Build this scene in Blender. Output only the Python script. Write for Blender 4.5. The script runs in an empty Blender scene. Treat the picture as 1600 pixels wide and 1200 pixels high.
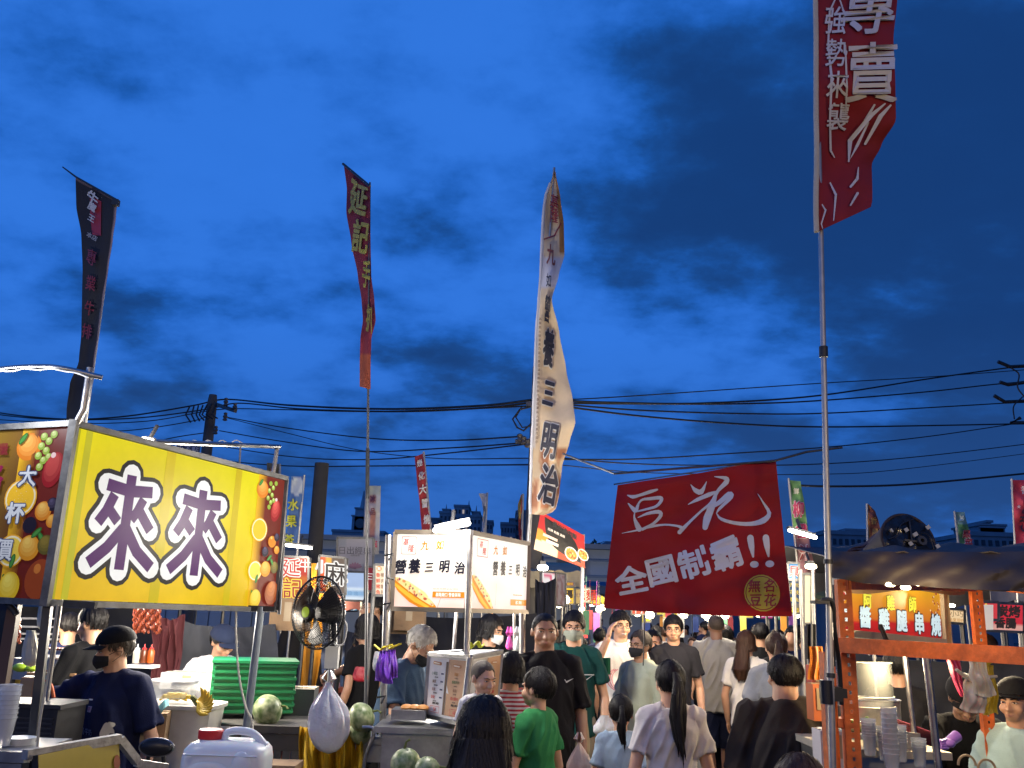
import bpy, bmesh, math, random
import numpy as np
from mathutils import Vector, Matrix, Euler, noise
from mathutils.bvhtree import BVHTree
S = bpy.context.scene
COL = S.collection
PI = math.pi
R = math.radians
random.seed(7)

# ------------------------------------------------------------ camera
CAMP = Vector((0, 0, 1.75))
PITCH, ROLL, FPX = R(14.4), R(2.0), 1400.0
cam_d = bpy.data.cameras.new('camera')
cam_d.sensor_width = 36.0
cam_d.lens = 36.0 * FPX / 1600.0
cam_d.clip_start = 0.05
cam_d.clip_end = 3000
cam = bpy.data.objects.new('camera', cam_d)
COL.objects.link(cam)
CROT = Matrix.Rotation(PI / 2 + PITCH, 3, 'X') @ Matrix.Rotation(ROLL, 3, 'Z')
cam.matrix_world = Matrix.Translation(CAMP) @ CROT.to_4x4()
S.camera = cam

# ------------------------------------------------------------ world
world = bpy.data.worlds.new('World')
S.world = world
world.use_nodes = True
nt = world.node_tree
nt.nodes.clear()
def N(t, **k):
    n = nt.nodes.new(t)
    for a, b in k.items():
        setattr(n, a, b)
    return n
def math_node(op, a, b=None, c=None):
    n = N('ShaderNodeMath', operation=op)
    for i, x in enumerate((a, b, c)):
        if x is None: continue
        if isinstance(x, (int, float)): n.inputs[i].default_value = x
        else: nt.links.new(x, n.inputs[i])
    return n.outputs[0]
sky = N('ShaderNodeTexSky', sky_type='NISHITA')
sky.sun_disc = False
sky.sun_elevation = R(2.0)
sky.sun_rotation = R(200)
tc = N('ShaderNodeTexCoord')
sep = N('ShaderNodeSeparateXYZ'); nt.links.new(tc.outputs['Generated'], sep.inputs[0])
zz = math_node('ADD', math_node('MAXIMUM', sep.outputs[2], 0.0), 0.30)
px = math_node('DIVIDE', sep.outputs[0], zz)
py = math_node('DIVIDE', sep.outputs[1], zz)
cmb = N('ShaderNodeCombineXYZ'); nt.links.new(px, cmb.inputs[0]); nt.links.new(py, cmb.inputs[1])
def cloud(scale, detail, rough, dist, off, stretch=(1, 1, 1)):
    mp = N('ShaderNodeMapping'); mp.inputs['Location'].default_value = off; mp.inputs['Scale'].default_value = stretch
    nt.links.new(cmb.outputs[0], mp.inputs[0])
    n = N('ShaderNodeTexNoise'); n.inputs['Scale'].default_value = scale; n.inputs['Detail'].default_value = detail
    n.inputs['Roughness'].default_value = rough; n.inputs['Distortion'].default_value = dist
    nt.links.new(mp.outputs[0], n.inputs['Vector'])
    return n.outputs['Fac']
c1 = cloud(1.0, 4, 0.5, 0.0, (3.3, 1.2, 0), (1, 1.25, 1))
c2 = cloud(3.0, 10, 0.56, 0.0, (0.4, 2.2, 0), (1, 1.15, 1))
c3 = cloud(8.5, 8, 0.6, 0.0, (4.4, 0.2, 0), (1, 1.2, 1))
mixc = math_node('ADD', math_node('ADD', math_node('MULTIPLY', c1, 0.50), math_node('MULTIPLY_ADD', c3, 0.14, math_node('MULTIPLY', c2, 0.36))), math_node('MULTIPLY', sep.outputs[0], -0.09))
ramp = N('ShaderNodeValToRGB')
cr = ramp.color_ramp
cr.interpolation = 'B_SPLINE'
cr.elements[0].position = 0.32; cr.elements[0].color = (0.006, 0.045, 0.19, 1)
cr.elements[1].position = 0.64; cr.elements[1].color = (0.032, 0.195, 0.78, 1)
for p_, c_ in ((0.41, (0.0075, 0.065, 0.27, 1)), (0.47, (0.010, 0.105, 0.46, 1)), (0.54, (0.020, 0.150, 0.64, 1))):
    e = cr.elements.new(p_); e.color = c_
mixc = math_node('MULTIPLY_ADD', mixc, 2.3, -0.645)
def bank(x, y, inner, amount):
    # a broad bank of darker (or thinner, brighter) cloud in one quarter of the sky
    global mixc
    v = (CROT @ Vector(((x - 800) / FPX, -(y - 600) / FPX, -1.0))).normalized()
    d = N('ShaderNodeVectorMath', operation='DOT_PRODUCT'); nt.links.new(tc.outputs['Generated'], d.inputs[0]); d.inputs[1].default_value = v
    m = N('ShaderNodeMapRange', interpolation_type='SMOOTHERSTEP'); nt.links.new(d.outputs['Value'], m.inputs['Value']); m.inputs['From Min'].default_value = inner; m.inputs['To Min'].default_value = 0; m.inputs['To Max'].default_value = amount
    mixc = math_node('ADD', mixc, m.outputs[0])
bank(1350, 420, .945, -.06); bank(1050, 330, .985, -.05); bank(180, 480, .93, .07); bank(620, 130, .97, .06); bank(250, 60, .985, -.05); bank(800, 760, .97, -.03)
nt.links.new(mixc, ramp.inputs[0])
# paler, greyer band of dusk light low over the horizon
hz = N('ShaderNodeMapRange'); hz.inputs['From Min'].default_value = 0.0; hz.inputs['From Max'].default_value = 0.30
hz.inputs['To Min'].default_value = 0.75; hz.inputs['To Max'].default_value = 0.0; hz.clamp = True
nt.links.new(sep.outputs[2], hz.inputs['Value'])
mx = N('ShaderNodeMix', data_type='RGBA'); nt.links.new(hz.outputs[0], mx.inputs['Factor'])
nt.links.new(ramp.outputs[0], mx.inputs['A']); mx.inputs['B'].default_value = (0.020, 0.088, 0.300, 1)
bg1 = N('ShaderNodeBackground'); bg1.inputs['Strength'].default_value = 0.95
nt.links.new(mx.outputs['Result'], bg1.inputs['Color'])
bg2 = N('ShaderNodeBackground'); bg2.inputs['Strength'].default_value = 0.0025
nt.links.new(sky.outputs[0], bg2.inputs['Color'])
ad = N('ShaderNodeAddShader'); nt.links.new(bg1.outputs[0], ad.inputs[0]); nt.links.new(bg2.outputs[0], ad.inputs[1])
wo = N('ShaderNodeOutputWorld'); nt.links.new(ad.outputs[0], wo.inputs['Surface'])

# the last daylight: very weak, low, soft
sun_d = bpy.data.lights.new('sun', 'SUN'); sun_d.energy = 0.03; sun_d.angle = R(25); sun_d.color = (0.75, 0.85, 1.0)
sun = bpy.data.objects.new('sun', sun_d); COL.objects.link(sun); sun.rotation_euler = (R(70), 0, R(-20))

S.view_settings.view_transform = 'Standard'
S.view_settings.look = 'None'
S.view_settings.exposure = 0.0
S.view_settings.gamma = 1.0
S.view_settings.use_curve_mapping = False
S.cycles.use_denoising = True
S.cycles.max_bounces = 6
S.cycles.transparent_max_bounces = 16
S.cycles.sample_clamp_indirect = 4.0
S.cycles.caustics_reflective = False
S.cycles.caustics_refractive = False

# ------------------------------------------------------------ placing
def W(x, y, d):
    """world point seen at pixel (x, y) of the 1600x1200 photo, d metres ahead of the camera along the aisle"""
    v = CROT @ Vector(((x - 800) / FPX, -(y - 600) / FPX, -1.0))
    return CAMP + v * (d / v.y)
def PXM(x, y, d):
    v = CROT @ Vector(((x - 800) / FPX, -(y - 600) / FPX, -1.0))
    return FPX / (d / v.y)
def ground(x, d, z=0.0, y=1000):
    p = W(x, y, d); p.z = z; return p

# ------------------------------------------------------------ materials
MATS = {}
def M(name, col=(0.5, 0.5, 0.5), rough=0.6, metal=0.0, bump=0.0, bscale=60.0, var=0.12, vscale=6.0, emit=None, es=1.0,
      trans=0.0, sss=0.0, alpha=1.0, spec=0.5, coat=0.0, sheen=0.0, dim=1.0):
    if name in MATS: return MATS[name]
    m = bpy.data.materials.new(name); m.use_nodes = True
    t = m.node_tree; b = t.nodes['Principled BSDF']; L = t.links
    tcn = t.nodes.new('ShaderNodeTexCoord')
    if isinstance(col, str):
        at = t.nodes.new('ShaderNodeAttribute'); at.attribute_name = 'Col'; src = at.outputs['Color']
    else:
        rg = t.nodes.new('ShaderNodeRGB'); rg.outputs[0].default_value = (*col, 1); src = rg.outputs[0]
    if var > 0:
        ns = t.nodes.new('ShaderNodeTexNoise'); ns.inputs['Scale'].default_value = vscale; ns.inputs['Detail'].default_value = 6
        ns.inputs['Roughness'].default_value = 0.65
        L.new(tcn.outputs['Object'], ns.inputs['Vector'])
        mr = t.nodes.new('ShaderNodeMapRange'); mr.inputs['From Min'].default_value = 0.3; mr.inputs['From Max'].default_value = 0.7
        mr.inputs['To Min'].default_value = 1 - var; mr.inputs['To Max'].default_value = 1 + var
        L.new(ns.outputs['Fac'], mr.inputs['Value'])
        mu = t.nodes.new('ShaderNodeVectorMath'); mu.operation = 'SCALE'
        L.new(src, mu.inputs[0]); L.new(mr.outputs[0], mu.inputs['Scale']); src2 = mu.outputs[0]
        rr = t.nodes.new('ShaderNodeMapRange'); rr.inputs['To Min'].default_value = max(0.02, rough - 0.5 * var); rr.inputs['To Max'].default_value = min(1, rough + 0.5 * var)
        L.new(ns.outputs['Fac'], rr.inputs['Value']); L.new(rr.outputs[0], b.inputs['Roughness'])
    else:
        src2 = src; b.inputs['Roughness'].default_value = rough
    if dim < 1:
        dm = t.nodes.new('ShaderNodeVectorMath'); dm.operation = 'SCALE'; dm.inputs['Scale'].default_value = dim; L.new(src2, dm.inputs[0]); L.new(dm.outputs[0], b.inputs['Base Color'])
    else: L.new(src2, b.inputs['Base Color'])
    b.inputs['Metallic'].default_value = metal
    b.inputs['Specular IOR Level'].default_value = spec
    b.inputs['Transmission Weight'].default_value = trans
    b.inputs['Coat Weight'].default_value = coat
    b.inputs['Sheen Weight'].default_value = sheen
    b.inputs['Alpha'].default_value = alpha
    if sss:
        b.inputs['Subsurface Weight'].default_value = sss; b.inputs['Subsurface Scale'].default_value = 0.01
        b.inputs['Subsurface Radius'].default_value = (1.0, 0.35, 0.2)
    if bump > 0:
        nb = t.nodes.new('ShaderNodeTexNoise'); nb.inputs['Scale'].default_value = bscale; nb.inputs['Detail'].default_value = 5
        L.new(tcn.outputs['Object'], nb.inputs['Vector'])
        bp = t.nodes.new('ShaderNodeBump'); bp.inputs['Strength'].default_value = bump; bp.inputs['Distance'].default_value = 0.01
        L.new(nb.outputs['Fac'], bp.inputs['Height']); L.new(bp.outputs[0], b.inputs['Normal'])
    if emit is not None:
        if emit == 'same': L.new(src2, b.inputs['Emission Color'])
        else: b.inputs['Emission Color'].default_value = (*emit, 1)
        b.inputs['Emission Strength'].default_value = es
    MATS[name] = m
    return m
def sheer(name, col, alpha, rough=0.3):
    """thin film, half see-through"""
    return M(name, col, rough=rough, alpha=alpha, var=0.15, bump=0.4, bscale=30)

steel = M('brushed steel', (0.32, 0.32, 0.33), 0.36, 1.0, bump=0.05, bscale=90, var=0.25, vscale=14)
steel_dull = M('dull galvanised steel', (0.13, 0.13, 0.13), 0.5, 0.9, bump=0.1, bscale=50, var=0.3, vscale=18)
pole_metal = M('aluminium pole', (0.40, 0.39, 0.37), 0.42, 0.7, var=0.15, vscale=20)
dark_metal = M('dark painted metal', (0.03, 0.03, 0.032), 0.45, 0.3, var=0.3, vscale=30)
black_plastic = M('black plastic', (0.015, 0.015, 0.017), 0.4, var=0.3, vscale=20)
black_cloth = M('black cloth', (0.018, 0.018, 0.022), 0.9, bump=0.3, bscale=12, var=0.3)
white_plastic = M('white plastic', (0.72, 0.72, 0.70), 0.45, var=0.06)
rubber = M('cable rubber', (0.012, 0.012, 0.014), 0.6, var=0.2)
ink = M('printed ink', 'Col', 0.55, var=0.05, vscale=25)
ink_gloss = M('printed vinyl', 'Col', 0.35, var=0.06, vscale=10, bump=0.06, bscale=6)
cloth_ink = M('printed flag cloth', 'Col', 0.85, var=0.12, vscale=5, bump=0.15, bscale=14)
backlit = M('backlit printed film', 'Col', 0.35, var=0.12, vscale=2.2, emit='same', es=0.90, dim=0.22, spec=0.15)
backlit_dim = M('weakly backlit printed film', 'Col', 0.35, var=0.15, vscale=3, emit='same', es=0.28, dim=0.35, spec=0.15)
backlit_hot = M('bright backlit printed film', 'Col', 0.35, var=0.07, vscale=2.6, emit='same', es=0.99, dim=0.20, spec=0.15)
lamp_glow = M('glowing lamp tube', (1, 1, 1), 0.5, var=0, emit=(1.0, 0.96, 0.86), es=14)
bulb_glow = M('glowing warm bulb', (1, 1, 1), 0.5, var=0, emit=(1.0, 0.83, 0.5), es=16)
window_glow = M('lit window', (0.5, 0.5, 0.5), 0.5, var=0.3, vscale=0.3, emit=(1.0, 0.8, 0.5), es=0.35)

# ------------------------------------------------------------ mesh builder
class MB:
    def __init__(s): s.v = []; s.f = []; s.c = []; s.cc = (0.5, 0.5, 0.5)
    def col(s, c): s.cc = c; return s
    def add(s, vs, fs):
        o = len(s.v); s.v.extend(tuple(p) for p in vs); s.c.extend([s.cc] * len(vs)); s.f.extend(tuple(i + o for i in f) for f in fs)
        return s
    def box(s, c, size, rot=None, ax=None):
        c = Vector(c); h = [x / 2 for x in size]
        P = [Vector((sx * h[0], sy * h[1], sz * h[2])) for sz in (-1, 1) for sy in (-1, 1) for sx in (-1, 1)]
        if rot is not None: P = [rot @ p for p in P]
        return s.add([c + p for p in P], [(0, 2, 3, 1), (4, 5, 7, 6), (0, 1, 5, 4), (2, 6, 7, 3), (0, 4, 6, 2), (1, 3, 7, 5)])
    def bar(s, a, b, w, t, up=(0, 0, 1)):
        a = Vector(a); b = Vector(b); d = (b - a); L = d.length; d.normalize()
        x = d.cross(Vector(up));
        if x.length < 1e-4: x = d.cross(Vector((1, 0, 0)))
        x.normalize(); y = x.cross(d)
        m = Matrix((x, d, y)).transposed()
        return s.box((a + b) / 2, (w, L, t), m)
    def tube(s, pts, r, n=8, cap=True):
        pts = [Vector(p) for p in pts]; k = len(pts)
        rs = r if isinstance(r, (list, tuple)) else [r] * k
        vs = []; fs = []; prev = None
        for i, p in enumerate(pts):
            t = (pts[min(i + 1, k - 1)] - pts[max(i - 1, 0)])
            if t.length < 1e-9: t = Vector((0, 0, 1))
            t.normalize()
            if prev is None:
                a = t.cross(Vector((0, 0, 1)));
                if a.length < 1e-3: a = t.cross(Vector((1, 0, 0)))
            else:
                a = prev - t * prev.dot(t)
            a.normalize(); prev = a; b = t.cross(a)
            rr = rs[i]; ra, rb = rr if isinstance(rr, tuple) else (rr, rr)
            for j in range(n):
                an = 2 * PI * j / n
                vs.append(p + a * (math.cos(an) * ra) + b * (math.sin(an) * rb))
        for i in range(k - 1):
            for j in range(n):
                j2 = (j + 1) % n
                fs.append((i * n + j, i * n + j2, (i + 1) * n + j2, (i + 1) * n + j))
        if cap:
            fs.append(tuple(range(n - 1, -1, -1))); fs.append(tuple((k - 1) * n + j for j in range(n)))
        return s.add(vs, fs)
    def limb(s, pts, rs, n=12):
        """tube with rounded ends"""
        pts = [Vector(p) for p in pts]
        d0 = (pts[0] - pts[1]).normalized(); d1 = (pts[-1] - pts[-2]).normalized()
        f = lambda r, k: tuple(x * k for x in r) if isinstance(r, tuple) else r * k
        m0 = min(rs[0]) if isinstance(rs[0], tuple) else rs[0]; m1 = min(rs[-1]) if isinstance(rs[-1], tuple) else rs[-1]
        P = [pts[0] + d0 * m0 * .95, pts[0] + d0 * m0 * .7] + pts + [pts[-1] + d1 * m1 * .7, pts[-1] + d1 * m1 * .95]
        Q = [f(rs[0], .3), f(rs[0], .72)] + list(rs) + [f(rs[-1], .72), f(rs[-1], .3)]
        return s.tube(P, Q, n)
    def ell(s, c, r, rot=None, n=12, m=8):
        c = Vector(c); vs = []; fs = []
        for i in range(m + 1):
            th = PI * i / m
            for j in range(n):
                ph = 2 * PI * j / n
                p = Vector((r[0] * math.sin(th) * math.cos(ph), r[1] * math.sin(th) * math.sin(ph), r[2] * math.cos(th)))
                if rot is not None: p = rot @ p
                vs.append(c + p)
        for i in range(m):
            for j in range(n):
                j2 = (j + 1) % n
                fs.append((i * n + j, (i + 1) * n + j, (i + 1) * n + j2, i * n + j2))
        return s.add(vs, fs)
    def lathe(s, prof, c=(0, 0, 0), n=20, rot=None):
        c = Vector(c); vs = []; fs = []
        for r, z in prof:
            for j in range(n):
                an = 2 * PI * j / n; p = Vector((r * math.cos(an), r * math.sin(an), z))
                if rot is not None: p = rot @ p
                vs.append(c + p)
        k = len(prof)
        for i in range(k - 1):
            for j in range(n):
                j2 = (j + 1) % n; fs.append((i * n + j, i * n + j2, (i + 1) * n + j2, (i + 1) * n + j))
        if prof[0][0] > 1e-6: fs.append(tuple(range(n - 1, -1, -1)))
        if prof[-1][0] > 1e-6: fs.append(tuple((k - 1) * n + j for j in range(n)))
        return s.add(vs, fs)
    def grid(s, fn, nu, nv, thick=0.0):
        vs = []; fs = []
        for j in range(nv + 1):
            for i in range(nu + 1):
                vs.append(Vector(fn(i / nu, j / nv)))
        w = nu + 1
        for j in range(nv):
            for i in range(nu):
                fs.append((j * w + i, (j + 1) * w + i, (j + 1) * w + i + 1, j * w + i + 1))
        if thick:
            # offset along local normal
            nrm = []
            for j in range(nv + 1):
                for i in range(nu + 1):
                    a = vs[j * w + min(i + 1, nu)] - vs[j * w + max(i - 1, 0)]
                    b = vs[min(j + 1, nv) * w + i] - vs[max(j - 1, 0) * w + i]
                    q = b.cross(a);
                    nrm.append(q.normalized() if q.length > 1e-9 else Vector((0, -1, 0)))
            o = len(vs)
            vs = vs + [v - q * -1 * -thick for v, q in zip(vs, nrm)]
            back = [(f[3] + o, f[2] + o, f[1] + o, f[0] + o) for f in fs]
            rim = []
            ring = [i for i in range(w)] + [j * w + nu for j in range(1, nv + 1)] + [nv * w + i for i in range(nu - 1, -1, -1)] + [j * w for j in range(nv - 1, 0, -1)]
            for k in range(len(ring)):
                a, b = ring[k], ring[(k + 1) % len(ring)]
                rim.append((a, b, b + o, a + o))
            fs = fs + back + rim
        return s.add(vs, fs)
    def quad(s, a, b, c, d): return s.add([a, b, c, d], [(0, 1, 2, 3)])
    def mesh(s, name, mat, smooth=True, origin=Vector((0, 0, 0))):
        me = bpy.data.meshes.new(name)
        vs = np.array(s.v, dtype=np.float64).reshape(-1, 3) - np.array(origin)
        me.from_pydata(vs.tolist(), [], s.f)
        if mat is not None: me.materials.append(mat)
        ca = me.color_attributes.new('Col', 'FLOAT_COLOR', 'POINT')
        ca.data.foreach_set('color', np.concatenate([np.array(s.c, dtype=np.float32).reshape(-1, 3), np.ones((len(s.c), 1), dtype=np.float32)], 1).ravel())
        if smooth:
            me.polygons.foreach_set('use_smooth', [True] * len(me.polygons))
            try: me.set_sharp_from_angle(angle=R(38))
            except Exception: pass
        me.update()
        return me
    def build(s, name, mat, parent=None, smooth=True, label=None, cat=None, group=None, kind=None, at=None):
        if parent is not None:
            o_ = Vector((0, 0, 0)); q = parent
            while q is not None: o_ += q.location; q = q.parent
        else:
            if at is not None: o_ = Vector(at)
            else:
                a = np.array(s.v); o_ = Vector(((a[:, 0].min() + a[:, 0].max()) / 2, (a[:, 1].min() + a[:, 1].max()) / 2, a[:, 2].min()))
        me = s.mesh(name, mat, smooth, o_)
        o = bpy.data.objects.new(name, me); COL.objects.link(o)
        if parent is not None: o.parent = parent
        else: o.location = o_
        return tag(o, label, cat, group, kind)
def tag(o, label=None, cat=None, group=None, kind=None):
    if label: o['label'] = label
    if cat: o['category'] = cat
    if group: o['group'] = group
    if kind: o['kind'] = kind
    return o
def thing(name, label, cat, loc=(0, 0, 0), group=None):
    o = bpy.data.objects.new(name, None); o.empty_display_size = 0.1; COL.objects.link(o); o.location = Vector(loc)
    return tag(o, label, cat, group)
def copy_tree(o, parent=None):
    c = o.copy(); COL.objects.link(c); c.parent = parent
    for ch in [x for x in o.children]: copy_tree(ch, c)
    return c
LIGHTS = []
def light(loc, e, size=0.06, col=(1.0, 0.86, 0.68), name='lamp_light', kind='POINT', spot=None, aim=None):
    d = bpy.data.lights.new(name, kind); d.energy = e; d.color = col
    if kind == 'AREA': d.size = size
    else: d.shadow_soft_size = size
    o = bpy.data.objects.new(name, d); COL.objects.link(o); o.location = loc
    if aim is not None:
        o.rotation_euler = (Vector(aim) - Vector(loc)).to_track_quat('-Z', 'Y').to_euler()
    return o

# ------------------------------------------------------------ printed things
GL = {}
def glyph(sx, off=0.0):
    k = (sx, off)
    if k not in GL:
        c = bpy.data.curves.new('t', 'FONT'); c.body = sx; c.offset = off; c.resolution_u = 2; c.align_x = 'CENTER'
        o = bpy.data.objects.new('t', c); m = bpy.data.meshes.new_from_object(o)
        P = np.array([v.co[:2] for v in m.vertices]) if len(m.vertices) else np.zeros((0, 2))
        F = [tuple(p.vertices) for p in m.polygons]
        if len(P):
            base = GL[(sx, 0.0)][2] if (sx, 0.0) in GL else ((P.min(0) + P.max(0)) / 2)
            P = P - base
        else: base = np.zeros(2)
        bpy.data.objects.remove(o); bpy.data.curves.remove(c); bpy.data.meshes.remove(m)
        GL[k] = (P, F, base)
    return GL[k]
class Panel:
    """flat (bilinear) board given by its four world corners TL, TR, BR, BL; h lifts toward the reader"""
    def __init__(s, tl, tr, br, bl):
        s.c = [Vector(p) for p in (tl, tr, br, bl)]
        s.W = ((s.c[1] - s.c[0]).length + (s.c[2] - s.c[3]).length) / 2
        s.H = ((s.c[3] - s.c[0]).length + (s.c[2] - s.c[1]).length) / 2
        n = (s.c[3] - s.c[0]).cross(s.c[1] - s.c[0]); n.normalize(); s.n = n
    def at(s, u, v, h=0.0):
        a, b, c, d = s.c
        return (a * (1 - u) + b * u) * (1 - v) + (d * (1 - u) + c * u) * v + s.n * h
def box_panel(mb, P, t, u0=0, v0=0, u1=1, v1=1, front=0.0):
    vs = [P.at(u, v, h) for h in (front, front - t) for u, v in ((u0, v0), (u1, v0), (u1, v1), (u0, v1))]
    mb.add(vs, [(0, 3, 2, 1), (4, 5, 6, 7), (0, 1, 5, 4), (1, 2, 6, 5), (2, 3, 7, 6), (3, 0, 4, 7)])
HK = [0]
def hk():
    HK[0] = (HK[0] + 1) % 12
    return HK[0] * 0.00012
def thick(off):
    """pen offsets that thicken a glyph by off without tearing it"""
    if off < .008: return [(0, 0)]
    n = 4 if off < .03 else 8
    return [(0, 0)] + [(off * math.cos(2 * PI * (i + .5) / n), off * math.sin(2 * PI * (i + .5) / n)) for i in range(n)]
def text(mb, P, s, u, v, size, col, off=0.0, h=0.003, sx=1.0, rot=0.0, shear=0.0):
    """size = glyph height as a fraction of the panel height"""
    pts, F, _ = glyph(s, 0.0)
    if not len(pts): return
    k = size * P.H / 0.92
    cr_, sr = math.cos(rot), math.sin(rot)
    for ox, oy in thick(off):
        hh = h + hk(); out = []
        for x, y in pts:
            X = (x + ox + shear * y) * k * sx; Y = (y + oy) * k
            X, Y = X * cr_ - Y * sr, X * sr + Y * cr_
            out.append(P.at(u + X / P.W, v - Y / P.H, hh))
        mb.col(col).add(out, [tuple(reversed(f)) for f in F])
def vtext(mb, P, s, u, v0, v1, size, col, **k):
    n = len(s)
    for i, ch in enumerate(s):
        text(mb, P, ch, u, v0 + (v1 - v0) * (i / (n - 1) if n > 1 else 0.5), size, col, **k)
def disc(mb, P, u, v, ru, rv, col, h=0.002, n=22, rot=0.0, a0=0, a1=2 * PI, wob=0.0):
    """ellipse with radii in panel heights"""
    hh = h + hk(); vs = [P.at(u, v, hh)]
    for i in range(n + 1):
        a = a0 + (a1 - a0) * i / n; w_ = 1 + wob * math.sin(3 * a + u * 40)
        x, y = math.cos(a) * ru * w_, math.sin(a) * rv * w_
        X, Y = x * math.cos(rot) - y * math.sin(rot), x * math.sin(rot) + y * math.cos(rot)
        vs.append(P.at(u + X * P.H / P.W, v + Y, hh))
    mb.col(col).add(vs, [(0, i + 2, i + 1) if True else () for i in range(n)])
def rect(mb, P, u0, v0, u1, v1, col, h=0.0015, nu=1, nv=1):
    hh = h + hk()
    mb.col(col).grid(lambda a, b: P.at(u0 + (u1 - u0) * a, v0 + (v1 - v0) * b, hh), nu, nv)
def frame_rect(mb, P, u0, v0, u1, v1, t, col, h=0.002):
    tu = t * P.H / P.W
    rect(mb, P, u0, v0, u1, v0 + t, col, h); rect(mb, P, u0, v1 - t, u1, v1, col, h)
    rect(mb, P, u0, v0, u0 + tu, v1, col, h); rect(mb, P, u1 - tu, v0, u1, v1, col, h)
def stroke(mb, P, pts, ws, col, h=0.003, box=(0, 0, 1, 1), k=1.0, ends=True):
    """brush stroke: pts in the unit square of box (u0,v0,u1,v1); widths in panel heights"""
    u0, v0, u1, v1 = box; ws = [w * k for w in (ws if isinstance(ws, (list, tuple)) else [ws] * len(pts))]
    Q = [((u0 + (u1 - u0) * x) * P.W, (v0 + (v1 - v0) * y) * P.H) for x, y in pts]
    ww = [w * P.H for w in ws]
    mb.col(col); hh = h
    def put(poly):
        nonlocal hh
        hh += 0.00008
        A = sum(poly[i][0] * poly[(i + 1) % len(poly)][1] - poly[(i + 1) % len(poly)][0] * poly[i][1] for i in range(len(poly)))
        if A > 0: poly = poly[::-1]
        mb.add([P.at(x / P.W, y / P.H, hh) for x, y in poly], [tuple(range(len(poly)))])
    L_, R_ = [], []
    for i, (x, y) in enumerate(Q):
        a = Q[max(i - 1, 0)]; b = Q[min(i + 1, len(Q) - 1)]
        dx, dy = b[0] - a[0], b[1] - a[1]; l = math.hypot(dx, dy) or 1; nx, ny = -dy / l, dx / l
        w = ww[i] / 2; L_.append((x + nx * w, y + ny * w)); R_.append((x - nx * w, y - ny * w))
    for i in range(len(Q) - 1): put([L_[i], L_[i + 1], R_[i + 1], R_[i]])
    for i, (x, y) in enumerate(Q):
        if (ends or 0 < i < len(Q) - 1) and ww[i] > 0:
            put([(x + math.cos(a) * ww[i] / 2, y + math.sin(a) * ww[i] / 2) for a in [2 * PI * j / 12 for j in range(12)]])

def lerp(a, b, t): return a + (b - a) * t
def interp(tab, v):
    if v <= tab[0][0]: return tab[0][1:]
    for a, b in zip(tab, tab[1:]):
        if v <= b[0]:
            t = (v - a[0]) / (b[0] - a[0]); t = t * t * (3 - 2 * t) * .5 + t * .5
            return tuple(lerp(x, y, t) for x, y in zip(a[1:], b[1:]))
    return tab[-1][1:]
class Flag:
    """cloth hung on a pole: rows (y, x_left, x_right[, dl, dr]) traced in the photo, dl/dr = metres the edges stand off the depth d"""
    def __init__(s, rows, d, wave=0.03, ytop=None):
        s.rows = rows; s.d = d; s.wave = wave; s.y0 = rows[0][0]; s.y1 = rows[-1][0]
        n = len(rows) // 2
        a, b = s.raw(0, .5), s.raw(1, .5); s.W = (b - a).length; s.H = (s.raw(.5, 0) - s.raw(.5, 1)).length
    def raw(s, u, v):
        y = s.y0 + (s.y1 - s.y0) * v
        r = interp(s.rows, y); xl, xr = r[0], r[1]
        dl, dr = (r[2], r[3]) if len(r) > 3 else (0, 0)
        sk = interp(s.rows, y)[4] if len(r) > 4 else 0
        return W(lerp(xl, xr, u), y + sk * (u - .5), s.d + lerp(dl, dr, u) + s.wave * (math.sin(v * 10 + u * 3) + .35 * math.sin(v * 27 - u * 6)) * math.sin(PI * u))
    def at(s, u, v, h=0.0):
        return s.raw(u, v) + Vector((0, -1, 0)) * h
def cloth(mb, F, col=None, nu=10, nv=40, thick=0.003):
    if callable(col):
        # colours by uv
        o = len(mb.v); mb.grid(lambda a, b: F.at(a, b), nu, nv)
        i = o
        for j in range(nv + 1):
            for k in range(nu + 1):
                mb.c[i] = col(k / nu, j / nv); i += 1
        o = len(mb.v); mb.grid(lambda a, b: F.at(1 - a, b, -thick), nu, nv)
        i = o
        for j in range(nv + 1):
            for k in range(nu + 1):
                mb.c[i] = col(1 - k / nu, j / nv); i += 1
    else:
        if col is not None: mb.col(col)
        mb.grid(lambda a, b: F.at(a, b), nu, nv); mb.grid(lambda a, b: F.at(1 - a, b, -thick), nu, nv)
# ============================================================ people
def remeshed(mb, voxel, smooth=2, fold=None, decimate=None):
    """one continuous skin over overlapping closed volumes, returned as a mesh"""
    me = bpy.data.meshes.new('tmp'); me.from_pydata([tuple(p) for p in mb.v], [], mb.f); me.update()
    o = bpy.data.objects.new('tmp', me); COL.objects.link(o)
    r = o.modifiers.new('r', 'REMESH'); r.mode = 'VOXEL'; r.voxel_size = voxel
    if smooth:
        q = o.modifiers.new('s', 'SMOOTH'); q.iterations = smooth; q.factor = 0.5
    dg = bpy.context.evaluated_depsgraph_get()
    m2 = bpy.data.meshes.new_from_object(o.evaluated_get(dg), depsgraph=dg)
    bpy.data.objects.remove(o); bpy.data.meshes.remove(me)
    if fold:
        n = len(m2.vertices); co = np.empty(n * 3); m2.vertices.foreach_get('co', co); co = co.reshape(-1, 3)
        no = np.empty(n * 3); m2.vertex_normals.foreach_get('vector', no); no = no.reshape(-1, 3)
        co = co + no * fold(co)[:, None]
        m2.vertices.foreach_set('co', co.ravel())
    m2.polygons.foreach_set('use_smooth', [True] * len(m2.polygons)); m2.update()
    return m2
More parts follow.
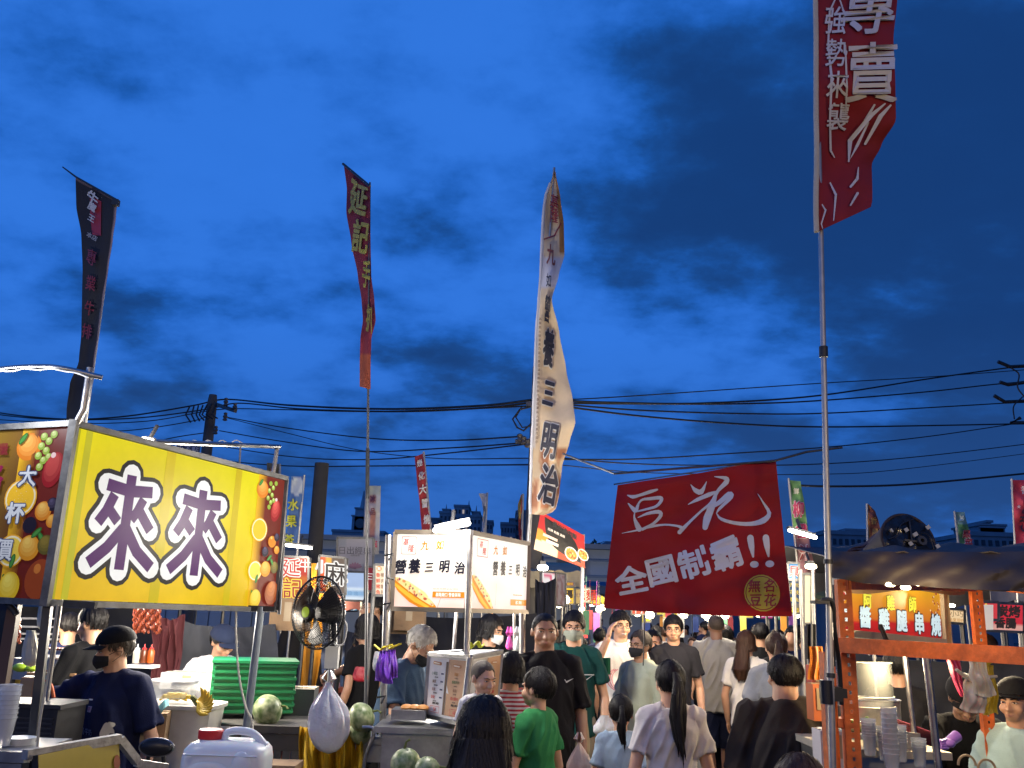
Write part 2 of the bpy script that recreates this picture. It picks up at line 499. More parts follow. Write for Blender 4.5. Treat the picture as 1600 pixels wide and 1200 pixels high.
def vnoise(co, sc, seed):
    """cheap smooth 3D value noise (numpy)"""
    p = co * np.array(sc) + seed * 17.13
    i = np.floor(p).astype(np.int64); f = p - i; f = f * f * (3 - 2 * f)
    def hsh(a, b, c):
        h = (a * 374761393 + b * 668265263 + c * 2147483647 + 12345) & 0xffffffff
        h = ((h ^ (h >> 13)) * 1274126177) & 0xffffffff
        return ((h ^ (h >> 16)) & 0xffff) / 65535.0
    x, y, z = i[:, 0], i[:, 1], i[:, 2]; r = 0
    for dx in (0, 1):
        for dy in (0, 1):
            for dz in (0, 1):
                w = (f[:, 0] if dx else 1 - f[:, 0]) * (f[:, 1] if dy else 1 - f[:, 1]) * (f[:, 2] if dz else 1 - f[:, 2])
                r = r + w * hsh(x + dx, y + dy, z + dz)
    return r * 2 - 1
def fold_fn(seed, amp=0.006):
    def f(co):
        # diagonal and hanging folds: stretched noise, ridged
        a = vnoise(co @ np.array([[1, 0, .45], [0, 1, 0], [-.45, 0, 1]]).T, (15, 15, 3.6), seed)
        b = vnoise(co, (6, 6, 5), seed + 3); c = vnoise(co, (26, 26, 9), seed + 5)
        r = (1 - np.abs(a) * 2.4)
        return np.maximum(amp * (np.clip(r, -.6, 1) * 1.0 + b * 0.8 + c * .35), -.0045)
    return f
SKINS = {k: M('skin ' + k, c, 0.48, sss=0.12, var=0.07, vscale=14, bump=0.05, bscale=120) for k, c in
         dict(fair=(0.60, 0.34, 0.22), mid=(0.47, 0.255, 0.155), tan=(0.34, 0.18, 0.11)).items()}
def hairmat(name, col, spec=.35):
    m = M(name, col, 0.55, var=0.35, vscale=40, spec=spec); t = m.node_tree; b = t.nodes['Principled BSDF']; L = t.links
    tc_ = t.nodes.new('ShaderNodeTexCoord'); mp = t.nodes.new('ShaderNodeMapping'); mp.inputs['Scale'].default_value = (260, 260, 14); n = t.nodes.new('ShaderNodeTexNoise'); n.inputs['Scale'].default_value = 1; n.inputs['Detail'].default_value = 3
    L.new(tc_.outputs['Object'], mp.inputs[0]); L.new(mp.outputs[0], n.inputs['Vector']); bp = t.nodes.new('ShaderNodeBump'); bp.inputs['Strength'].default_value = .9; bp.inputs['Distance'].default_value = .004
    L.new(n.outputs['Fac'], bp.inputs['Height']); L.new(bp.outputs[0], b.inputs['Normal']); return m
hair_black = hairmat('black hair', (0.006, 0.0045, 0.0045)); hair_brown = hairmat('brown dyed hair', (0.045, 0.019, 0.010)); hair_white = hairmat('white hair', (0.55, 0.53, 0.49)); hair_grey = hairmat('short greying hair', (0.07, 0.052, 0.04))
eye_white = M('eye white', (0.7, 0.68, 0.64), 0.2, var=0)
eye_dark = M('dark iris', (0.015, 0.01, 0.008), 0.12, var=0)
lip = M('lips', (0.36, 0.16, 0.12), 0.4, var=0.05)
shoe_m = M('shoe leather', (0.04, 0.04, 0.045), 0.5, var=0.3)
mask_black = M('black face mask', (0.012, 0.012, 0.014), 0.8, bump=0.15, bscale=60)
mask_white = M('white face mask', (0.75, 0.75, 0.74), 0.8, bump=0.1, bscale=60)
mask_green = M('pale olive face mask', (0.30, 0.32, 0.25), 0.8, bump=0.1, bscale=60)
glass_rim = M('spectacle frame', (0.03, 0.025, 0.02), 0.3, 0.4, var=0)
def fabric(name, col, rough=0.9, **k): return M(name, col, rough, bump=k.pop('bump', 0.25), bscale=k.pop('bscale', 160), var=k.pop('var', 0.12), spec=0.2, **k)

def head_rot(yaw, pitch): return Matrix.Rotation(yaw, 3, 'Z') @ Matrix.Rotation(pitch, 3, 'X')
NECK = Vector((0, 0.0, 1.515))
def skull(mb, HT, sc=1.0, fw=1.0):
    def q(p): return HT(Vector(p))
    rot = HT(None)
    def e(c, r, n=14, m=10): mb.ell(q(c), [r[0] * sc * fw, r[1] * sc * (.5 + .5 * fw), r[2] * sc], rot, n, m)
    e((0, .012, 1.626), (.073, .092, .090)); e((0, -.030, 1.585), (.065, .060, .068)); e((0, -.050, 1.536), (.042, .040, .031))
    e((0, -.010, 1.560), (.062, .062, .050)); e((-.036, -.060, 1.574), (.030, .024, .028)); e((.036, -.060, 1.574), (.030, .024, .028))
    mb.limb([q((0, -.086, 1.608)), q((0, -.098, 1.588)), q((0, -.107, 1.570))], [.009 * sc, .011 * sc, .0135 * sc], 8)
    e((-.013, -.095, 1.567), (.009, .010, .008), 8, 6); e((.013, -.095, 1.567), (.009, .010, .008), 8, 6)
    e((0, -.090, 1.546), (.020, .010, .006), 8, 6); e((0, -.089, 1.537), (.018, .011, .007), 8, 6)
    e((0, -.078, 1.628), (.052, .016, .012), 10, 6)
    for s in (-1, 1): e((s * .076, .012, 1.600), (.009, .020, .031), 8, 6)
def hand(mb, w, d, side, sc=1.0, curl=0.5, spread=0.012, palm=None, thick=1.0):
    """w wrist point, d unit direction of the hand; palm = unit normal out of the palm"""
    d = Vector(d).normalized()
    pn = Vector(palm if palm is not None else (-side, 0, 0)); pn = (pn - d * pn.dot(d)).normalized()
    ac = d.cross(pn) * side   # toward the little finger / thumb axis
    mb.limb([w, w + d * .035 * sc, w + d * .085 * sc], [(.024 * sc, .017 * sc), (.036 * sc, .016 * sc), (.038 * sc, .014 * sc)][:3] if False else [.019 * sc, .021 * sc, .019 * sc], 10)
    for k, L in zip((-1.5, -.5, .5, 1.5), (.070, .078, .074, .058)):
        b = w + d * .055 * sc + ac * k * .0175 * sc
        mb.limb([b - d * .02 * sc, b + d * .03 * sc], [.0125 * sc, .011 * sc], 8)
        k0 = b + d * .028 * sc
        k1 = k0 + (d * math.cos(curl * .7) + pn * math.sin(curl * .7)) * L * .45 * sc + ac * k * .2 * spread
        k2 = k1 + (d * math.cos(curl * 1.6) + pn * math.sin(curl * 1.6)) * L * .35 * sc
        k3 = k2 + (d * math.cos(curl * 2.4) + pn * math.sin(curl * 2.4)) * L * .25 * sc
        mb.limb([k0, k1, k2, k3], [.0098 * sc, .0092 * sc, .0085 * sc, .0072 * sc], 8)
    t0 = w + d * .02 * sc - ac * .016 * sc
    t1 = t0 + (d * .6 - ac * .75 + pn * .3).normalized() * .042 * sc
    t2 = t1 + (d * .85 - ac * .25 + pn * .45).normalized() * .034 * sc
    mb.limb([t0, t1, t2], [.014 * sc, .0115 * sc, .009 * sc], 8)

def mesh_obj(name, me, mat, parent):
    me.name = name; me.materials.clear(); me.materials.append(mat)
    o = bpy.data.objects.new(name, me); COL.objects.link(o); o.parent = parent
    return o

def hair_mesh(style, HT, seed, sc=1.0, strands=260):
    """a cap that dips under the skin below the hairline, plus loose strands"""
    rnd = random.Random(seed); mb = MB(); nu, nv = 56, 40
    C = Vector((0, .014, 1.636)); rot = HT(None)
    def low(az):   # lowest z of hair for azimuth (0 = front)
        a = abs(az)
        if style in ('short', 'mid', 'buzz'): pts = [(0, 1.664 if style == 'mid' else 1.680), (.45, 1.662 if style == 'mid' else 1.684), (.80, 1.652), (1.05, 1.625), (1.25, 1.592), (1.5, 1.622), (1.9, 1.590), (2.3, 1.552), (PI, 1.538)]
        elif style == 'bob': pts = [(0, 1.650), (.5, 1.640), (.8, 1.60), (1.1, 1.53), (1.6, 1.50), (PI, 1.495)]
        elif style == 'long': pts = [(0, 1.672), (.5, 1.66), (.8, 1.62), (1.1, 1.53), (1.6, 1.50), (PI, 1.48)]
        else: pts = [(0, 1.678), (.5, 1.672), (.85, 1.640), (1.25, 1.615), (1.6, 1.60), (1.9, 1.58), (2.3, 1.56), (PI, 1.545)]   # tied back
        for (a0, z0), (a1, z1) in zip(pts, pts[1:]):
            if a <= a1: return lerp(z0, z1, (a - a0) / (a1 - a0))
        return pts[-1][1]
    thk = dict(short=.008, mid=.011, buzz=.003, bob=.015, long=.011, tied=.006)[style]
    rx, ry, rz = .0745 + thk, .095 + thk, .090 + thk * (1.0 if style != 'mid' else 1.2)
    def surf(az, th, extra=0.0):
        # az 0 = front (-Y)
        d = Vector((math.sin(th) * math.sin(az), -math.sin(th) * math.cos(az), math.cos(th)))
        p = C + Vector((d.x * (rx + extra), d.y * (ry + extra), d.z * (rz + extra)))
        if p.z < 1.60 and style in ('bob', 'long'):
            k = (1.60 - p.z)
            rr = .076 + thk + extra + .01 * math.sin(k * 20)
            h = Vector((math.sin(az), -math.cos(az) * 1.15, 0)); p = Vector((h.x * rr, h.y * rr + .012, p.z))
        return p, d
    def noisev(az, th):
        return (noise.noise(Vector((az * 7 + seed, th * 2.2, seed))) * .009 + noise.noise(Vector((az * 30, th * 3, seed + 5))) * .005)
    vs = []; fs = []
    for j in range(nv + 1):
        th = PI * .93 * j / nv
        for i in range(nu):
            az = -PI + 2 * PI * i / nu
            p, d = surf(az, th, 0); ex = noisev(az, th) if style != 'buzz' else 0
            if style in ('short', 'buzz', 'tied'): ex -= thk * .75 * max(0, 1 - (p.z - low(az)) / .055)
            p, d = surf(az, th, ex); zl = low(az) + .010 * noise.noise(Vector((az * 9, seed, 2))) + .006 * noise.noise(Vector((az * 40, seed, 7)))
            if p.z < zl:
                f = min(1, (zl - p.z) / .012); inner = C + Vector((d.x * .052, d.y * .066, d.z * .062))
                p = p.lerp(inner, f)
            vs.append(HT(p))
    for j in range(nv):
        for i in range(nu):
            i2 = (i + 1) % nu; fs.append((j * nu + i, (j + 1) * nu + i, (j + 1) * nu + i2, j * nu + i2))
    mb.add(vs, fs)
    if style not in ('buzz',):
        for _ in range(int(strands * 2.2)):
            az = rnd.uniform(-PI, PI); th0 = rnd.uniform(.05, .9)
            zl = low(az) - rnd.uniform(-.008, dict(bob=.02, mid=.018, buzz=.002).get(style, .009))
            pts = []; da = rnd.uniform(-.45, .45); lift = rnd.uniform(0, .006) if rnd.random() < .88 else rnd.uniform(.005, .013)
            for k in range(7):
                th = th0 + (2.4 - th0) * k / 6
                p, d = surf(az + da * k / 6, th, noisev(az, th) + lift * (k / 6) + .0012)
                if p.z < zl: break
                pts.append(HT(p))
            if len(pts) >= 2:
                w = .0022 * sc
                sd = rot @ Vector((math.cos(az), math.sin(az), 0)) * w
                A = [p - sd for p in pts] + [p + sd for p in pts]; n = len(pts)
                mb.add(A, [(i, i + 1, n + i + 1, n + i) for i in range(n - 1)])
    return mb
def tress(mb, pts, widths, n, seed, w=.0028, depth=.5):
    """hanging lock of hair: a core plus n ribbons round it"""
    rnd = random.Random(seed)
    mb.limb(pts, [(x * .8, x * .8 * depth) if not isinstance(x, tuple) else x for x in widths], 14)
    for _ in range(n):
        a = rnd.uniform(0, 2 * PI); r = rnd.uniform(.75, 1.08); P = []
        k0 = rnd.choice((0, 0, 0, 1)); k1 = len(pts) - rnd.choice((0, 0, 1))
        for i in range(k0, max(k1, k0 + 2)):
            if i >= len(pts): break
            a2 = a + .25 * math.sin(i * 1.3 + a * 3)
            P.append(Vector(pts[i]) + Vector((math.cos(a2) * widths[i] * r, math.sin(a2) * widths[i] * r * depth, rnd.uniform(-.01, .01))))
        if len(P) < 2: continue
        P.append(P[-1] + (P[-1] - P[-2]) * rnd.uniform(.1, .5))
        sd = Vector((-math.sin(a), math.cos(a), 0)) * w; m = len(P)
        A = []
        for i, p in enumerate(P):
            q = 1 if i < m - 1 else .15
            A += [p - sd * q, p + sd * q]
        mb.add(A, [(2 * i, 2 * i + 1, 2 * i + 3, 2 * i + 2) for i in range(m - 1)])

SEED = [10]
def person(label, x, ytop, d, yaw, shirt, legs, skin='mid', hair='short', hmat=None, wide=1.0, lean=0.0, hyaw=0.0, hpitch=0.0,
           armR=None, armL=None, handR=None, handL=None, curl=(0.5, 0.5), sleeve=0.5, shorts=False, vox=0.0075, mask=None, glasses=False, cap=None,
           stance=0.0, pony=None, height=None, group=None, neck='crew', sit=False, long_sleeve=False, shirt_len=0.86, prints=None, headk=1.0, strands=260, floor=0.0, grin=False, longhair=None, extra=None, legtype='trousers'):
    """stands on the ground; x, ytop = photo pixel of the head, d = metres away; yaw 0 faces the camera (degrees, + turns to its left)"""
    SEED[0] += 1; seed = SEED[0]
    top = W(x, ytop, d)
    H = height or max(1.0, top.z - floor); k = H / 1.735
    base = Vector((top.x, d, floor if height is None else top.z - H))
    P = bpy.data.objects.new('person', None); COL.objects.link(P)
    tag(P, label, 'person', group)
    lr = Matrix.Rotation(lean, 3, 'X')
    HIP = Vector((0, 0, .93))
    def T(p):    # lean of the upper body about the hips (forward = -Y)
        p = Vector(p); return HIP + lr @ (p - HIP)
    hr = head_rot(R(hyaw), R(hpitch)); hk_ = headk * .975; fw = 1 + .55 * (wide - 1) if wide > 1 else 1.0
    def HT(p):
        if p is None: return lr @ hr
        q = (Vector(p) - NECK) * hk_; q.x *= fw; return T(NECK + hr @ q)
    w = wide; sh = .158 * (.45 + .55 * w)
    shR, shL = Vector((-sh, .005, 1.405)), Vector((sh, .005, 1.405))
    aR = armR or ((-.165 - .065 * w, .03, 1.12), (-.175 - .065 * w, -.05, .885)); aL = armL or ((.165 + .065 * w, .03, 1.12), (.175 + .065 * w, -.05, .885))
    sk = MB()
    # torso core, neck
    sk.limb([T((0, .0, .90)), T((0, .0, 1.05)), T((0, -.005, 1.25)), T((0, .005, 1.37))], [.105 * w, .10 * w, .105 * w, .085], 14)
    sk.limb([T((0, .012, 1.40)), T((0, .008, 1.47)), HT((0, .004, 1.56))], [.066 * (.4 + .6 * w), .060 * (.5 + .5 * w), .056 * (.6 + .4 * w)], 14)
    sk.limb([T(shR + Vector((.05, 0, .0))), T((0, .01, 1.415)), T(shL + Vector((-.05, 0, .0)))], [.038, .045, .038], 10)
    skull(sk, HT, hk_, fw)
    for sd, s0, a, hd, cu in ((-1, shR, aR, handR, curl[0]), (1, shL, aL, handL, curl[1])):
        e, wr = T(a[0]), T(a[1]); s0 = T(s0); th = .85 + .15 * w
        sk.limb([s0, s0.lerp(e, .5), e], [.040 * th, .041 * th, .036 * th], 12)
        sk.limb([e, e.lerp(wr, .3), wr], [.038 * th, .039 * th, .025 * th], 12)
        dd = (wr - e).normalized()
        if hd: dd = Vector(hd).normalized()
        hand(sk, wr, dd, sd, 1.0, cu)
    st = stance
    hipR, hipL = Vector((-.088, 0, .90)), Vector((.088, 0, .90))
    if sit:
        kR, kL = Vector((-.12, -.40, .52)), Vector((.12, -.40, .52)); fR, fL = Vector((-.13, -.38, .08)), Vector((.13, -.38, .08))
    else:
        kR, kL = Vector((-.095, -.03 - st * .18, .50)), Vector((.095, -.03 + st * .10, .50))
        fR, fL = Vector((-.10, .01 - st * .22, .085)), Vector((.10, .03 + st * .32, .085 + .05 * abs(st)))
    for h, kn, f in ((hipR, kR, fR), (hipL, kL, fL)):
        sk.limb([h, h.lerp(kn, .5), kn], [.085 * w, .072 * w, .055], 12)
        sk.limb([kn, kn.lerp(f, .35) + Vector((0, .015, 0)), f], [.052, .056, .036], 12)
        sk.limb([f + Vector((0, .03, -.035)), f + Vector((0, -.12, -.055))], [.03, .028], 8)
    body = remeshed(sk, vox, 3)
    bo = mesh_obj('body', body, SKINS[skin], P)
    # face
    big = vox < .011
    if big:
        ew = MB(); ed = MB(); lp = MB(); br = MB()
        for s in (-1, 1):
            ew.ell(HT((s * .031, -.0835, 1.607)), [.0125 * hk_, .005, .0042 * hk_], HT(None), 10, 8)
            ed.ell(HT((s * .031, -.0885, 1.607)), [.0058 * hk_, .0022, .0044 * hk_], HT(None), 10, 6)
            br.limb([HT((s * .014, -.0935, 1.624)), HT((s * .031, -.092, 1.630)), HT((s * .050, -.080, 1.625))], [.0035, .0042, .0025], 6)
            ed.limb([HT((s * .016, -.0885, 1.6085)), HT((s * .031, -.0900, 1.6120)), HT((s * .047, -.080, 1.6090))], [.0014, .0018, .0014], 6)
            br.ell(HT((s * .006, -.113, 1.5625)), [.004, .003, .002], HT(None), 6, 4) if False else None
        lp.limb([HT((-.022, -.087, 1.5420)), HT((0, -.1000, 1.5435)), HT((.022, -.087, 1.5420))], [.0015, .0034, .0015], 8)
        lp.limb([HT((-.017, -.087, 1.5380)), HT((0, -.1000, 1.5370)), HT((.017, -.087, 1.5380))], [.0015, .0040, .0015], 8)
        ew.build('eye_whites', eye_white, P); ed.build('eyes', eye_dark, P)
        if not mask: lp.build('lips', lip, P)
        if hair != 'none': br.build('eyebrows', hmat if hmat in (hair_white,) else hair_black, P)
        if grin:
            g = MB(); g.limb([HT((-.020, -.090, 1.5435)), HT((0, -.1045, 1.5395)), HT((.020, -.090, 1.5435))], [.002, .0045, .002], 8); g.build('teeth', white_plastic, P)
    if mask:
        mk = MB()
        def mf(u, v):
            az = (u - .5) * 2.3; z = lerp(1.592, 1.508, v)
            bul = .012 + .022 * math.exp(-((az) / .5) ** 2) * math.sin(PI * min(1, v * .8 + .15))
            taper = 1 - .25 * max(0, v - .5) * 2
            zc = z + (.018 * abs(az) * (-.4 if v < .5 else .9))
            return HT((math.sin(az) * .081 * taper, -.018 - math.cos(az) * (.073 + bul) * (1 - .10 * max(0, v - .6)), zc))
        mk.grid(mf, 16, 10, .003)
        mo = mk.build('face_mask', {'black': mask_black, 'white': mask_white, 'green': mask_green}[mask], P)
        lo = MB()
        for s in (-1, 1):
            lo.tube([HT((s * .062, -.045, 1.588)), HT((s * .080, -.01, 1.604)), HT((s * .088, .018, 1.600)), HT((s * .080, .016, 1.575)), HT((s * .064, -.03, 1.545))], .0016, 5)
        lo.build('ear_loop', {'black': mask_black, 'white': mask_white, 'green': mask_green}[mask], mo)
    if glasses:
        g = MB()
        for s in (-1, 1):
            ring = [HT((s * .033 + .024 * math.cos(a), -.101, 1.603 + .017 * math.sin(a))) for a in [2 * PI * i / 14 for i in range(15)]]
            g.tube(ring, .0016, 5)
            g.tube([HT((s * .057, -.101, 1.607)), HT((s * .082, -.05, 1.608)), HT((s * .086, .015, 1.612))], .0016, 5)
        g.tube([HT((-.009, -.101, 1.605)), HT((.009, -.101, 1.605))], .0016, 5)
        g.build('spectacles', glass_rim, P)
    hm = hmat or hair_black
    if hair != 'none':
        hb = hair_mesh(hair, HT, seed, 1.0, strands if big else 60)
        if hair == 'tied' and pony:
            L, wd, out = pony
            a = HT((0, .115, 1.66)); b = HT((.0, .155, 1.62))
            pts = [a, b, b + Vector((.005, .03, -.08)), b + Vector((.01, .03, -L * .5)), b + Vector((.0, out, -L * .8)), b + Vector((-.01, out - .01, -L))]
            rq = random.Random(seed + 9)
            for q in range(7):
                aa = q * .9; o_ = Vector((math.cos(aa), math.sin(aa) * .7, 0)) * (.0 if q == 0 else .024 * wd); ln = rq.uniform(.78, 1.05)
                P2 = [pts[0], pts[1] + o_ * .3] + [pts[1] + (p - pts[1]) * ln + o_ * (1 + .35 * math.sin(i * 1.7 + q * 2)) for i, p in enumerate(pts[2:])]
                tress(hb, P2, [.018, .020 * wd, .022 * wd, .022 * wd, .014 * wd, .003], int(strands * .14), seed + q, depth=.9)
        if longhair:
            L, wd = longhair
            c = HT((0, .085, 1.60))
            pts = [c, c + Vector((0, .025, -.10)), c + Vector((0, .055, -.20)), c + Vector((0, .080, -L * .75)), c + Vector((0, .080, -L))]
            tress(hb, pts, [.070 * wd, .088 * wd, .105 * wd, .112 * wd, .07 * wd], strands, seed, w=.0035, depth=.62)
        hb.build('hair', hm, P)
    if cap:
        cm, vis = cap; cb = MB()
        prof = []
        def cf(u, v):
            az = -PI + 2 * PI * u; th = .02 + 1.50 * v
            return HT(Vector((math.sin(th) * math.sin(az) * .100, .012 - math.sin(th) * math.cos(az) * .118, 1.648 + math.cos(th) * .098)))
        cb.grid(cf, 28, 10, .003)
        co = cb.build('cap', cm, P)
        vb = MB()
        def vf(u, v):
            az = (u - .5) * 1.9; r0 = .112; rr = r0 + v * vis * math.cos(az * .85)
            return HT((math.sin(az) * (.094 + v * .012), .012 - (rr if True else 0) * math.cos(az * .9) - .0, 1.652 - .012 * v - .02 * abs(az) ** 2 * .6))
        vb.grid(vf, 14, 6, .004); vb.build('visor', cm, co)
    # shirt
    if shirt:
        sb = MB(); c0 = T((0, 0, shirt_len))
        z = shirt_len
        rows = [(z, .172 * w, .135 * w), (z + .10, .165 * w, .132 * w), (1.06, .157 * w, .130 * w), (1.18, .158 * w, .128 * w), (1.28, .165 * (.4 + .6 * w), .128 * (.5 + .5 * w)), (1.36, .160 * (.5 + .5 * w), .112), (1.415, .125, .090), (1.455, .085, .076), (1.474, .071, .067)]
        vs = []; fs = []; n = 26
        for zz_, rx, ry in rows:
            for j in range(n):
                a = 2 * PI * j / n; ca, sa = math.cos(a), math.sin(a)
                p = Vector((abs(ca) ** .8 * math.copysign(1, ca) * rx, abs(sa) ** .85 * math.copysign(1, sa) * ry + .008, zz_))
                vs.append(T(p))
        for i in range(len(rows) - 1):
            for j in range(n):
                j2 = (j + 1) % n; fs.append((i * n + j, i * n + j2, (i + 1) * n + j2, (i + 1) * n + j))
        fs.append(tuple(range(n - 1, -1, -1))); fs.append(tuple((len(rows) - 1) * n + j for j in range(n)))
        sb.add(vs, fs)
        # ribbed collar
        sb.tube([T((.074 * math.cos(a), .008 + .070 * math.sin(a) - (.0 if neck == 'crew' else 0), 1.468 - (.034 if neck == 'v' else .014) * max(0, -math.sin(a)))) for a in [2 * PI * i / 20 for i in range(21)]], .0075, 6)
        for s0, a in ((shR, aR), (shL, aL)):
            e, wr = T(a[0]), T(a[1]); s1 = T(s0); sx_ = math.copysign(1, s0.x)
            sb.limb([s1, T((sx_ * .11, .008, 1.428)), T((sx_ * .055, .012, 1.452))], [.062, .052, .043], 12)
            frac = sleeve; en = s1.lerp(e, min(1, frac * 1.25)); r0 = .072 + .01 * (w - 1)
            ax = (en - s1).normalized()
            if long_sleeve:
                sb.limb([s1, s1.lerp(e, .5), e], [.066, .060, .052], 14); sb.limb([e, e.lerp(wr, .5), wr], [.052, .046, .036], 14)
            else:
                sb.limb([T(Vector(s0) * 1 - Vector((math.copysign(.03, s0.x), 0, .0))), s1], [.058, .060 * (.6 + .4 * w)], 14)
                sb.tube([s1 - ax * .02, s1.lerp(en, .5), en], [.058 * (.6 + .4 * w), .063 * (.6 + .4 * w), .067 * (.6 + .4 * w)], 16); sb.tube([en - ax * .012, en + ax * .004], [.071 * (.6 + .4 * w)] * 2, 16)
        sv = max(vox * 1.15, .009)
        sm = remeshed(sb, sv, 3, fold_fn(seed, .0125 if big else .004))
        so = mesh_obj('shirt', sm, shirt, P)
        if prints:
            bvh = BVHTree.FromPolygons([v.co.copy() for v in sm.vertices], [tuple(p.vertices) for p in sm.polygons])
            class SP:
                W = .4; H = .4
                def __init__(s, side): s.sd = side
                def at(s, u, v, h=0):
                    x_ = (u - .5) * .4 * s.sd; z_ = 1.40 - v * .4; o_ = Vector((x_, -.6 * s.sd, z_)); dd = Vector((0, s.sd, 0))
                    hit = bvh.ray_cast(T(o_), lr @ dd)
                    if hit[0] is None: return T((x_, -.13 * s.sd, z_))
                    return hit[0] - (lr @ dd) * (h + .0015)
            pm = MB(); prints(pm, SP); pm.build('shirt_print', ink, so)
    if legs:
        lb = MB()
        lb.limb([Vector((-.07, 0, .92)), Vector((.07, 0, .92))], [.108 * w, .108 * w], 16)
        lb.limb([Vector((0, 0, .96)), Vector((0, 0, .90))], [.105 * w, .12 * w], 16)
        for h, kn, f in ((hipR, kR, fR), (hipL, kL, fL)):
            if shorts:
                en = h.lerp(kn, 1.0) + Vector((0, .0, .0))
                lb.tube([h, h.lerp(kn, .5), en], [.100 * w, .098 * w, .096 * w], 16)
            else:
                lb.tube([h, h.lerp(kn, .5), kn, kn.lerp(f, .5), f + Vector((0, 0, .02))], [.100 * w, .088 * w, .074, .066, .060], 16)
        lm = remeshed(lb, max(vox * 1.3, .011), 3, fold_fn(seed + 50, .006 if big else .003))
        mesh_obj('shorts' if shorts else legtype, lm, legs, P)
    for f in (fR, fL):
        s_ = MB()
        s_.limb([f + Vector((0, .045, -.045)), f + Vector((0, -.04, -.042)), f + Vector((0, -.15, -.055))], [(.040, .040), (.044, .044), (.040, .030)], 12)
        s_.box(f + Vector((0, -.055, -.079)), (.088, .27, .014)); s_.build('shoe', shoe_m, P)
    P.location = base; P.rotation_euler = (0, 0, R(yaw)); P.scale = (k, k, k)
    if extra: extra(P, T, HT)
    return P
def person_world(P, p):
    """a point of the person's own space in the world"""
    m = Matrix.Translation(P.location) @ Matrix.Rotation(P.rotation_euler.z, 4, 'Z') @ Matrix.Scale(P.scale[0], 4)
    return m @ Vector(p)
# ============================================================ setting
asphalt = M('worn asphalt', (0.055, 0.053, 0.050), 0.75, bump=0.5, bscale=40, var=0.35, vscale=1.3)
g = MB(); g.grid(lambda a, b: (-700 + 1400 * a, -60 + 1300 * b, 0), 8, 8)
g.build('ground', asphalt, smooth=False, kind='structure', at=(0, 0, 0))
# litter-stained cement strip along the stalls, 4 mm above the asphalt
g = MB(); g.grid(lambda a, b: (-9 + 7.6 * a, 2.2 + 30 * b, .004), 4, 4)
g.build('pavement', M('stained cement', (0.12, 0.115, 0.105), 0.8, bump=.4, bscale=20, var=.35, vscale=2), smooth=False, kind='structure')

far_wall = M('far concrete wall', (0.30, 0.31, 0.33), 0.9, var=0.25, vscale=0.2)
far_wall2 = M('far dark wall', (0.22, 0.23, 0.25), 0.9, var=0.25, vscale=0.2)
far_glass = M('far dark window', (0.02, 0.028, 0.04), 0.3, var=0.4, vscale=0.5)
hall_m = M('painted corrugated hall wall', (0.34, 0.36, 0.38), 0.7, var=0.12, vscale=0.6)
hall_roof = M('grey sheet roof', (0.16, 0.18, 0.20), 0.6, var=0.2, vscale=0.5)
def far_building(label, x0, x1, ytop, d, mat, nf, nc, depth=14, blocks=(), spires=(), lit=0.03, seed=1, clock=None, yref=850):
    a = W(x0, ytop, d); b = W(x1, ytop, d); zt = (a.z + b.z) / 2; xa, xb = a.x, b.x
    t = thing('far_building', label, 'building', ((xa + xb) / 2, d, 0))
    mb = MB(); mb.box(((xa + xb) / 2, d + depth / 2, zt / 2), (xb - xa, depth, zt))
    mb.box(((xa + xb) / 2, d + depth / 2, zt + .35), (xb - xa + .5, depth + .5, .7))
    mb.build('wall', mat, t, smooth=False)
    mr_ = MB()
    for (bx0, bx1, by) in blocks:
        p, q = W(bx0, by, d), W(bx1, by, d); h = p.z - zt
        mr_.box(((p.x + q.x) / 2, d + depth / 2, zt + h / 2), (q.x - p.x, depth * .6, h)); mr_.box(((p.x + q.x) / 2, d + depth / 2, zt + h + .2), (q.x - p.x + .6, depth * .6 + .6, .4))
    if blocks: mr_.build('roof_tower', mat, t, smooth=False)
    for (sx_, sy0, sy1, r) in spires:
        p, q = W(sx_, sy0, d), W(sx_, sy1, d); m = MB(); m.tube([(p.x, d + depth / 2, p.z), (p.x, d + depth / 2, lerp(p.z, q.z, .25)), (p.x, d + depth / 2, q.z)], [r, r * .45, r * .08], 8); m.build('spire', mat, t)
    if clock:
        p = W(clock[0], clock[1], d); m = MB(); m.lathe([(0, .25), (clock[2], .2), (clock[2], 0)], (p.x, d - .3, p.z), 20, Matrix.Rotation(PI / 2, 3, 'X')); m.build('clock_face', M('dim clock face', (.13, .13, .13), .6), t)
    zb = W((x0 + x1) / 2, yref + 40, d).z
    rnd = random.Random(seed); fw = (xb - xa) / nc; fh = (zt - max(zb, 0)) / nf
    wm = MB(); wm.box((0, 0, 0), (fw * .5, .3, fh * .5)); me = wm.mesh('window', far_glass, False)
    for i in range(nc):
        for j in range(nf):
            o = bpy.data.objects.new('window', me); COL.objects.link(o); o.parent = t
            o.location = (xa + fw * (i + .5) - t.location.x, -.02, zt - fh * (j + .62))
            if rnd.random() < lit: o.material_slots[0].link = 'OBJECT'; o.material_slots[0].material = window_glow
    return t
far_building('far pale clock tower building with a thin spire behind the trees, at the left', 519, 600, 832, 260, far_wall, 3, 9, blocks=((548, 577, 805), (553, 572, 793)), spires=((560, 805, 762, 2.2), (523, 832, 822, .5)), seed=2, clock=(563, 818, 1.4))
far_building('far apartment block with a stepped roof left of the three towers', 663, 690, 812, 300, far_wall2, 6, 4, seed=3)
far_building('left one of three spired residential towers behind the white lamp', 687, 706, 802, 300, far_wall, 7, 3, blocks=((691, 702, 795),), spires=((695, 797, 784, .7),), seed=4)
far_building('tallest middle one of the three spired residential towers', 710, 733, 792, 300, far_wall, 8, 4, spires=((731, 794, 778, .8),), seed=5)
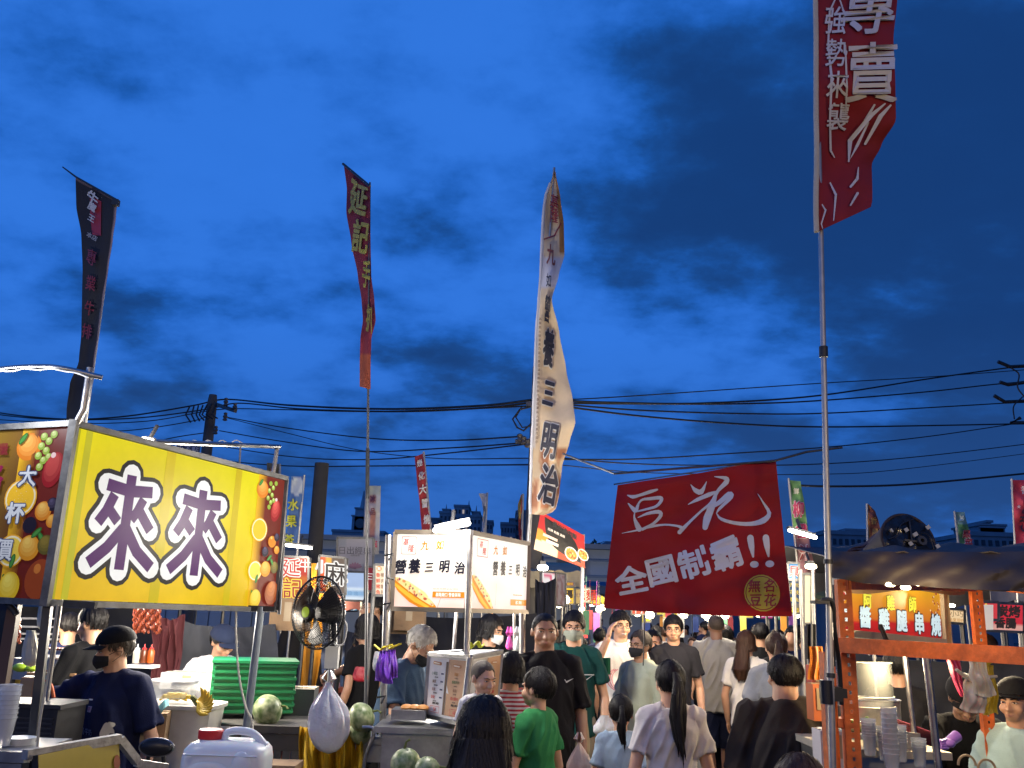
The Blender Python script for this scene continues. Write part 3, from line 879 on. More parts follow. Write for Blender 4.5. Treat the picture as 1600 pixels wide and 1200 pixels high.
far_building('right one of the three spired residential towers', 734, 752, 808, 300, far_wall, 7, 3, blocks=((737, 749, 799),), spires=((743, 800, 786, .7),), seed=6)
far_building('low far block beside the small white banner', 755, 770, 816, 290, far_wall2, 6, 3, seed=7)
far_building('dark far apartment block left of the beige flag', 783, 806, 820, 250, far_wall2, 5, 5, blocks=((797, 806, 810),), seed=8, lit=.04)
far_building('taller dark far block just behind the beige flag', 807, 832, 802, 255, far_wall2, 6, 4, blocks=((810, 824, 797),), seed=9, lit=.03)
far_building('long dark low block left of the wrapped roof fan', 1289, 1375, 836, 160, far_wall2, 3, 9, blocks=((1306, 1338, 832), (1331, 1360, 827)), seed=10, lit=.05)
far_building('dark low block right of the wrapped roof fan', 1458, 1492, 854, 150, far_wall2, 2, 5, seed=11, lit=.05)
far_building('dark tower block with a flat cap on its roof, at the right edge', 1519, 1584, 838, 150, far_wall2, 3, 6, blocks=((1545, 1582, 822), (1541, 1584, 819), (1556, 1562, 814)), seed=12, lit=.08)
# big white hall behind the stalls
t = thing('market_hall', 'long pale flat roofed hall behind the stalls, seen under the red and orange food banner', 'building', (-6, 46, 0))
zt = W(900, 858, 46).z; m = MB(); m.box((-4.5, 51, zt / 2), (31, 10, zt)); m.build('wall', hall_m, t, smooth=False)
m = MB(); m.box((-4.5, 50.8, zt + .12), (31.6, 11, .24)); m.box((-4.5, 45.72, zt - .55), (31.1, .1, .08)); m.box((-4.5, 45.75, zt - 1.35), (31.1, .12, .10)); m.build('roof', hall_roof, t, smooth=False)
pm = MB(); pm.box((0, 0, 0), (1.0, .12, zt - 1.6)); pme = pm.mesh('panel', hall_m, False)
for i in range(29):
    o = bpy.data.objects.new('panel', pme); COL.objects.link(o); o.parent = t; o.location = (-19.4 + i * 1.07 + 6, -.05, (zt - 1.6) / 2)
for i, px_ in enumerate((640, 700, 881, 905)):
    p = W(px_, 884, 45.8); m = MB(); m.box((p.x, 45.84, p.z), (.62, .1, .95)); w_ = m.build('window', far_glass, t, smooth=False)
    m = MB(); m.box((p.x, 45.83, p.z), (.75, .06, 1.08)); m.build('window_frame', steel_dull, w_, smooth=False)
m = MB(); m.box((-2, 44.2, W(900, 927, 44).z), (22, 3, .12)); m.build('awning', M('cream awning', (.5, .45, .33), .7), t, smooth=False)
# second low hall to the right, dark
t = thing('market_hall', 'dark low shed roof behind the right stalls', 'building', (14, 60, 0))
zt = W(1300, 866, 60).z; m = MB(); m.box((20, 66, zt / 2), (26, 12, zt)); m.build('wall', far_wall2, t, smooth=False); m = MB(); m.box((20, 66, zt + .15), (27, 13, .3)); m.build('roof', far_wall2, t, smooth=False)

# trees (far, dark)
bark = M('dark bark', (0.05, 0.04, 0.03), 0.9, bump=.4, bscale=20)
leafm = M('dark evening foliage', (0.04, 0.06, 0.035), 0.7, var=0.5, vscale=1.2)
def leaf_tree(label, x, ytop, d, wpx, seed, group=None):
    rnd = random.Random(seed); top = W(x, ytop, d); H = top.z; b = Vector((top.x, d, 0)); Rr = wpx / PXM(x, ytop, d) / 2
    t = thing('tree', label, 'tree', b, group)
    m = MB(); m.tube([b, b + Vector((.2, 0, H * .3)), b + Vector((0, 0, H * .7))], [.35, .28, .1], 8)
    for k in range(5):
        a = k * 1.3; m.tube([b + Vector((0, 0, H * (.35 + .06 * k))), b + Vector((math.cos(a) * Rr * .6, math.sin(a) * Rr * .6, H * (.6 + .06 * k)))], [.14, .04], 6)
    m.build('trunk', bark, t)
    m = MB(); cl = [(rnd.uniform(-.7, .7), rnd.uniform(-.7, .7), rnd.uniform(-.9, .55)) for _ in range(26)]
    for _ in range(4200):
        c = rnd.choice(cl); v = Vector((rnd.gauss(0, .19), rnd.gauss(0, .19), rnd.gauss(0, .15)))
        p = b + Vector(((c[0] + v.x) * Rr, (c[1] + v.y) * Rr, H * .68 + (c[2] + v.z) * H * .30))
        if p.z > H: p.z = H - rnd.random() * .3
        s_ = rnd.uniform(.12, .30) * (d / 60) ** .6; a = Vector((rnd.gauss(0, 1), rnd.gauss(0, 1), rnd.gauss(0, 1))).normalized() * s_; q = Vector((rnd.gauss(0, 1), rnd.gauss(0, 1), rnd.gauss(0, 1))).normalized() * s_ * .6
        m.add([p - a, p + q, p + a, p - q], [(0, 1, 2, 3)])
    m.build('crown', leafm, t, smooth=False)
leaf_tree('dark round tree below the far clock tower, behind the white sunrise poster', 520, 842, 120, 70, 1)
leaf_tree('dark tree right of the far clock tower, behind the standing fan', 575, 846, 115, 60, 2)
leaf_tree('dark bushy tree behind the bright sandwich signs', 660, 848, 118, 80, 3)
leaf_tree('dark ragged tree between the food banner and the big red bean banner', 930, 838, 80, 60, 4)
leaf_tree('dark low tree under the far blocks, right of the sandwich signs', 775, 845, 110, 90, 5)
leaf_tree('dark tree behind the white hall roof left of the big red banner', 960, 842, 85, 60, 6)

# utility poles and wires
conc = M('weathered concrete pole', (0.085, 0.08, 0.075), 0.85, bump=.3, bscale=15, var=.25, vscale=3)
cer = M('brown insulator', (0.10, 0.09, 0.085), 0.4)
D1 = 21.0
t = thing('utility_pole', 'concrete utility pole with cross arm and wires, above the yellow sign', 'utility pole', ground(322, D1, 0, 700))
a = W(333, 617, D1); b = Vector((a.x + .04, D1, 0)); m = MB(); m.tube([b, lerp(b, a, .97), a], [.17, .115, .09], 14); m.build('shaft', conc, t)
m = MB(); p0 = W(338, 632, D1 - .15); p1 = W(368, 642, D1 - .5); m.bar(p0, p1, .09, .09); m.build('cross_arm', steel_dull, t)
for (qx, qy) in ((353, 628), (367, 636), (352, 651), (337, 672)):
    p = W(qx, qy, D1 - .4); m = MB(); m.lathe([(.03, -.10), (.06, -.08), (.035, -.04), (.06, 0), (.035, .04), (.05, .08), (.02, .1)], p, 10); m.build('insulator', cer, t)
m = MB()
for k in range(7):
    xx = 296 + k * 7; p0 = W(xx, 636 - k, D1 - .2); p1 = W(xx - 6 + 3 * math.sin(k), 648, D1 - .3); p2 = W(xx + 2, 660 - k, D1 - .3); m.tube([p0, p1, p2], .02, 5)
m.build('drop_wire', rubber, t)
D2 = 13.0
t = thing('utility_pole', 'thick dark utility pole standing behind the beige flag and the sandwich sign', 'utility pole', ground(843, D2, 0, 900))
a = W(842, 574, D2); b = Vector((a.x - .02, D2, 0)); m = MB(); m.tube([b, lerp(b, a, .5), a], [.15, .13, .09], 16); m.build('shaft', conc, t)
m = MB(); m.bar(W(822, 632, D2 - .2), W(862, 630, D2 - .2), .07, .07); m.bar(W(805, 690, D2 - .2), W(846, 688, D2 - .2), .06, .06); m.build('cross_arm', steel_dull, t)
for qx, qy in ((812, 684), (818, 688), (824, 693)):
    p = W(qx, qy, D2 - .35); m = MB(); m.lathe([(.02, -.06), (.045, -.04), (.03, 0), (.045, .04), (.02, .06)], p, 10); m.build('insulator', cer, t)
m = MB(); m.tube([W(834, 634, D2 - .2), W(812, 640, D2 - .2), W(801, 655, D2 - .2), W(808, 668, D2 - .2), W(818, 673, D2 - .2), W(830, 662, D2 - .2)], .014, 6); m.tube([W(815, 636, D2 - .2), W(806, 652, D2 - .2), W(816, 668, D2 - .2), W(828, 666, D2 - .2)], .011, 6); m.build('cable_loop', rubber, t)
def crom(P, n=8):
    P = [Vector(p) for p in P]; Q = [P[0] * 2 - P[1]] + P + [P[-1] * 2 - P[-2]]; out = []
    for i in range(1, len(Q) - 2):
        p0, p1, p2, p3 = Q[i - 1:i + 3]
        for k in range(n):
            t_ = k / n; out.append(.5 * ((2 * p1) + (p2 - p0) * t_ + (2 * p0 - 5 * p1 + 4 * p2 - p3) * t_ ** 2 + (3 * p1 - p0 - 3 * p2 + p3) * t_ ** 3))
    out.append(P[-1]); return out
def wire(label, pts, r=.016, group='overhead power lines'):
    P = []
    for x, y, d in pts: P.append(W(x, y, d))
    m = MB(); m.tube(crom(P), r, 6); m.build('overhead_wire', rubber, label=label, cat='wire', group=group)
wire('thick overhead cable sagging between the two utility poles, uppermost of its bundle', [(-60, 634, 24), (20, 648, 22), (110, 655, 21), (200, 650, 21), (300, 634, 21), (353, 624, 21), (450, 633, 17), (600, 639, 15), (750, 634, 13.5), (838, 624, 13)], .019)
wire('thick overhead cable of the lower bundle between the utility poles', [(-60, 640, 24), (60, 654, 22), (200, 654, 21), (320, 640, 21), (372, 630, 21), (470, 639, 17), (620, 643, 15), (760, 637, 13.5), (838, 628, 13)], .016)
wire('nearly level overhead cable just under the thick bundle', [(-60, 652, 24), (100, 661, 22), (230, 658, 21), (340, 640, 21), (440, 640, 18), (560, 643, 16), (700, 640, 14), (838, 634, 13)], .012)
wire('thin wire falling from the left utility pole across the wooden post', [(355, 652, 21), (450, 669, 19), (580, 685, 17), (700, 688, 15), (815, 682, 13)], .013)
wire('thinner wire falling steeper from the left utility pole', [(355, 653, 21), (450, 677, 19), (560, 703, 18), (680, 716, 16), (826, 716, 13)], .009)
wire('wire from the lower bracket of the left utility pole', [(343, 673, 21), (430, 688, 19), (560, 705, 17), (700, 700, 15), (820, 692, 13)], .013)
wire('low wire crossing behind the fan post toward the beige flag', [(330, 695, 21), (460, 714, 19), (580, 718, 17), (700, 708, 15), (822, 694, 13)], .012)
wire('lowest level wire crossing just above the pillar top', [(325, 718, 22), (450, 728, 20), (600, 728, 18), (720, 727, 16), (834, 726, 14)], .014)
wire('thin wire left of the utility pole rising to its bracket', [(-60, 668, 24), (60, 668, 22), (180, 674, 21), (300, 658, 21), (330, 645, 21)], .012)
wire('wire joining the left utility pole from behind the yellow sign', [(120, 708, 24), (200, 700, 22), (270, 684, 21), (322, 676, 21)], .012)
wire('uppermost thin overhead wire on the right side of the beige flag', [(880, 625, 13), (1000, 618, 14), (1280, 599, 16), (1480, 587, 18), (1700, 570, 20)], .010)
wire('second overhead cable on the right, rising to the cut cable ends', [(880, 626, 13), (960, 629, 13.5), (1100, 630, 14), (1280, 618, 16), (1450, 592, 18), (1580, 574, 19), (1700, 560, 20)], .017)
wire('third overhead cable on the right, meeting the wooden arm', [(880, 630, 13), (1000, 631, 14), (1150, 631, 15), (1280, 626, 16), (1450, 612, 18), (1570, 599, 19), (1700, 590, 20)], .015)
wire('fourth overhead cable on the right', [(880, 632, 13), (1000, 641, 14), (1150, 646, 15), (1280, 646, 16), (1450, 637, 18), (1700, 622, 20)], .014)
wire('fifth overhead cable on the right, nearly level', [(880, 635, 13), (1000, 650, 14), (1150, 662, 15), (1280, 667, 16), (1450, 665, 18), (1700, 660, 20)], .016)
wire('sixth overhead wire from behind the beige flag rising to the right edge', [(880, 718, 13), (1000, 717, 14), (1150, 708, 15), (1300, 698, 16), (1450, 682, 18), (1580, 663, 19), (1700, 645, 20)], .012)
wire('seventh overhead wire crossing above the big red bean banner', [(880, 716, 13), (980, 724, 14), (1100, 727, 15), (1280, 725, 16), (1450, 712, 18), (1700, 682, 20)], .011)
wire('thin faint overhead wire over the wrapped roof fan', [(880, 727, 13), (1020, 739, 14), (1280, 741, 16), (1420, 732, 18), (1700, 696, 20)], .008)
wire('lowest overhead cable, over the wrapped roof fan', [(1238, 758, 12), (1300, 760, 12), (1400, 758, 12.5), (1500, 750, 13), (1700, 730, 14)], .016)
for k, (ax, ay, bx, by, cx, cy) in enumerate(((1559, 565, 1578, 573, 1640, 570), (1562, 597, 1575, 601, 1640, 592), (1553, 618, 1570, 628, 1640, 625), (1594, 653, 1579, 661, 1640, 660))):
    lab = ('topmost dark forked wire bracket at the right edge', 'second forked wire bracket at the right edge', 'third forked wire bracket at the right edge, bent upward', 'lowest forked wire bracket at the right edge')[k]
    m = MB(); m.tube([W(ax, ay, 18.5), W(bx, by, 18.5), W(cx, cy, 18.5)], .04, 7); m.build('wire_bracket', dark_metal, label=lab, cat='bracket', group='wire brackets at the right edge')
m = MB(); m.tube(crom([W(1580, 575, 18.4), W(1592, 585, 18.4), W(1590, 605, 18.4), W(1602, 622, 18.4)]), .016, 5); m.tube(crom([W(1598, 620, 18.4), W(1584, 635, 18.4), W(1585, 655, 18.4)]), .014, 5); m.build('cable_loop', rubber, label='loose cable loops hanging between the brackets at the right edge', cat='cable')
# dark square post wrapped in black plastic, mid left
t = thing('wooden_post', 'tall dark square post with black sheeting tied round its foot, behind the standing fan', 'post', ground(470, 11, 0, 950))
pillar_m = M('dark weathered timber', (0.028, 0.028, 0.03), 0.85, bump=.3, bscale=20, var=.3)
a = W(503, 724, 11); m = MB(); m.tube([(a.x + .02, 11, 0), (a.x, 11, a.z)], [.10, .088], 12); m.build('shaft', pillar_m, t)
m = MB()
def wrap(u, v):
    an = u * 2 * PI; z = lerp(W(480, 872, 10.8).z, .2, v); r = lerp(.12, .34, v) * (1 + .22 * math.sin(an * 5 + v * 9) * (.3 + v)); return (a.x - .10 * v + r * math.cos(an), 10.9 + r * .7 * math.sin(an), z)
m.grid(wrap, 40, 24); m.build('sheeting', black_cloth, t)
m = MB(); m.grid(lambda u, v: W(lerp(487, 512, u) - 22 * v + 3 * math.sin(v * 8 + u * 3), lerp(880, 1110, v), 10.2 + .05 * math.sin(u * 9)), 8, 30, .004); m.build('yellow_tarp', M('mustard tarp', (.42, .21, .02), .7, bump=.4, bscale=12), label='mustard yellow tarp hanging from the dark post behind the fan', cat='tarp')
m = MB(); m.bar(W(428, 728, 14), W(421, 905, 14), .1, .1); m.build('brown_post', pillar_m, label='thin brown post standing just right of the dark square post', cat='post') if False else None
# ============================================================ lamps
def lamp(label, x, y, d, energy, length=.3, tilt=0.0, r=.03, glow=None, col=(1, .88, .70), off=(0, -.12, -.08), body=None, group=None, cat='lamp', lit=True):
    p = W(x, y, d); t = thing('lamp', label, cat, p, group)
    dx = Vector((math.cos(tilt), 0, math.sin(tilt))) * length / 2
    m = MB(); m.limb([p - dx, p + dx], [(r, r * .6)] * 2, 12); m.build('glowing_tube', glow or lamp_glow, t)
    m = MB(); m.bar(p - dx * 1.08 + Vector((0, .03, r * .9)), p + dx * 1.08 + Vector((0, .03, r * .9)), r * 2.2, r * .8); m.tube([p + Vector((0, .03, r)), p + Vector((0, .1, r + .08))], .012, 6); m.build('housing', dark_metal, t)
    if lit: light(p + Vector(off), energy, max(.05, length * .35), col)
    return t
lamp('bright white LED floodlight tilted on top of the sandwich sign', 706, 823, 5.4, 75, .20, R(14), .026, off=(0, -.2, .05), col=(1, .93, .82))
lamp('white LED tube lamp above the red noodle sign, left of the dark post', 467, 854, 8.2, 10, .22, R(-5), .022)
lamp('cluster lamp clipped near the flag pole beside the green citrus banner', 1254, 834, 6.0, 36, .17, R(-14), .022)
lamp('small round lamp below the cluster lamp beside the flag pole', 1267, 885, 7.5, 22, .05, 0, .035, glow=bulb_glow)
lamp('bare white lamp at the thick utility pole beside the pink squid banner', 848, 887, 11, 26, .06, 0, .06)
lamp('small lamp over the yellow hanging sign in the aisle', 883, 912, 14, 22, .06, 0, .045)
for k, (dx, dy) in enumerate(((-24, 2), (-9, -3), (8, -1), (22, 1), (0, 7))):
    lamp(('leftmost bare bulb', 'second bare bulb from the left', 'third bare bulb from the left', 'rightmost bare bulb', 'lowest bare bulb')[k] + ' of the cluster under the brown tarp', 1415 + dx, 911 + dy, 3.05, 0, .016, 0, .013, glow=bulb_glow, group='bulbs under the brown tarp', lit=False)
light(W(1415, 918, 2.85), 3.2, .06, (1.0, .76, .45))
light(W(1415, 935, 4.6), 12, .1, (1.0, .78, .48))
# lamps over the aisle, hung on wires between the stalls further in
for k, (x, y, d, e) in enumerate(((1010, 940, 14, 90), (1120, 925, 10, 70), (1190, 935, 15, 80), (1080, 948, 24, 100), (960, 940, 18, 80))):
    lamp(('first', 'second', 'third', 'fourth', 'fifth')[k] + ' aisle lamp from the front, hidden behind the red bean banner' if False else 'aisle lamp hung %s behind the red bean banner' % ('at the left edge', 'in the middle', 'at the right edge', 'far down the aisle', 'furthest left and far down the aisle')[k], x, y - 18, d, e, .3, 0, .03, group='aisle lamps hung behind the red bean banner')
# stall lamps under and behind the sign boxes
lamp('tube lamp mounted inside the fruit stall behind the yellow sign', 300, 900, 5.6, 125, .6, R(2), .02, off=(0, .1, -.12), col=(1, .90, .76))
lamp('small bright lamp peeking over the top edge of the yellow sign', 231, 686, 4.75, 5, .05, R(-10), .012, off=(0, -.05, .1))
lamp('tube lamp under the sandwich sign over the counter', 700, 905, 6.4, 80, .4, 0, .02, off=(0, .05, -.15), col=(1, .93, .82))
lamp('tube lamp inside the sausage grill stall at the far left', 60, 905, 6.6, 90, .5, 0, .02, off=(0, 0, -.15))
lamp('lamp off the left edge on the curved pipe', -55, 590, 3.9, 30, .2, 0, .03, off=(0, -.1, 0), col=(.95, .97, 1))
lamp('lamp over the display case inside the orange rack stall', 1484, 946, 5.2, 60, .04, 0, .015, glow=bulb_glow, off=(0, -.2, -.15), col=(1, .8, .52))
# unseen lamps added behind the camera to light the banners and crowd
for k, (x, y, z, e) in enumerate(((-2.6, -1.2, 2.9, 100), (2.7, -.6, 2.8, 115), (.6, -3.5, 3.4, 190))):
    if not e: continue
    p = Vector((x, y, z)); t = thing('lamp', 'unseen lamp added near the camera, %s' % ('left behind', 'right behind', 'straight behind', 'over the rack stall')[k], 'lamp', p)
    m = MB(); m.lathe([(0, -.05), (.05, -.03), (.05, .02), (.02, .06), (.0, .06)], p, 12); m.build('glowing_bulb', bulb_glow, t)
    m = MB(); m.tube([p + Vector((0, 0, .06)), Vector((x, y, z + .35))], .01, 6); m.build('cord', rubber, t)
    light(p + Vector((0, 0, -.12)), e, .12, (1, .71, .34))

# ============================================================ fruit stall sign box
PUR, WHT, BLK = (.075, .010, .11), (.86, .86, .84), (.012, .010, .012)
def fruit_print(mb, P, U, V, s=1.0):
    """printed fruit pile; (U,V) map the design square (x right, y down) to the panel"""
    def c(x, y, r, col, h=.002, rot=0, ry=None): disc(mb, P, U(x), V(y), r * s, (ry or r) * s, col, h, rot=rot)
    def shade(x, y, r, c0, c1, h, rot=0, ry=None, n=5, hx=-.25, hy=-.3):
        ry = ry or r
        for k in range(n):
            t_ = k / (n - 1); q = 1 - t_ * .75
            c(x + hx * r * t_, y + hy * ry * t_, r * q, tuple(lerp(a, b, t_) for a, b in zip(c0, c1)), h + k * .0003, rot, ry * q)
    rect(mb, P, U(.55), 0.0, 1.0, 1.0, (.16, .02, .012), .0014)
    for k in range(10): rect(mb, P, U(.30 + .025 * k), 0, U(.33 + .025 * k), 1, tuple(lerp(a, b, k / 9) for a, b in zip((.80, .45, .02), (.16, .02, .012))), .0012)
    shade(.42, .10, .15, (.72, .22, .02), (.90, .50, .12), .0022)
    for k, (gx, gy) in enumerate(((.62, .04), (.70, .07), (.60, .10), (.68, .13), (.76, .03), (.58, .16), (.66, .19), (.73, .17), (.62, .23))): shade(gx, gy, .042, (.30, .45, .06), (.75, .85, .35), .0035 + k * .0002, n=3)
    shade(.82, .25, .12, (.33, .015, .02), (.75, .12, .10), .004, R(12), .19); c(.80, .16, .03, (.85, .6, .6), .0062)
    # orange slice
    c(.42, .42, .20, (.85, .42, .03), .006); c(.42, .42, .185, (.95, .85, .55), .0064); c(.42, .42, .165, (.92, .55, .03), .0068)
    for k in range(9):
        a = k * 2 * PI / 9 + .2; stroke(mb, P, [(U(.42 + .03 * math.cos(a)), V(.42 + .03 * math.sin(a))), (U(.42 + .15 * math.cos(a) * s), V(.42 + .15 * math.sin(a) * s))], [.006 * s, .010 * s], (.95, .82, .45), .0073)
    shade(.78, .50, .10, (.72, .25, .02), (.95, .60, .15), .0075); shade(.62, .585, .085, (.02, .015, .03), (.10, .08, .16), .0078, n=4); shade(.90, .46, .07, (.02, .015, .03), (.10, .08, .16), .0079, n=4); shade(.93, .56, .07, (.7, .25, .02), (.9, .5, .1), .0081)
    c(.40, .74, .17, (.85, .42, .03), .0080); c(.40, .74, .155, (.95, .88, .6), .0084); c(.40, .74, .135, (.90, .66, .08), .0088)
    shade(.66, .72, .13, (.72, .30, .02), (.92, .62, .14), .0092); shade(.90, .70, .10, (.12, .10, .02), (.30, .22, .04), .0094)
    for (lx, ly, ro) in ((.82, .66, .9), (.45, .80, 1.8), (.38, .92, 1.2), (.74, .63, 2.4), (.34, .05, 2.2)): c(lx, ly, .075, (.03, .16, .03), .0100, ro, .030); c(lx, ly, .06, (.08, .30, .06), .0103, ro, .018)
    shade(.88, .90, .17, (.32, .06, .015), (.62, .20, .04), .0106, .2, .20); shade(.46, .95, .13, (.75, .50, .02), (.95, .80, .15), .0110, .1, .15)
sign_root = thing('sign_box', 'yellow backlit corner sign box with two big purple characters and printed fruit', 'sign', ground(118, 4.1))
dL, dR, dK = 4.1, 5.5, 4.32
PA = Panel(W(118, 662, dL), W(447, 748, dR), W(429, 953, dR), W(73, 942, dL))
PB = Panel(W(-170, 678, dK), W(118, 662, dL), W(73, 942, dL), W(-200, 926, dK))
for nm, PP in (('yellow_panel', PA), ('fruit_panel', PB)):
    pass
m = MB(); box_panel(m, PA, .10, .015, .03, .985, .97, front=-.012); m.build('light_box', dark_metal, sign_root, smooth=False)
m = MB(); box_panel(m, PB, .10, .015, .03, .985, .97, front=-.012); m.build('light_box', dark_metal, sign_root, smooth=False)
m = MB()
def ycol(u, v):
    a = .5 + .5 * math.sin(u * 5 + v * 2.0); k = .78 + .22 * math.sin(u * 9 + 1) * math.sin(v * 4 + .5)
    k2 = max(0, 1 - abs(u - .08) / .06) * .25
    return tuple(lerp(x, y, min(1, v * .9 + a * .2)) * (k * .35 + .65) for x, y in zip((.74, .68, .006), (.80, .50, .010)))
def cgrid(mb, P, fn, nu, nv, h=0.0, u0=0, v0=0, u1=1, v1=1):
    o = len(mb.v); mb.grid(lambda a, b: P.at(u0 + (u1 - u0) * a, v0 + (v1 - v0) * b, h), nu, nv); i = o
    for j in range(nv + 1):
        for k in range(nu + 1): mb.c[i] = fn(k / nu, j / nv); i += 1
cgrid(m, PA, ycol, 30, 16, 0, .012, .02, .988, .98)
for (u, w_, c_) in ((.375, .0035, (.34, .27, .01)), (.715, .003, (.36, .26, .01)), (.055, .012, (.50, .46, .02)), (.012, .010, (.40, .36, .01))):
    rect(m, PA, u - w_, .02, u + w_, .98, c_, .0008)
for (u, w_) in ((.392, .020), (.728, .016)): rect(m, PA, u - w_, .02, u + w_, .98, (.60, .46, .008), .0006)
# two big outlined characters, stroke by stroke
ST = [([(.16, .125), (.50, .155), (.86, .125)], .098), ([(.505, -.02), (.505, .50), (.50, 1.0)], .100),
      ([(.285, .215), (.20, .40), (.10, .535)], .092), ([(.225, .375), (.385, .50)], .088), ([(.735, .215), (.66, .36), (.58, .46)], .088), ([(.70, .36), (.90, .55)], .092),
      ([(.48, .56), (.28, .78), (.045, .955)], .098), ([(.52, .56), (.73, .79), (.985, .95)], .100)]
for (bx, sc) in (((.105, .235, .365, .795), 1.0), ((.425, .235, .685, .795), 1.0)):
    for lay, k, col_, hh in ((0, 1, BLK, .0012), (1, 1, WHT, .0026), (2, 1, PUR, .0040)):
        for pts, w_ in ST:
            ww = [w_ * .74 + (.118, .062, 0)[lay]] * len(pts)
            stroke(m, PA, pts, ww, col_, hh, bx, ends=(lay < 2))
fruit_print(m, PA, lambda x: .775 + .215 * x, lambda y: .03 + .94 * y, .44)
m.build('printed_face', backlit, sign_root, smooth=False)
m = MB()
cgrid(m, PB, lambda u, v: tuple(lerp(a, b, min(1, max(0, (u - .45) * 2.2 + .25 * v))) for a, b in zip((.40, .26, .03), (.08, .006, .010))), 24, 12, 0, .012, .02, .988, .98)
fruit_print(m, PB, lambda x: .62 + .37 * x, lambda y: .03 + .94 * y, .55)
for k, ch in enumerate('大杯價'): text(m, PB, ch, .80 - k * .035, .30 + .21 * k, .115, (.75, .80, .88), .035, .013); text(m, PB, ch, .80 - k * .035, .30 + .21 * k, .115, (.06, .08, .18), .085, .0125)
text(m, PB, '限量', .62, .135, .07, (.22, .02, .03), .02, .013)
for k, ch in enumerate('酪梨汁'): text(m, PB, ch, .60 - .015 * k, .30 + .20 * k, .16, (.28, .02, .08), .03, .013, sx=1.1)
text(m, PB, '牛', .40, .5, .2, (.28, .02, .08), .03, .013)
m.build('printed_face', backlit_dim, sign_root, smooth=False)
m = MB()
for P_ in (PA, PB):
    c = P_.c; up = P_.n
    for a, b in ((0, 1), (3, 2)): m.bar(c[a] + up * .004, c[b] + up * .004, .030, .028)
m.bar(PA.c[0] + Vector((0, -.012, .015)), PA.c[3] + Vector((0, -.012, -.015)), .040, .034); m.bar(PA.c[1], PA.c[2], .028, .03)
m.build('frame', steel_dull, sign_root, smooth=False)
for (x0, y0, x1, y1, d, nm) in ((101, 943, 150, 946, 4.12, 'bracket'), (388, 950, 430, 952, 5.3, 'bracket')):
    m = MB(); m.bar(W(x0, y0, d), W(x1, y1, d), .03, .03); m.build(nm, dark_metal, sign_root, smooth=False)
# stall posts
post_root = thing('stall_frame', 'dark steel posts and curved top rail carrying the yellow sign box', 'stall frame', ground(50, 4.15))
m = MB(); a = W(76, 938, 4.12); b = W(46, 1200, 4.08); b2 = a + (b - a) * (a.z / (a.z - b.z)); m.tube([b2, a], .024, 4); m.build('post', dark_metal, post_root, smooth=False)
m = MB(); a = W(408, 948, 5.3); b = W(378, 1195, 5.25); b2 = a + (b - a) * (a.z / (a.z - b.z)); m.tube([b2, a], .022, 12); m.build('post', M('blue grey painted pipe', (.16, .19, .22), .5, .3), post_root)
m = MB(); m.tube([W(118, 664, 4.1), W(131, 640, 4.1), W(141, 575, 4.1)], .017, 10); m.tube([W(126, 664, 4.13), W(145, 585, 4.13)], .010, 8); m.build('post', steel, post_root)
m = MB(); m.tube(crom([W(-90, 592, 4.05), W(0, 577, 4.05), W(60, 573, 4.05), W(100, 576, 4.05), W(160, 590, 4.1)]), .0125, 10); m.build('top_rail', steel, post_root)
m = MB(); P_ = [W(x, y, 4.03) for x, y in ((-60, 586), (-20, 582), (0, 580), (20, 580), (40, 576), (60, 578), (80, 576), (100, 580), (120, 583), (138, 590))]; m.tube(crom(P_, 6), .004, 6); m.build('light_cable', white_plastic, post_root)
m = MB(); m.tube([W(200, 688, 5.0), W(300, 692, 5.1), W(438, 698, 5.4)], .014, 8); m.tube([W(433, 700, 5.4), W(426, 745, 5.4)], .013, 8); m.tube([W(376, 694, 5.25), W(374, 728, 5.25)], .006, 6); m.build('rear_rail', steel, post_root)
m = MB(); P_ = [W(215 + 11 * i, 689 + 5 * (i % 2) - 1, 5.02 + .02 * i) for i in range(16)]; m.tube(crom(P_, 4), .004, 5); m.build('light_cable', white_plastic, post_root)
m = MB(); m.tube([W(448, 745, 5.55), W(436, 960, 5.5)], .012, 8); m.build('post', steel_dull, post_root)
# rope hanging from the sign
m = MB(); m.tube(crom([W(369, 952, 5.2), W(369, 1000, 5.2), W(374, 1060, 5.2), W(384, 1105, 5.2), W(393, 1125, 5.22), W(395, 1150, 5.22)]), .0065, 7); m.build('rope', M('off white rope', (.55, .53, .45), .9, bump=.5, bscale=200), label='thin white rope hanging from the yellow sign beside the pipe post', cat='rope')
m = MB(); m.tube(crom([W(90, 945, 4.0), W(84, 990, 4.0), W(74, 1060, 4.0), W(62, 1130, 3.95), W(57, 1190, 3.9)]), .005, 7); m.build('rope', M('dirty rope', (.30, .28, .23), .9), label='pale twisted cord running down the dark corner post', cat='rope')

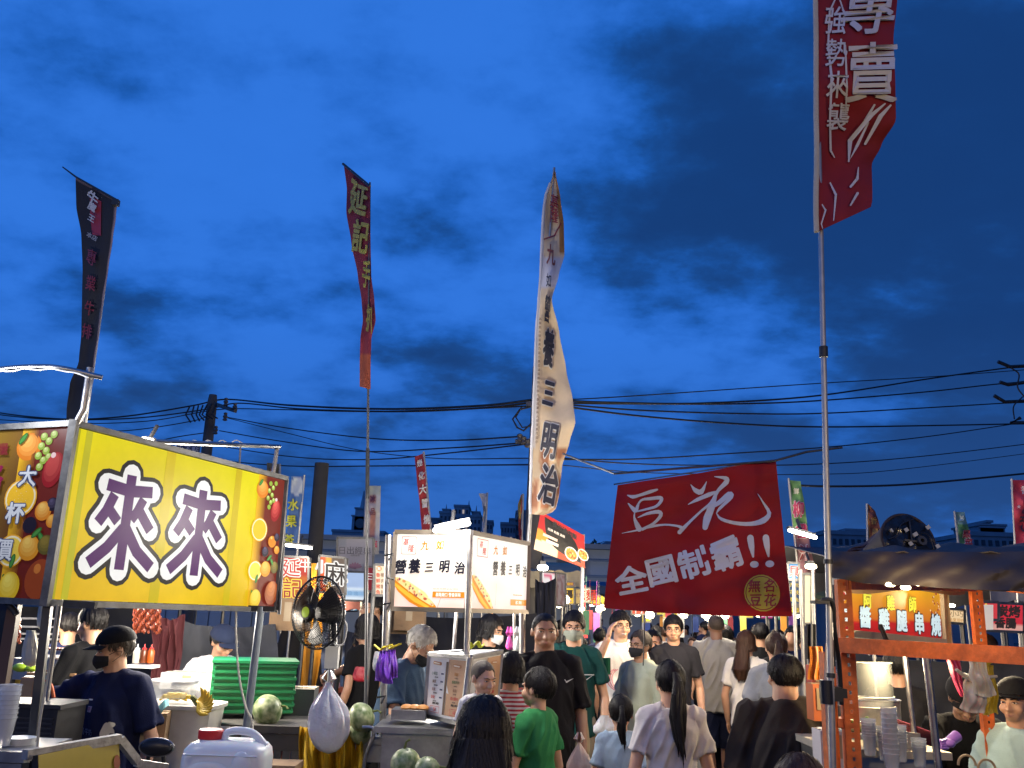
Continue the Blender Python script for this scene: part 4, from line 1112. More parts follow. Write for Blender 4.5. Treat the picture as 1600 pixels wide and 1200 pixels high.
# ============================================================ sandwich sign box
CRM, CRM2, ORG, NVY = (.98, .96, .89), (.92, .82, .60), (.62, .20, .01), (.012, .012, .025)
sw = thing('sign_box', 'white backlit two sided sandwich sign box on steel posts under the floodlight', 'sign', ground(735, 5.2))
SA = Panel(W(618, 831, 5.55), W(735, 832, 5.3), W(729, 954, 5.3), W(612, 951, 5.55))
SB = Panel(W(736, 832, 5.3), W(827, 850, 6.0), W(824, 956, 6.0), W(731, 954, 5.3))
def sand_face(P, narrow):
    m = MB()
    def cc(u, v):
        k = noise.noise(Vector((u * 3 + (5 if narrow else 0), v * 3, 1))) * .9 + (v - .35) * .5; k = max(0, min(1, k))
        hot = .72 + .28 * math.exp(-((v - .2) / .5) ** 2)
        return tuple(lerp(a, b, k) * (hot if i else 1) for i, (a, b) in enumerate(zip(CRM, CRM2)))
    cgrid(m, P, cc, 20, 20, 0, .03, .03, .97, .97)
    # red seal
    RED = (.62, .04, .02)
    frame_rect(m, P, .10, .06, .30 if not narrow else .27, .295, .008, RED, .002)
    text(m, P, '基', .16, .13, .085, RED, .01, .003, shear=.2); text(m, P, '隆', .235 if not narrow else .215, .215, .095, RED, .01, .003, shear=.15)
    text(m, P, '九', .42 if not narrow else .40, .175, .125, ORG, .03, .003, shear=.25, rot=.08); text(m, P, '如', .62 if not narrow else .55, .165, .12, ORG, .03, .003, shear=.2, rot=.06)
    xs = (.10, .29, .49, .69, .89) if not narrow else (.40, .53, .66, .79, .92)
    for k, ch in enumerate('營養三明治'):
        text(m, P, ch, xs[k], (.455 if not narrow else .42) - (.01 if k % 2 else -.004), (.175, .18, .13, .155, .15)[k] * (1 if not narrow else 1.05), NVY, .034, .003, sx=(1.0 if not narrow else .75), shear=.14, rot=.05)
    # the roll: layered brush strokes
    if not narrow: A, B, k = (.02, .62), (.64, 1.02), 1.0
    else: A, B, k = (.03, .56), (.42, 1.06), .95
    L = lambda t_, o=0: (lerp(A[0], B[0], t_ * .90) + o * .6, lerp(A[1], B[1], t_ * .86) - o)
    BR, BR2 = (.80, .26, .015), (.92, .50, .05)
    stroke(m, P, [L(0, -.01), L(.2, -.02), L(.5, -.03), L(.8, -.02), L(1, -.01)], [.08, .17, .20, .18, .08], BR, .0022, k=k)
    stroke(m, P, [L(.02, -.04), L(.3, -.05), L(.6, -.055), L(.9, -.04)], [.03, .05, .06, .03], BR2, .0032, k=k)
    stroke(m, P, [L(.05, .02), L(.3, .03), L(.7, .03), L(.95, .01)], [.05, .10, .11, .04], (.90, .72, .30), .0040, k=k)
    rn = random.Random(3)
    for i in range(26):
        t_ = rn.uniform(.06, .94); x, y = L(t_, rn.uniform(-.01, .055)); disc(m, P, x, y, rn.uniform(.012, .03) * k, rn.uniform(.008, .018) * k, rn.choice([(.55, .12, .06), (.85, .75, .30), (.30, .08, .10), (.80, .78, .62), (.75, .28, .10), (.42, .42, .08), (.86, .52, .28)]), .0052 + i * .00005, rot=rn.uniform(0, 3))
    text(m, P, 'KEELUNG GOURMET JIOU RU TAIWAN', .72 if not narrow else .80, .735 if not narrow else .77, .020, (.55, .22, .05), .01, .003, sx=1.0 if not narrow else .75)
    rect(m, P, .55 if not narrow else .68, .77 if not narrow else .83, .965, .845 if not narrow else .915, (.72, .24, .015), .002)
    text(m, P, '基隆廟口 營養美味' if not narrow else '廟口 美味', .757 if not narrow else .82, .807 if not narrow else .872, .050, CRM, .02, .0035, sx=.86)
    stroke(m, P, [(.66, .85), (.62, .97)], .004, (.45, .2, .05), .0025) if not narrow else stroke(m, P, [(.43, .63), (.42, .92)], .003, (.45, .2, .05), .0025)
    return m
for P_, nr in ((SA, False), (SB, True)):
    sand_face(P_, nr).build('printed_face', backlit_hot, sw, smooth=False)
    m = MB(); box_panel(m, P_, .11, .01, .01, .99, .99, front=-.01); m.build('light_box', dark_metal, sw, smooth=False)
    m = MB(); c = P_.c
    for a, b in ((0, 1), (1, 2), (2, 3), (3, 0)): m.bar(c[a], c[b], .022, .026)
    m.build('frame', M('bronze aluminium frame', (.22, .19, .16), .4, .8), sw, smooth=False)
def vpost(x0, y0, x1, y1, d, r, mat, parent, n=10, name='post'):
    a = W(x0, y0, d); b = W(x1, y1, d); k = a.z / (a.z - b.z); b2 = a + (b - a) * k; m = MB(); m.tube([b2, a], r, n); return m.build(name, mat, parent)
vpost(607, 836, 596, 1195, 5.5, .020, steel, sw); vpost(614, 836, 603, 960, 5.55, .008, dark_metal, sw, name='edge_tube') if False else None
vpost(735, 828, 727, 1100, 5.28, .019, steel, sw); vpost(713, 955, 709, 1010, 6.6, .014, steel, sw); vpost(803, 955, 803, 1000, 6.8, .010, steel, sw); vpost(816, 957, 816, 1020, 6.2, .020, pole_metal, sw)
m = MB()
for (x, y, s_) in ((609, 868, 1), (608, 905, -1), (735, 902, 1), (605, 945, 1), (597, 1090, 1)):
    p = W(x, y, 5.42); m.tube([p + Vector((-.03 * s_, 0, 0)), p + Vector((.02 * s_, -.02, .01)), p + Vector((.0, -.03, -.03))], .006, 6)
m.build('clamp', dark_metal, sw)

# ============================================================ flag poles and tall flags
def flagpole(label, x0, y0, d, x1=None, y1=None, r=.016, mat=None, joints=(), base=True):
    a = W(x0, y0, d); b = W(x1, y1, d) if x1 is not None else Vector((a.x, d, 0)); k = a.z / (a.z - b.z) if a.z > b.z else 1; b2 = a + (b - a) * k
    t = thing('flag_pole', label, 'pole', Vector((b2.x, d, 0)))
    m = MB(); m.tube([b2, lerp(b2, a, .5), a], [r, r * .85, r * .6], 10); m.build('shaft', mat or pole_metal, t)
    for (jy0, jy1) in joints:
        f0 = (jy0 - y0) / ((y1 if y1 else 1200) - y0); f1 = (jy1 - y0) / ((y1 if y1 else 1200) - y0)
        m = MB(); m.tube([a + (b - a) * f0, a + (b - a) * f1], r * 1.25, 10); m.build('joint', dark_metal, t)
    return t
# red flag on the right
F = Flag([(-60, 1273, 1392, 0, .05, 0), (0, 1273, 1402, 0, .08, 0), (60, 1274, 1396, 0, .0, 0), (130, 1274, 1399, 0, -.05, 2), (185, 1274, 1400, 0, .02, 4), (225, 1275, 1377, 0, .10, 4), (258, 1275, 1362, 0, .12, -2), (300, 1274, 1363, 0, .05, -8), (325, 1274, 1363, 0, .02, -24), (343, 1275, 1361, 0, 0, -40)], 3.1, .035)
REDF = (.22, .010, .018)
m = MB(); cloth(m, F, REDF, 14, 60)
m2 = MB(); gf = (.55, .54, .56)
text(m2, F, '專', .66, .185, .20, gf, .016, .012, sx=.80, rot=.06, shear=.2); text(m2, F, '賣', .70, .435, .225, gf, .018, .012, sx=.70, rot=.05, shear=.15)
stroke(m2, F, [(.85, .555), (.68, .60), (.50, .70), (.56, .78), (.62, .72), (.66, .63)], [.005, .014, .018, .008, .012, .006], gf, .012); stroke(m2, F, [(.92, .56), (.80, .60), (.74, .71)], [.006, .014, .010], gf, .012); stroke(m2, F, [(.72, .56), (.62, .62)], [.006, .012], gf, .012)
stroke(m2, F, [(.74, .805), (.72, .85), (.60, .88)], [.004, .012, .010], gf, .012); stroke(m2, F, [(.72, .91), (.60, .955)], [.012, .008], gf, .012)
stroke(m2, F, [(.24, .86), (.34, .905), (.30, .99)], [.006, .010, .004], gf, .012); stroke(m2, F, [(.10, .93), (.16, .95), (.08, .985), (.10, 1.0)], [.004, .008, .006, .003], gf, .012)
for k, ch in enumerate('強勢來襲'): text(m2, F, ch, .245 + .01 * k, .235 + .125 * k, .105, gf, .01, .012, sx=.62, shear=.1)
stroke(m2, F, [(.27, .13), (.17, .20), (.15, .33), (.19, .46), (.17, .62), (.22, .74), (.30, .765)], [.004, .006, .006, .008, .006, .008, .004], gf, .012); stroke(m2, F, [(.27, .13), (.34, .20), (.37, .36), (.38, .50), (.36, .6)], [.004, .005, .005, .006, .003], gf, .012)
t = thing('flag', 'dark red flag with white brush characters flying at the top right', 'flag', W(1275, 350, 3.1))
m.build('cloth', M('red flag cloth', 'Col', .85, var=.15, vscale=4, bump=.2, bscale=12), t); m2.build('lettering', ink, t, smooth=False)
m = MB(); m.tube([F.at(.005, v / 20, .004) for v in range(21)], .010, 8); m.build('pole_sleeve', M('beige sleeve', (.45, .43, .38), .85, bump=.5, bscale=90), t)
flagpole('aluminium flag pole of the red flag, taped to the orange rack', 1272, -120, 3.12, 1301, 1195, .0125, joints=((622, 638), (930, 936), (1080, 1086)))
# beige sandwich flag
BG = (.64, .50, .33)
F = Flag([(268, 865, 868, 0, 0, 0), (312, 851, 876, 0, .02, 0), (350, 848, 881, 0, .06, 0), (398, 846, 882, 0, .04, 0), (430, 845, 873, 0, -.02, 0), (468, 842, 862, 0, -.06, 0), (520, 838, 874, 0, .02, 0), (580, 836, 885, 0, .06, 0), (625, 834, 895, 0, .02, 0), (660, 833, 899, 0, -.06, 0), (690, 831, 890, 0, -.02, 0), (730, 830, 878, 0, .05, 0), (770, 829, 874, 0, .04, 4), (795, 828, 868, 0, .0, 6), (804, 829, 850, 0, 0, 2)], 6.3, .03)
def bgc(u, v):
    if v > .80:
        k = noise.noise(Vector((u * 3.5, v * 14, 3))); k = .5 + k * 1.3
        return (.46, .20, .10) if k > .95 else (.30, .13, .07) if k < .12 else (.50, .30, .18) if k < .5 else BG
    if .245 < v < .335: return (.55, .54, .58)
    if u > .75 and v < .24: return (.36, .17, .05)
    if u < .12: return (.60, .58, .58)
    return BG
m = MB(); cloth(m, F, bgc, 16, 90); t = thing('flag', 'tall beige sandwich flag with black brush characters, twisted by the wind', 'flag', W(829, 804, 6.3))
m.build('cloth', cloth_ink, t)
m2 = MB(); dk = (.03, .03, .045)
def ftext(ch, x, y, hp, wp, col, off=.035, rot=0, shear=0):
    r = interp(F.rows, y); u = (x - r[0]) / (r[1] - r[0]); v = (y - F.y0) / (F.y1 - F.y0)
    pts, FF, _ = glyph(ch, 0.0)
    for ox, oy in thick(off):
        out = []; hh = .02 + (.006 if off < .06 else 0) + hk()
        for X, Y in pts:
            X += ox; Y += oy
            X2 = X * math.cos(rot) - Y * math.sin(rot) + shear * Y; Y2 = X * math.sin(rot) + Y * math.cos(rot)
            xx, yy = x + X2 * wp, y - Y2 * hp; r = interp(F.rows, yy); uu = (xx - r[0]) / max(1, r[1] - r[0])
            out.append(F.at(uu, (yy - F.y0) / (F.y1 - F.y0), hh))
        m2.col(col).add(out, [tuple(reversed(f)) for f in FF])
rs = (.22, .03, .03)
ftext('基', 866, 318, 26, 14, rs, .02, -.2); ftext('隆', 866, 340, 22, 14, rs, .02, -.1)
stroke(m2, F, [(.10, .20), (.55, .19), (.85, .155)], [.004, .005, .004], rs, .02)
ftext('九', 861, 400, 34, 14, (.22, .06, .04), .03, -.1); ftext('如', 857, 440, 22, 8, dk, .02, -.1)
for (ch, x, y, hp, wp) in (('營', 855, 484, 44, 9), ('養', 857, 545, 60, 17), ('三', 857, 616, 46, 18), ('明', 858, 690, 58, 26), ('治', 857, 757, 62, 30)):
    if ch in '明治三養':
        ftext(ch, x, y, hp * 1.0, wp * 1.0, (.62, .60, .58), .07, -.12, .2)
    ftext(ch, x, y, hp, wp, dk, .035, -.12, .2)
for i in range(30): ftext('高麗菜火腿蛋美乃滋小黃瓜滷蛋熱狗外酥內嫩'[i % 20], 844 - i * .2, 500 + i * 6.6, 4.6, 4.2, (.16, .10, .08), .01)
m2.build('lettering', ink, t, smooth=False)
m = MB(); m.tube([F.at(.0, v / 30, -.004) for v in range(1, 31)], .011, 8); m.build('pole_sleeve', M('pale sleeve', (.60, .60, .62), .85), t)
flagpole('white flag pole of the beige sandwich flag, behind the sandwich sign', 866, 262, 6.33, 826, 845, .016)
# maroon flag with yellow characters
F = Flag([(272, 537, 578, .3, 0, 34), (300, 542, 578, .3, 0, 10), (330, 541, 578, .26, 0, 0), (380, 549, 579, .22, 0, 0), (430, 559, 580, .15, .0, 0), (470, 565, 585, .10, -.05, 0), (500, 567, 587, .05, -.06, 0), (530, 563, 580, .02, 0, 0), (570, 562, 579, .05, 0, 0), (606, 562, 579, .05, 0, 4)], 6.0, .02)
m = MB(); cloth(m, F, lambda u, v: (.16, .014, .032) if v < .84 else (.22, .045, .02), 10, 60)
t = thing('flag', 'narrow maroon flag with yellow green characters in the middle of the sky', 'flag', W(579, 606, 6.0)); m.build('cloth', cloth_ink, t)
m2 = MB(); yg = (.30, .27, .03)
for (ch, x, y, hp, wp) in (('延', 561, 312, 56, 28), ('記', 564, 372, 54, 26), ('手', 573, 430, 46, 13), ('扒', 578, 500, 44, 10)): ftext(ch, x, y, hp, wp, yg, .03, -.12, .1)
m2.build('lettering', ink, t, smooth=False)
m = MB(); m.tube([W(536, 256, 6.28), W(578, 291, 6.0)], .010, 6); m.build('top_rod', dark_metal, t)
flagpole('thin telescopic flag pole of the maroon flag', 578, 285, 6.02, 573, 900, .011, mat=M('grey pole', (.10, .10, .105), .5, .4), joints=((605, 625), (716, 790)))
# black flag at the left
F = Flag([(293, 118, 183, .15, 0, 37), (330, 119, 181, .15, 0, 16), (370, 127, 176, .12, 0, 6), (420, 129, 169, .10, 0, 0), (470, 128, 161, .10, 0, 0), (520, 127, 154, .1, 0, 0), (565, 123, 147, .08, 0, 0), (600, 109, 144, .05, .02, 0), (640, 104, 137, .05, .02, 0), (700, 102, 130, .05, .02, 0)], 4.7, .02)
m = MB(); cloth(m, F, lambda u, v: (.33, .24, .27) if (u > .93 or v < .008) else (.014, .014, .020), 14, 60)
t = thing('flag', 'narrow black flag with a red patch and faded red characters at the upper left', 'flag', W(135, 660, 4.7)); m.build('cloth', cloth_ink, t)
m2 = MB(); rd = (.16, .02, .03)
m2.col((.28, .02, .025)); m2.grid(lambda a, b: F.at(lerp(.36, .64, a), lerp(.045, .185, b), .006), 3, 6)
wt = (.50, .50, .52)
for (ch, x, y, hp) in (('牛', 148, 313, 20), ('魔', 147, 327, 14), ('王', 146, 345, 12)): ftext(ch, x, y, hp, hp * .9, wt, .03, -.35)
ftext('本店', 147, 373, 9, 9, (.28, .28, .30), .02, -.4)
for (ch, x, y, hp) in (('專', 146, 405, 26), ('業', 145, 445, 24), ('牛', 143, 484, 24), ('排', 139, 520, 24)): ftext(ch, x, y, hp, 16, rd, .02, -.2)
m2.build('lettering', ink, t, smooth=False)
m = MB(); m.tube([W(98, 261, 4.9), W(118, 276, 4.85), W(183, 313, 4.7)], [.004, .006, .008], 6); m.build('top_rod', dark_metal, t)
m = MB(); m.box(W(181, 317, 4.69), (.035, .03, .035)); m.build('rod_clip', black_plastic, t)
flagpole('flag pole of the black flag, behind the corner of the yellow sign', 182, 314, 4.72, 134, 660, .010)

# ============================================================ big red bean curd banner
BP = Panel(W(965, 758, 4.5), W(1212, 718, 4.35), W(1238, 963, 4.35), W(943, 950, 4.5))
c = BP.c
def px_uv(x, y):
    # inverse bilinear in photo pixels (banner corners)
    A, B, C_, D_ = (965, 758), (1212, 718), (1238, 963), (943, 950); u = v = .5
    for _ in range(12):
        X = (A[0] * (1 - u) + B[0] * u) * (1 - v) + (D_[0] * (1 - u) + C_[0] * u) * v; Y = (A[1] * (1 - u) + B[1] * u) * (1 - v) + (D_[1] * (1 - u) + C_[1] * u) * v
        ex, ey = x - X, y - Y; u += ex / 270; v += (ey + ex * .13 * (1 - v)) / 215
    return u, v
t = thing('banner', 'big square red banner with white brush characters slung over the aisle', 'banner', W(1090, 955, 4.4))
BRED = (.34, .012, .016)
def bwave(u, v): return .008 * math.sin(u * 9 + v * 3) + .006 * noise.noise(Vector((u * 5, v * 9, 2))) * 2 - .012 * math.exp(-((u - .42) / .05) ** 2) * v
class WP:
    W = BP.W; H = BP.H; n = BP.n
    @staticmethod
    def at(u, v, h=0.0): return BP.at(u, v, h + bwave(u, v)) + Vector((0, 0, -.012 * math.sin(PI * u) * (1 if v > .5 else .3)))
m = MB(); m.col(BRED); m.grid(lambda a, b: WP.at(a, b), 40, 30); m.grid(lambda a, b: WP.at(1 - a, b, -.002), 40, 30)
m.build('cloth', M('red vinyl banner', (.36, .010, .014), .55, var=.14, vscale=3, bump=.35, bscale=5, spec=.2), t)
m = MB(); GW = (.68, .68, .70)
def zs(pts):   # zoom pixels (x4 from 900,700) -> banner strokes
    P_ = [px_uv(900 + x / 4, 700 + y / 4) for x, y, w in pts]; return P_, [w / 4 / 215 for x, y, w in pts]
for s_ in ([(325, 298, 8), (360, 308, 26), (400, 298, 20), (470, 275, 24), (512, 262, 14)], [(330, 352, 8), (358, 382, 24), (378, 396, 30), (395, 350, 14), (420, 325, 16), (470, 318, 22), (530, 312, 24), (538, 330, 24), (505, 368, 20), (440, 388, 16), (385, 402, 10)],
           [(372, 402, 6), (368, 440, 12), (385, 485, 30), (400, 512, 34)], [(392, 440, 6), (450, 415, 20), (520, 402, 26), (535, 425, 24), (490, 475, 18), (420, 512, 20)],
           [(290, 540, 3), (380, 520, 12), (470, 495, 18), (560, 482, 12), (640, 490, 14), (665, 500, 22)], [(655, 528, 28), (720, 462, 18), (790, 395, 14), (850, 345, 20), (895, 265, 22), (945, 212, 34), (940, 188, 24), (872, 176, 5)],
           [(724, 226, 4), (752, 262, 26), (790, 272, 34), (822, 208, 4)], [(708, 352, 5), (765, 322, 24), (840, 290, 28), (888, 272, 12)], [(885, 290, 10), (856, 370, 42), (828, 440, 50), (815, 500, 34)],
           [(830, 385, 14), (900, 345, 30), (960, 292, 34), (975, 310, 26), (905, 382, 18), (885, 412, 6)], [(885, 412, 5), (915, 450, 18), (1000, 476, 20), (1100, 482, 24), (1175, 462, 34), (1210, 415, 24), (1170, 345, 10), (1138, 294, 3)]):
    P_, ws = zs(s_); stroke(m, WP, crom([(a, b, 0) for a, b in P_], 3) and [(q.x, q.y) for q in crom([(a, b, 0) for a, b in P_], 3)], [lerp(ws[min(i // 3, len(ws) - 1)], ws[min(i // 3 + 1, len(ws) - 1)], (i % 3) / 3) for i in range(3 * (len(ws) - 1) + 1)], GW, .004)
for ch, zx, zy, w_ in (('全', 350, 820, 0), ('國', 540, 762, 0), ('制', 740, 712, 0), ('霸', 945, 662, 0)):
    u, v = px_uv(900 + zx / 4, 700 + zy / 4); text(m, WP, ch, u, v, .205, GW, .034, .004, sx=1.0, rot=R(15))
for zx in (1100, 1195):
    P_, ws = zs([(zx - 5, 572, 40), (zx + 2, 620, 34), (zx + 12, 680, 12)]); stroke(m, WP, P_, ws, GW, .004)
    u, v = px_uv(900 + (zx + 20) / 4, 700 + 728 / 4); disc(m, WP, u, v, .030, .022, GW, .004)
u, v = px_uv(1192, 926); YB = (.52, .40, .035)
disc(m, WP, u, v, .118, .118, YB, .003); disc(m, WP, u, v, .110, .110, (.25, .01, .02), .0045); disc(m, WP, u, v, .104, .104, YB, .0055)
for ch, dx, dy in (('無', -.038, -.045), ('名', .040, -.045), ('豆', -.038, .045), ('花', .040, .045)): text(m, WP, ch, u + dx, v + dy, .078, (.30, .012, .02), .025, .008, shear=.15)
m.build('lettering', M('white vinyl lettering', 'Col', .45, var=.04), t, smooth=False)
m = MB(); m.tube([BP.at(0, 0, -.004) + Vector((-.02, 0, .004)), BP.at(1, 0, -.004) + Vector((.03, 0, .006))], .004, 8); m.build('hanging_rod', steel, t)
m = MB(); m.tube([W(880, 709, 5.6), W(960, 740, 4.7), W(1210, 720, 4.30), W(1260, 706, 4.3), W(1316, 699, 4.3)], .006, 8); m.build('support_rod', steel_dull, label='thin steel rod the red bean banner hangs from, reaching past the flag pole', cat='rod')
m = MB(); m.tube([W(1008, 952, 4.6), W(1005, 1040, 4.6)], .003, 5); m.build('tie_string', black_plastic, label='thin tie string under the lower left edge of the red bean banner', cat='string')

# ============================================================ food banner by the utility pole
FP_ = Panel(W(845, 799, 8.2), W(913, 837, 8.4), W(914, 888, 8.4), W(834, 858, 8.2))
t = thing('banner', 'small red and orange food banner with noodle bowls beside the thick utility pole', 'banner', W(875, 880, 8.3)); m = MB()
cgrid(m, FP_, lambda u, v: (.45, .018, .02) if v < .42 + .1 * math.sin(u * 3) else ((.80, .30, .04) if v < .62 + .2 * (1 - u) * .5 else ((.92, .72, .45) if u < .45 else (.60, .07, .03))), 30, 24)
text(m, FP_, '長治滷肉飯', .55, .16, .15, (.03, .03, .03), .04, .003, rot=-.05, sx=1.1); text(m, FP_, '招牌 乾麵 湯麵', .38, .34, .07, (.85, .75, .65), .02, .003, sx=1.2)
for (u, v, r_) in ((.72, .74, .20), (.96, .62, .17)):
    disc(m, FP_, u, v, r_ * 1.1, r_, (.85, .82, .75), .004); disc(m, FP_, u, v, r_ * .92, r_ * .8, (.75, .32, .05), .0045)
    rn = random.Random(int(u * 100))
    for i in range(22): disc(m, FP_, u + rn.uniform(-.10, .10) * r_ * 5 * .8, v + rn.uniform(-.6, .6) * r_, .035, .018, rn.choice([(.85, .50, .12), (.42, .10, .03), (.25, .35, .05), (.90, .70, .30), (.70, .25, .05)]), .0052 + i * .0001, rot=rn.uniform(0, 3))
rect(m, FP_, .12, .50, .42, .57, (.85, .65, .5), .003); rect(m, FP_, .2, .62, .45, .70, (.85, .80, .7), .003)
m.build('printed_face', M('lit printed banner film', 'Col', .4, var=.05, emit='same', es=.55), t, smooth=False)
m = MB(); box_panel(m, FP_, .006, 0, 0, 1, 1, front=-.002); m.build('backing', dark_metal, t, smooth=False)
m = MB(); a = W(911, 835, 8.43); b = W(908, 985, 8.43); b2 = a + (b - a) * (a.z / (a.z - b.z)); m.tube([b2, a], .017, 8); m.build('pole', pole_metal, t)

# ============================================================ small distant banners
def far_banner(label, rows, d, colf, letters, pole=True, wave=.03, nu=8, nv=26, poleside=1, polebot=None):
    global F, m2
    F = Flag(rows, d, wave); t = thing('banner', label, 'banner', F.at(.5, 1), 'tall banners on poles over the market'); m = MB(); cloth(m, F, colf, nu, nv); m.build('cloth', cloth_ink, t)
    m2 = MB()
    for (ch, x, y, hp, wp, c_, *ex) in letters: ftext(ch, x, y, hp, wp, c_, *(ex or (.03,)))
    if len(m2.v): m2.build('lettering', ink, t, smooth=False)
    if pole:
        a = F.at(poleside, 0, -.01); b = F.at(poleside, 1, -.01); b2 = a + (b - a) * (a.z / max(.1, (a.z - b.z))) if True else b; b2.y = a.y
        m = MB(); m.tube([b2, a + (a - b) * .02], .013 * d / 10, 8); m.build('pole', pole_metal, t)
    return t
blu = (.045, .10, .26)
far_banner('sky blue fruit banner with yellow characters beside the yellow sign', [(744, 455, 475, 0, 0, 0), (790, 452, 472, 0, 0, 0), (850, 447, 465, 0, 0, 0)], 9, lambda u, v: blu if v > .3 else ((.35, .38, .42) if (u - .5) ** 2 * 4 + (v - .15) ** 2 * 50 < .9 else blu), [('水', 459, 789, 19, 17, (.42, .42, .03)), ('果', 456, 815, 20, 17, (.42, .42, .03)), ('茶', 453, 843, 16, 15, (.40, .40, .03))])
far_banner('pale pink and teal food banner just right of the thin black pole', [(759, 573, 595, 0, 0, 0), (800, 572, 594, 0, 0, 0), (866, 568, 592, 0, 0, 0)], 10, lambda u, v: (.30, .32, .28) if v < .12 else ((.36, .36, .38) if u > .7 else ((.30, .14, .12) if noise.noise(Vector((u * 3, v * 8, 1))) > 0 else (.26, .24, .28))), [('冰', 583, 780, 12, 9, (.12, .03, .05)), ('品', 583, 800, 12, 9, (.12, .03, .05)), ('店', 586, 850, 12, 9, (.5, .02, .10))], poleside=0)
far_banner('narrow red banner with white characters leaning right behind the sandwich sign', [(711, 648, 662, .2, .2, -6), (745, 651, 666, .2, .2, -4), (790, 656, 670, .2, .2, -2), (830, 659, 673, .2, .2, 0)], 11, (.25, .02, .03), [('幾', 656, 724, 11, 9, (.5, .5, .52)), ('化', 659, 744, 13, 10, (.5, .5, .52)), ('大', 661, 765, 15, 12, (.55, .55, .57)), ('冒', 664, 787, 15, 11, (.55, .55, .57)), ('燒', 667, 812, 15, 10, (.55, .55, .57))])
far_banner('small white banner twisted on its pole right of the spired towers', [(771, 748, 761, 0, 0, 0), (784, 753, 761, 0, 0, 0), (800, 755, 759, 0, 0, 0), (832, 753, 758, 0, 0, 0)], 16, (.42, .42, .45), [('夜', 757, 795, 9, 4, (.05, .08, .15))], nu=4)
far_banner('thin dark red and yellow banner furled on its pole left of the beige flag', [(773, 814, 817, 0, 0, 0), (790, 809, 816, 0, 0, 0), (810, 810, 817, 0, 0, 0), (845, 811, 815, 0, 0, 0)], 14, lambda u, v: (.25, .03, .03) if u > .5 or v > .5 else (.35, .22, .05), [], nu=4)
far_banner('green banner with pink character citrus juice behind the flag pole', [(751, 1233, 1251, 0, 0, 2), (800, 1237, 1259, 0, 0, 0), (840, 1241, 1264, 0, 0, 0), (895, 1248, 1274, 0, 0, 0)], 8.5, lambda u, v: (.10, .22, .08) if v < .55 else (.25, .12, .14), [('柳', 1246, 796, 26, 18, (.50, .40, .42), .07), ('柳', 1246, 796, 26, 18, (.40, .03, .09)), ('橙', 1251, 830, 24, 18, (.50, .40, .42), .07), ('橙', 1251, 830, 24, 18, (.40, .03, .09)), ('汁', 1257, 864, 26, 20, (.55, .5, .5), .07), ('汁', 1257, 864, 26, 20, (.25, .05, .06)), ('鮮', 1243, 768, 10, 9, (.5, .5, .4))], poleside=0)
far_banner('orange brown shark fin shaped banner behind the left side of the roof fan', [(788, 1355, 1358, 0, 0, 0), (800, 1355, 1368, 0, 0, 0), (815, 1355, 1373, 0, 0, 0), (850, 1356, 1382, 0, 0, 0)], 11, lambda u, v: (.28, .11, .02) if u < .25 or v < .1 else (.14, .04, .03), [('香', 1364, 814, 12, 10, (.35, .2, .06)), ('腸', 1366, 832, 12, 10, (.35, .2, .06))], poleside=0)
far_banner('green banner with red characters for fruit and vegetable juice right of the roof fan', [(800, 1492, 1507, 0, 0, 0), (830, 1496, 1514, 0, 0, 0), (866, 1500, 1524, 0, 0, 0)], 11, lambda u, v: (.32, .36, .34) if u < .12 else ((.18, .30, .25) if v < .3 else (.10, .24, .09)), [('果', 1509, 835, 13, 13, (.60, .50, .50), .08), ('果', 1509, 835, 13, 13, (.45, .03, .05), .04), ('菜', 1512, 848, 13, 13, (.6, .5, .5), .08), ('菜', 1512, 848, 13, 13, (.45, .03, .05), .04), ('汁', 1515, 861, 12, 12, (.45, .03, .05), .04), ('鮮', 1501, 810, 9, 8, (.5, .55, .5))], poleside=0)
far_banner('pink red banner with curly black lettering cut by the right edge', [(750, 1582, 1612, 0, 0, 0), (800, 1584, 1614, 0, 0, 0), (866, 1588, 1618, 0, 0, 0)], 7, (.38, .03, .06), [('C', 1597, 826, 15, 14, (.03, .03, .05), .04, 1.5), ('H', 1595, 812, 12, 12, (.03, .03, .05), .04, 1.5), ('O', 1598, 800, 10, 10, (.03, .03, .05), .04, 1.5), ('★', 1589, 792, 7, 7, (.55, .35, .35)), ('香', 1598, 766, 14, 12, (.5, .35, .35))], poleside=0)
far_banner('small brown poster banner peeking over the far corner of the yellow sign', [(724, 417, 437, 0, 0, 2), (745, 417, 437, 0, 0, 2)], 13, lambda u, v: (.16, .06, .04) if noise.noise(Vector((u * 6, v * 6, 1))) > 0 else (.10, .09, .06), [('串', 427, 735, 9, 9, (.35, .12, .08))], nu=6, nv=6)
F = Panel(W(277, 692, 16), W(312, 695, 16), W(310, 712, 16), W(275, 709, 16)); t = thing('sign', 'small dark blue sign with white characters at the foot of the left utility pole', 'sign', F.at(.5, 1)); m = MB(); box_panel(m, F, .05); m.build('board', M('dark blue board', (.02, .03, .08), .5), t, smooth=False)
m = MB(); text(m, F, '小不點', .5, .5, .62, (.45, .45, .5), .02, .01); m.build('lettering', ink, t, smooth=False)

for k, (x, y, d, e) in enumerate(((925, 946, 34, 700), (560, 930, 36, 500))):  # lamps put in to brighten the pale hall wall
    lamp(('lamp added to light the hall near the red banner', 'lamp added to light the hall at the left, behind the stalls')[k], x, y, d, e, .15, 0, .04, off=(0, .3, 0), col=(.95, .95, 1))

lamp('hidden warm lamp added behind the orange beam to light the cooking pot', 1392, 1012, 4.2, 20, .08, 0, .015, glow=bulb_glow, off=(0, -.03, -.06), col=(1, .76, .42))  # out of sight, added for the warm glow inside the rack stall
lamp('lamp hung high over the aisle between the sandwich stall and the red banner', 905, 760, 4.6, 0, .1) if False else None
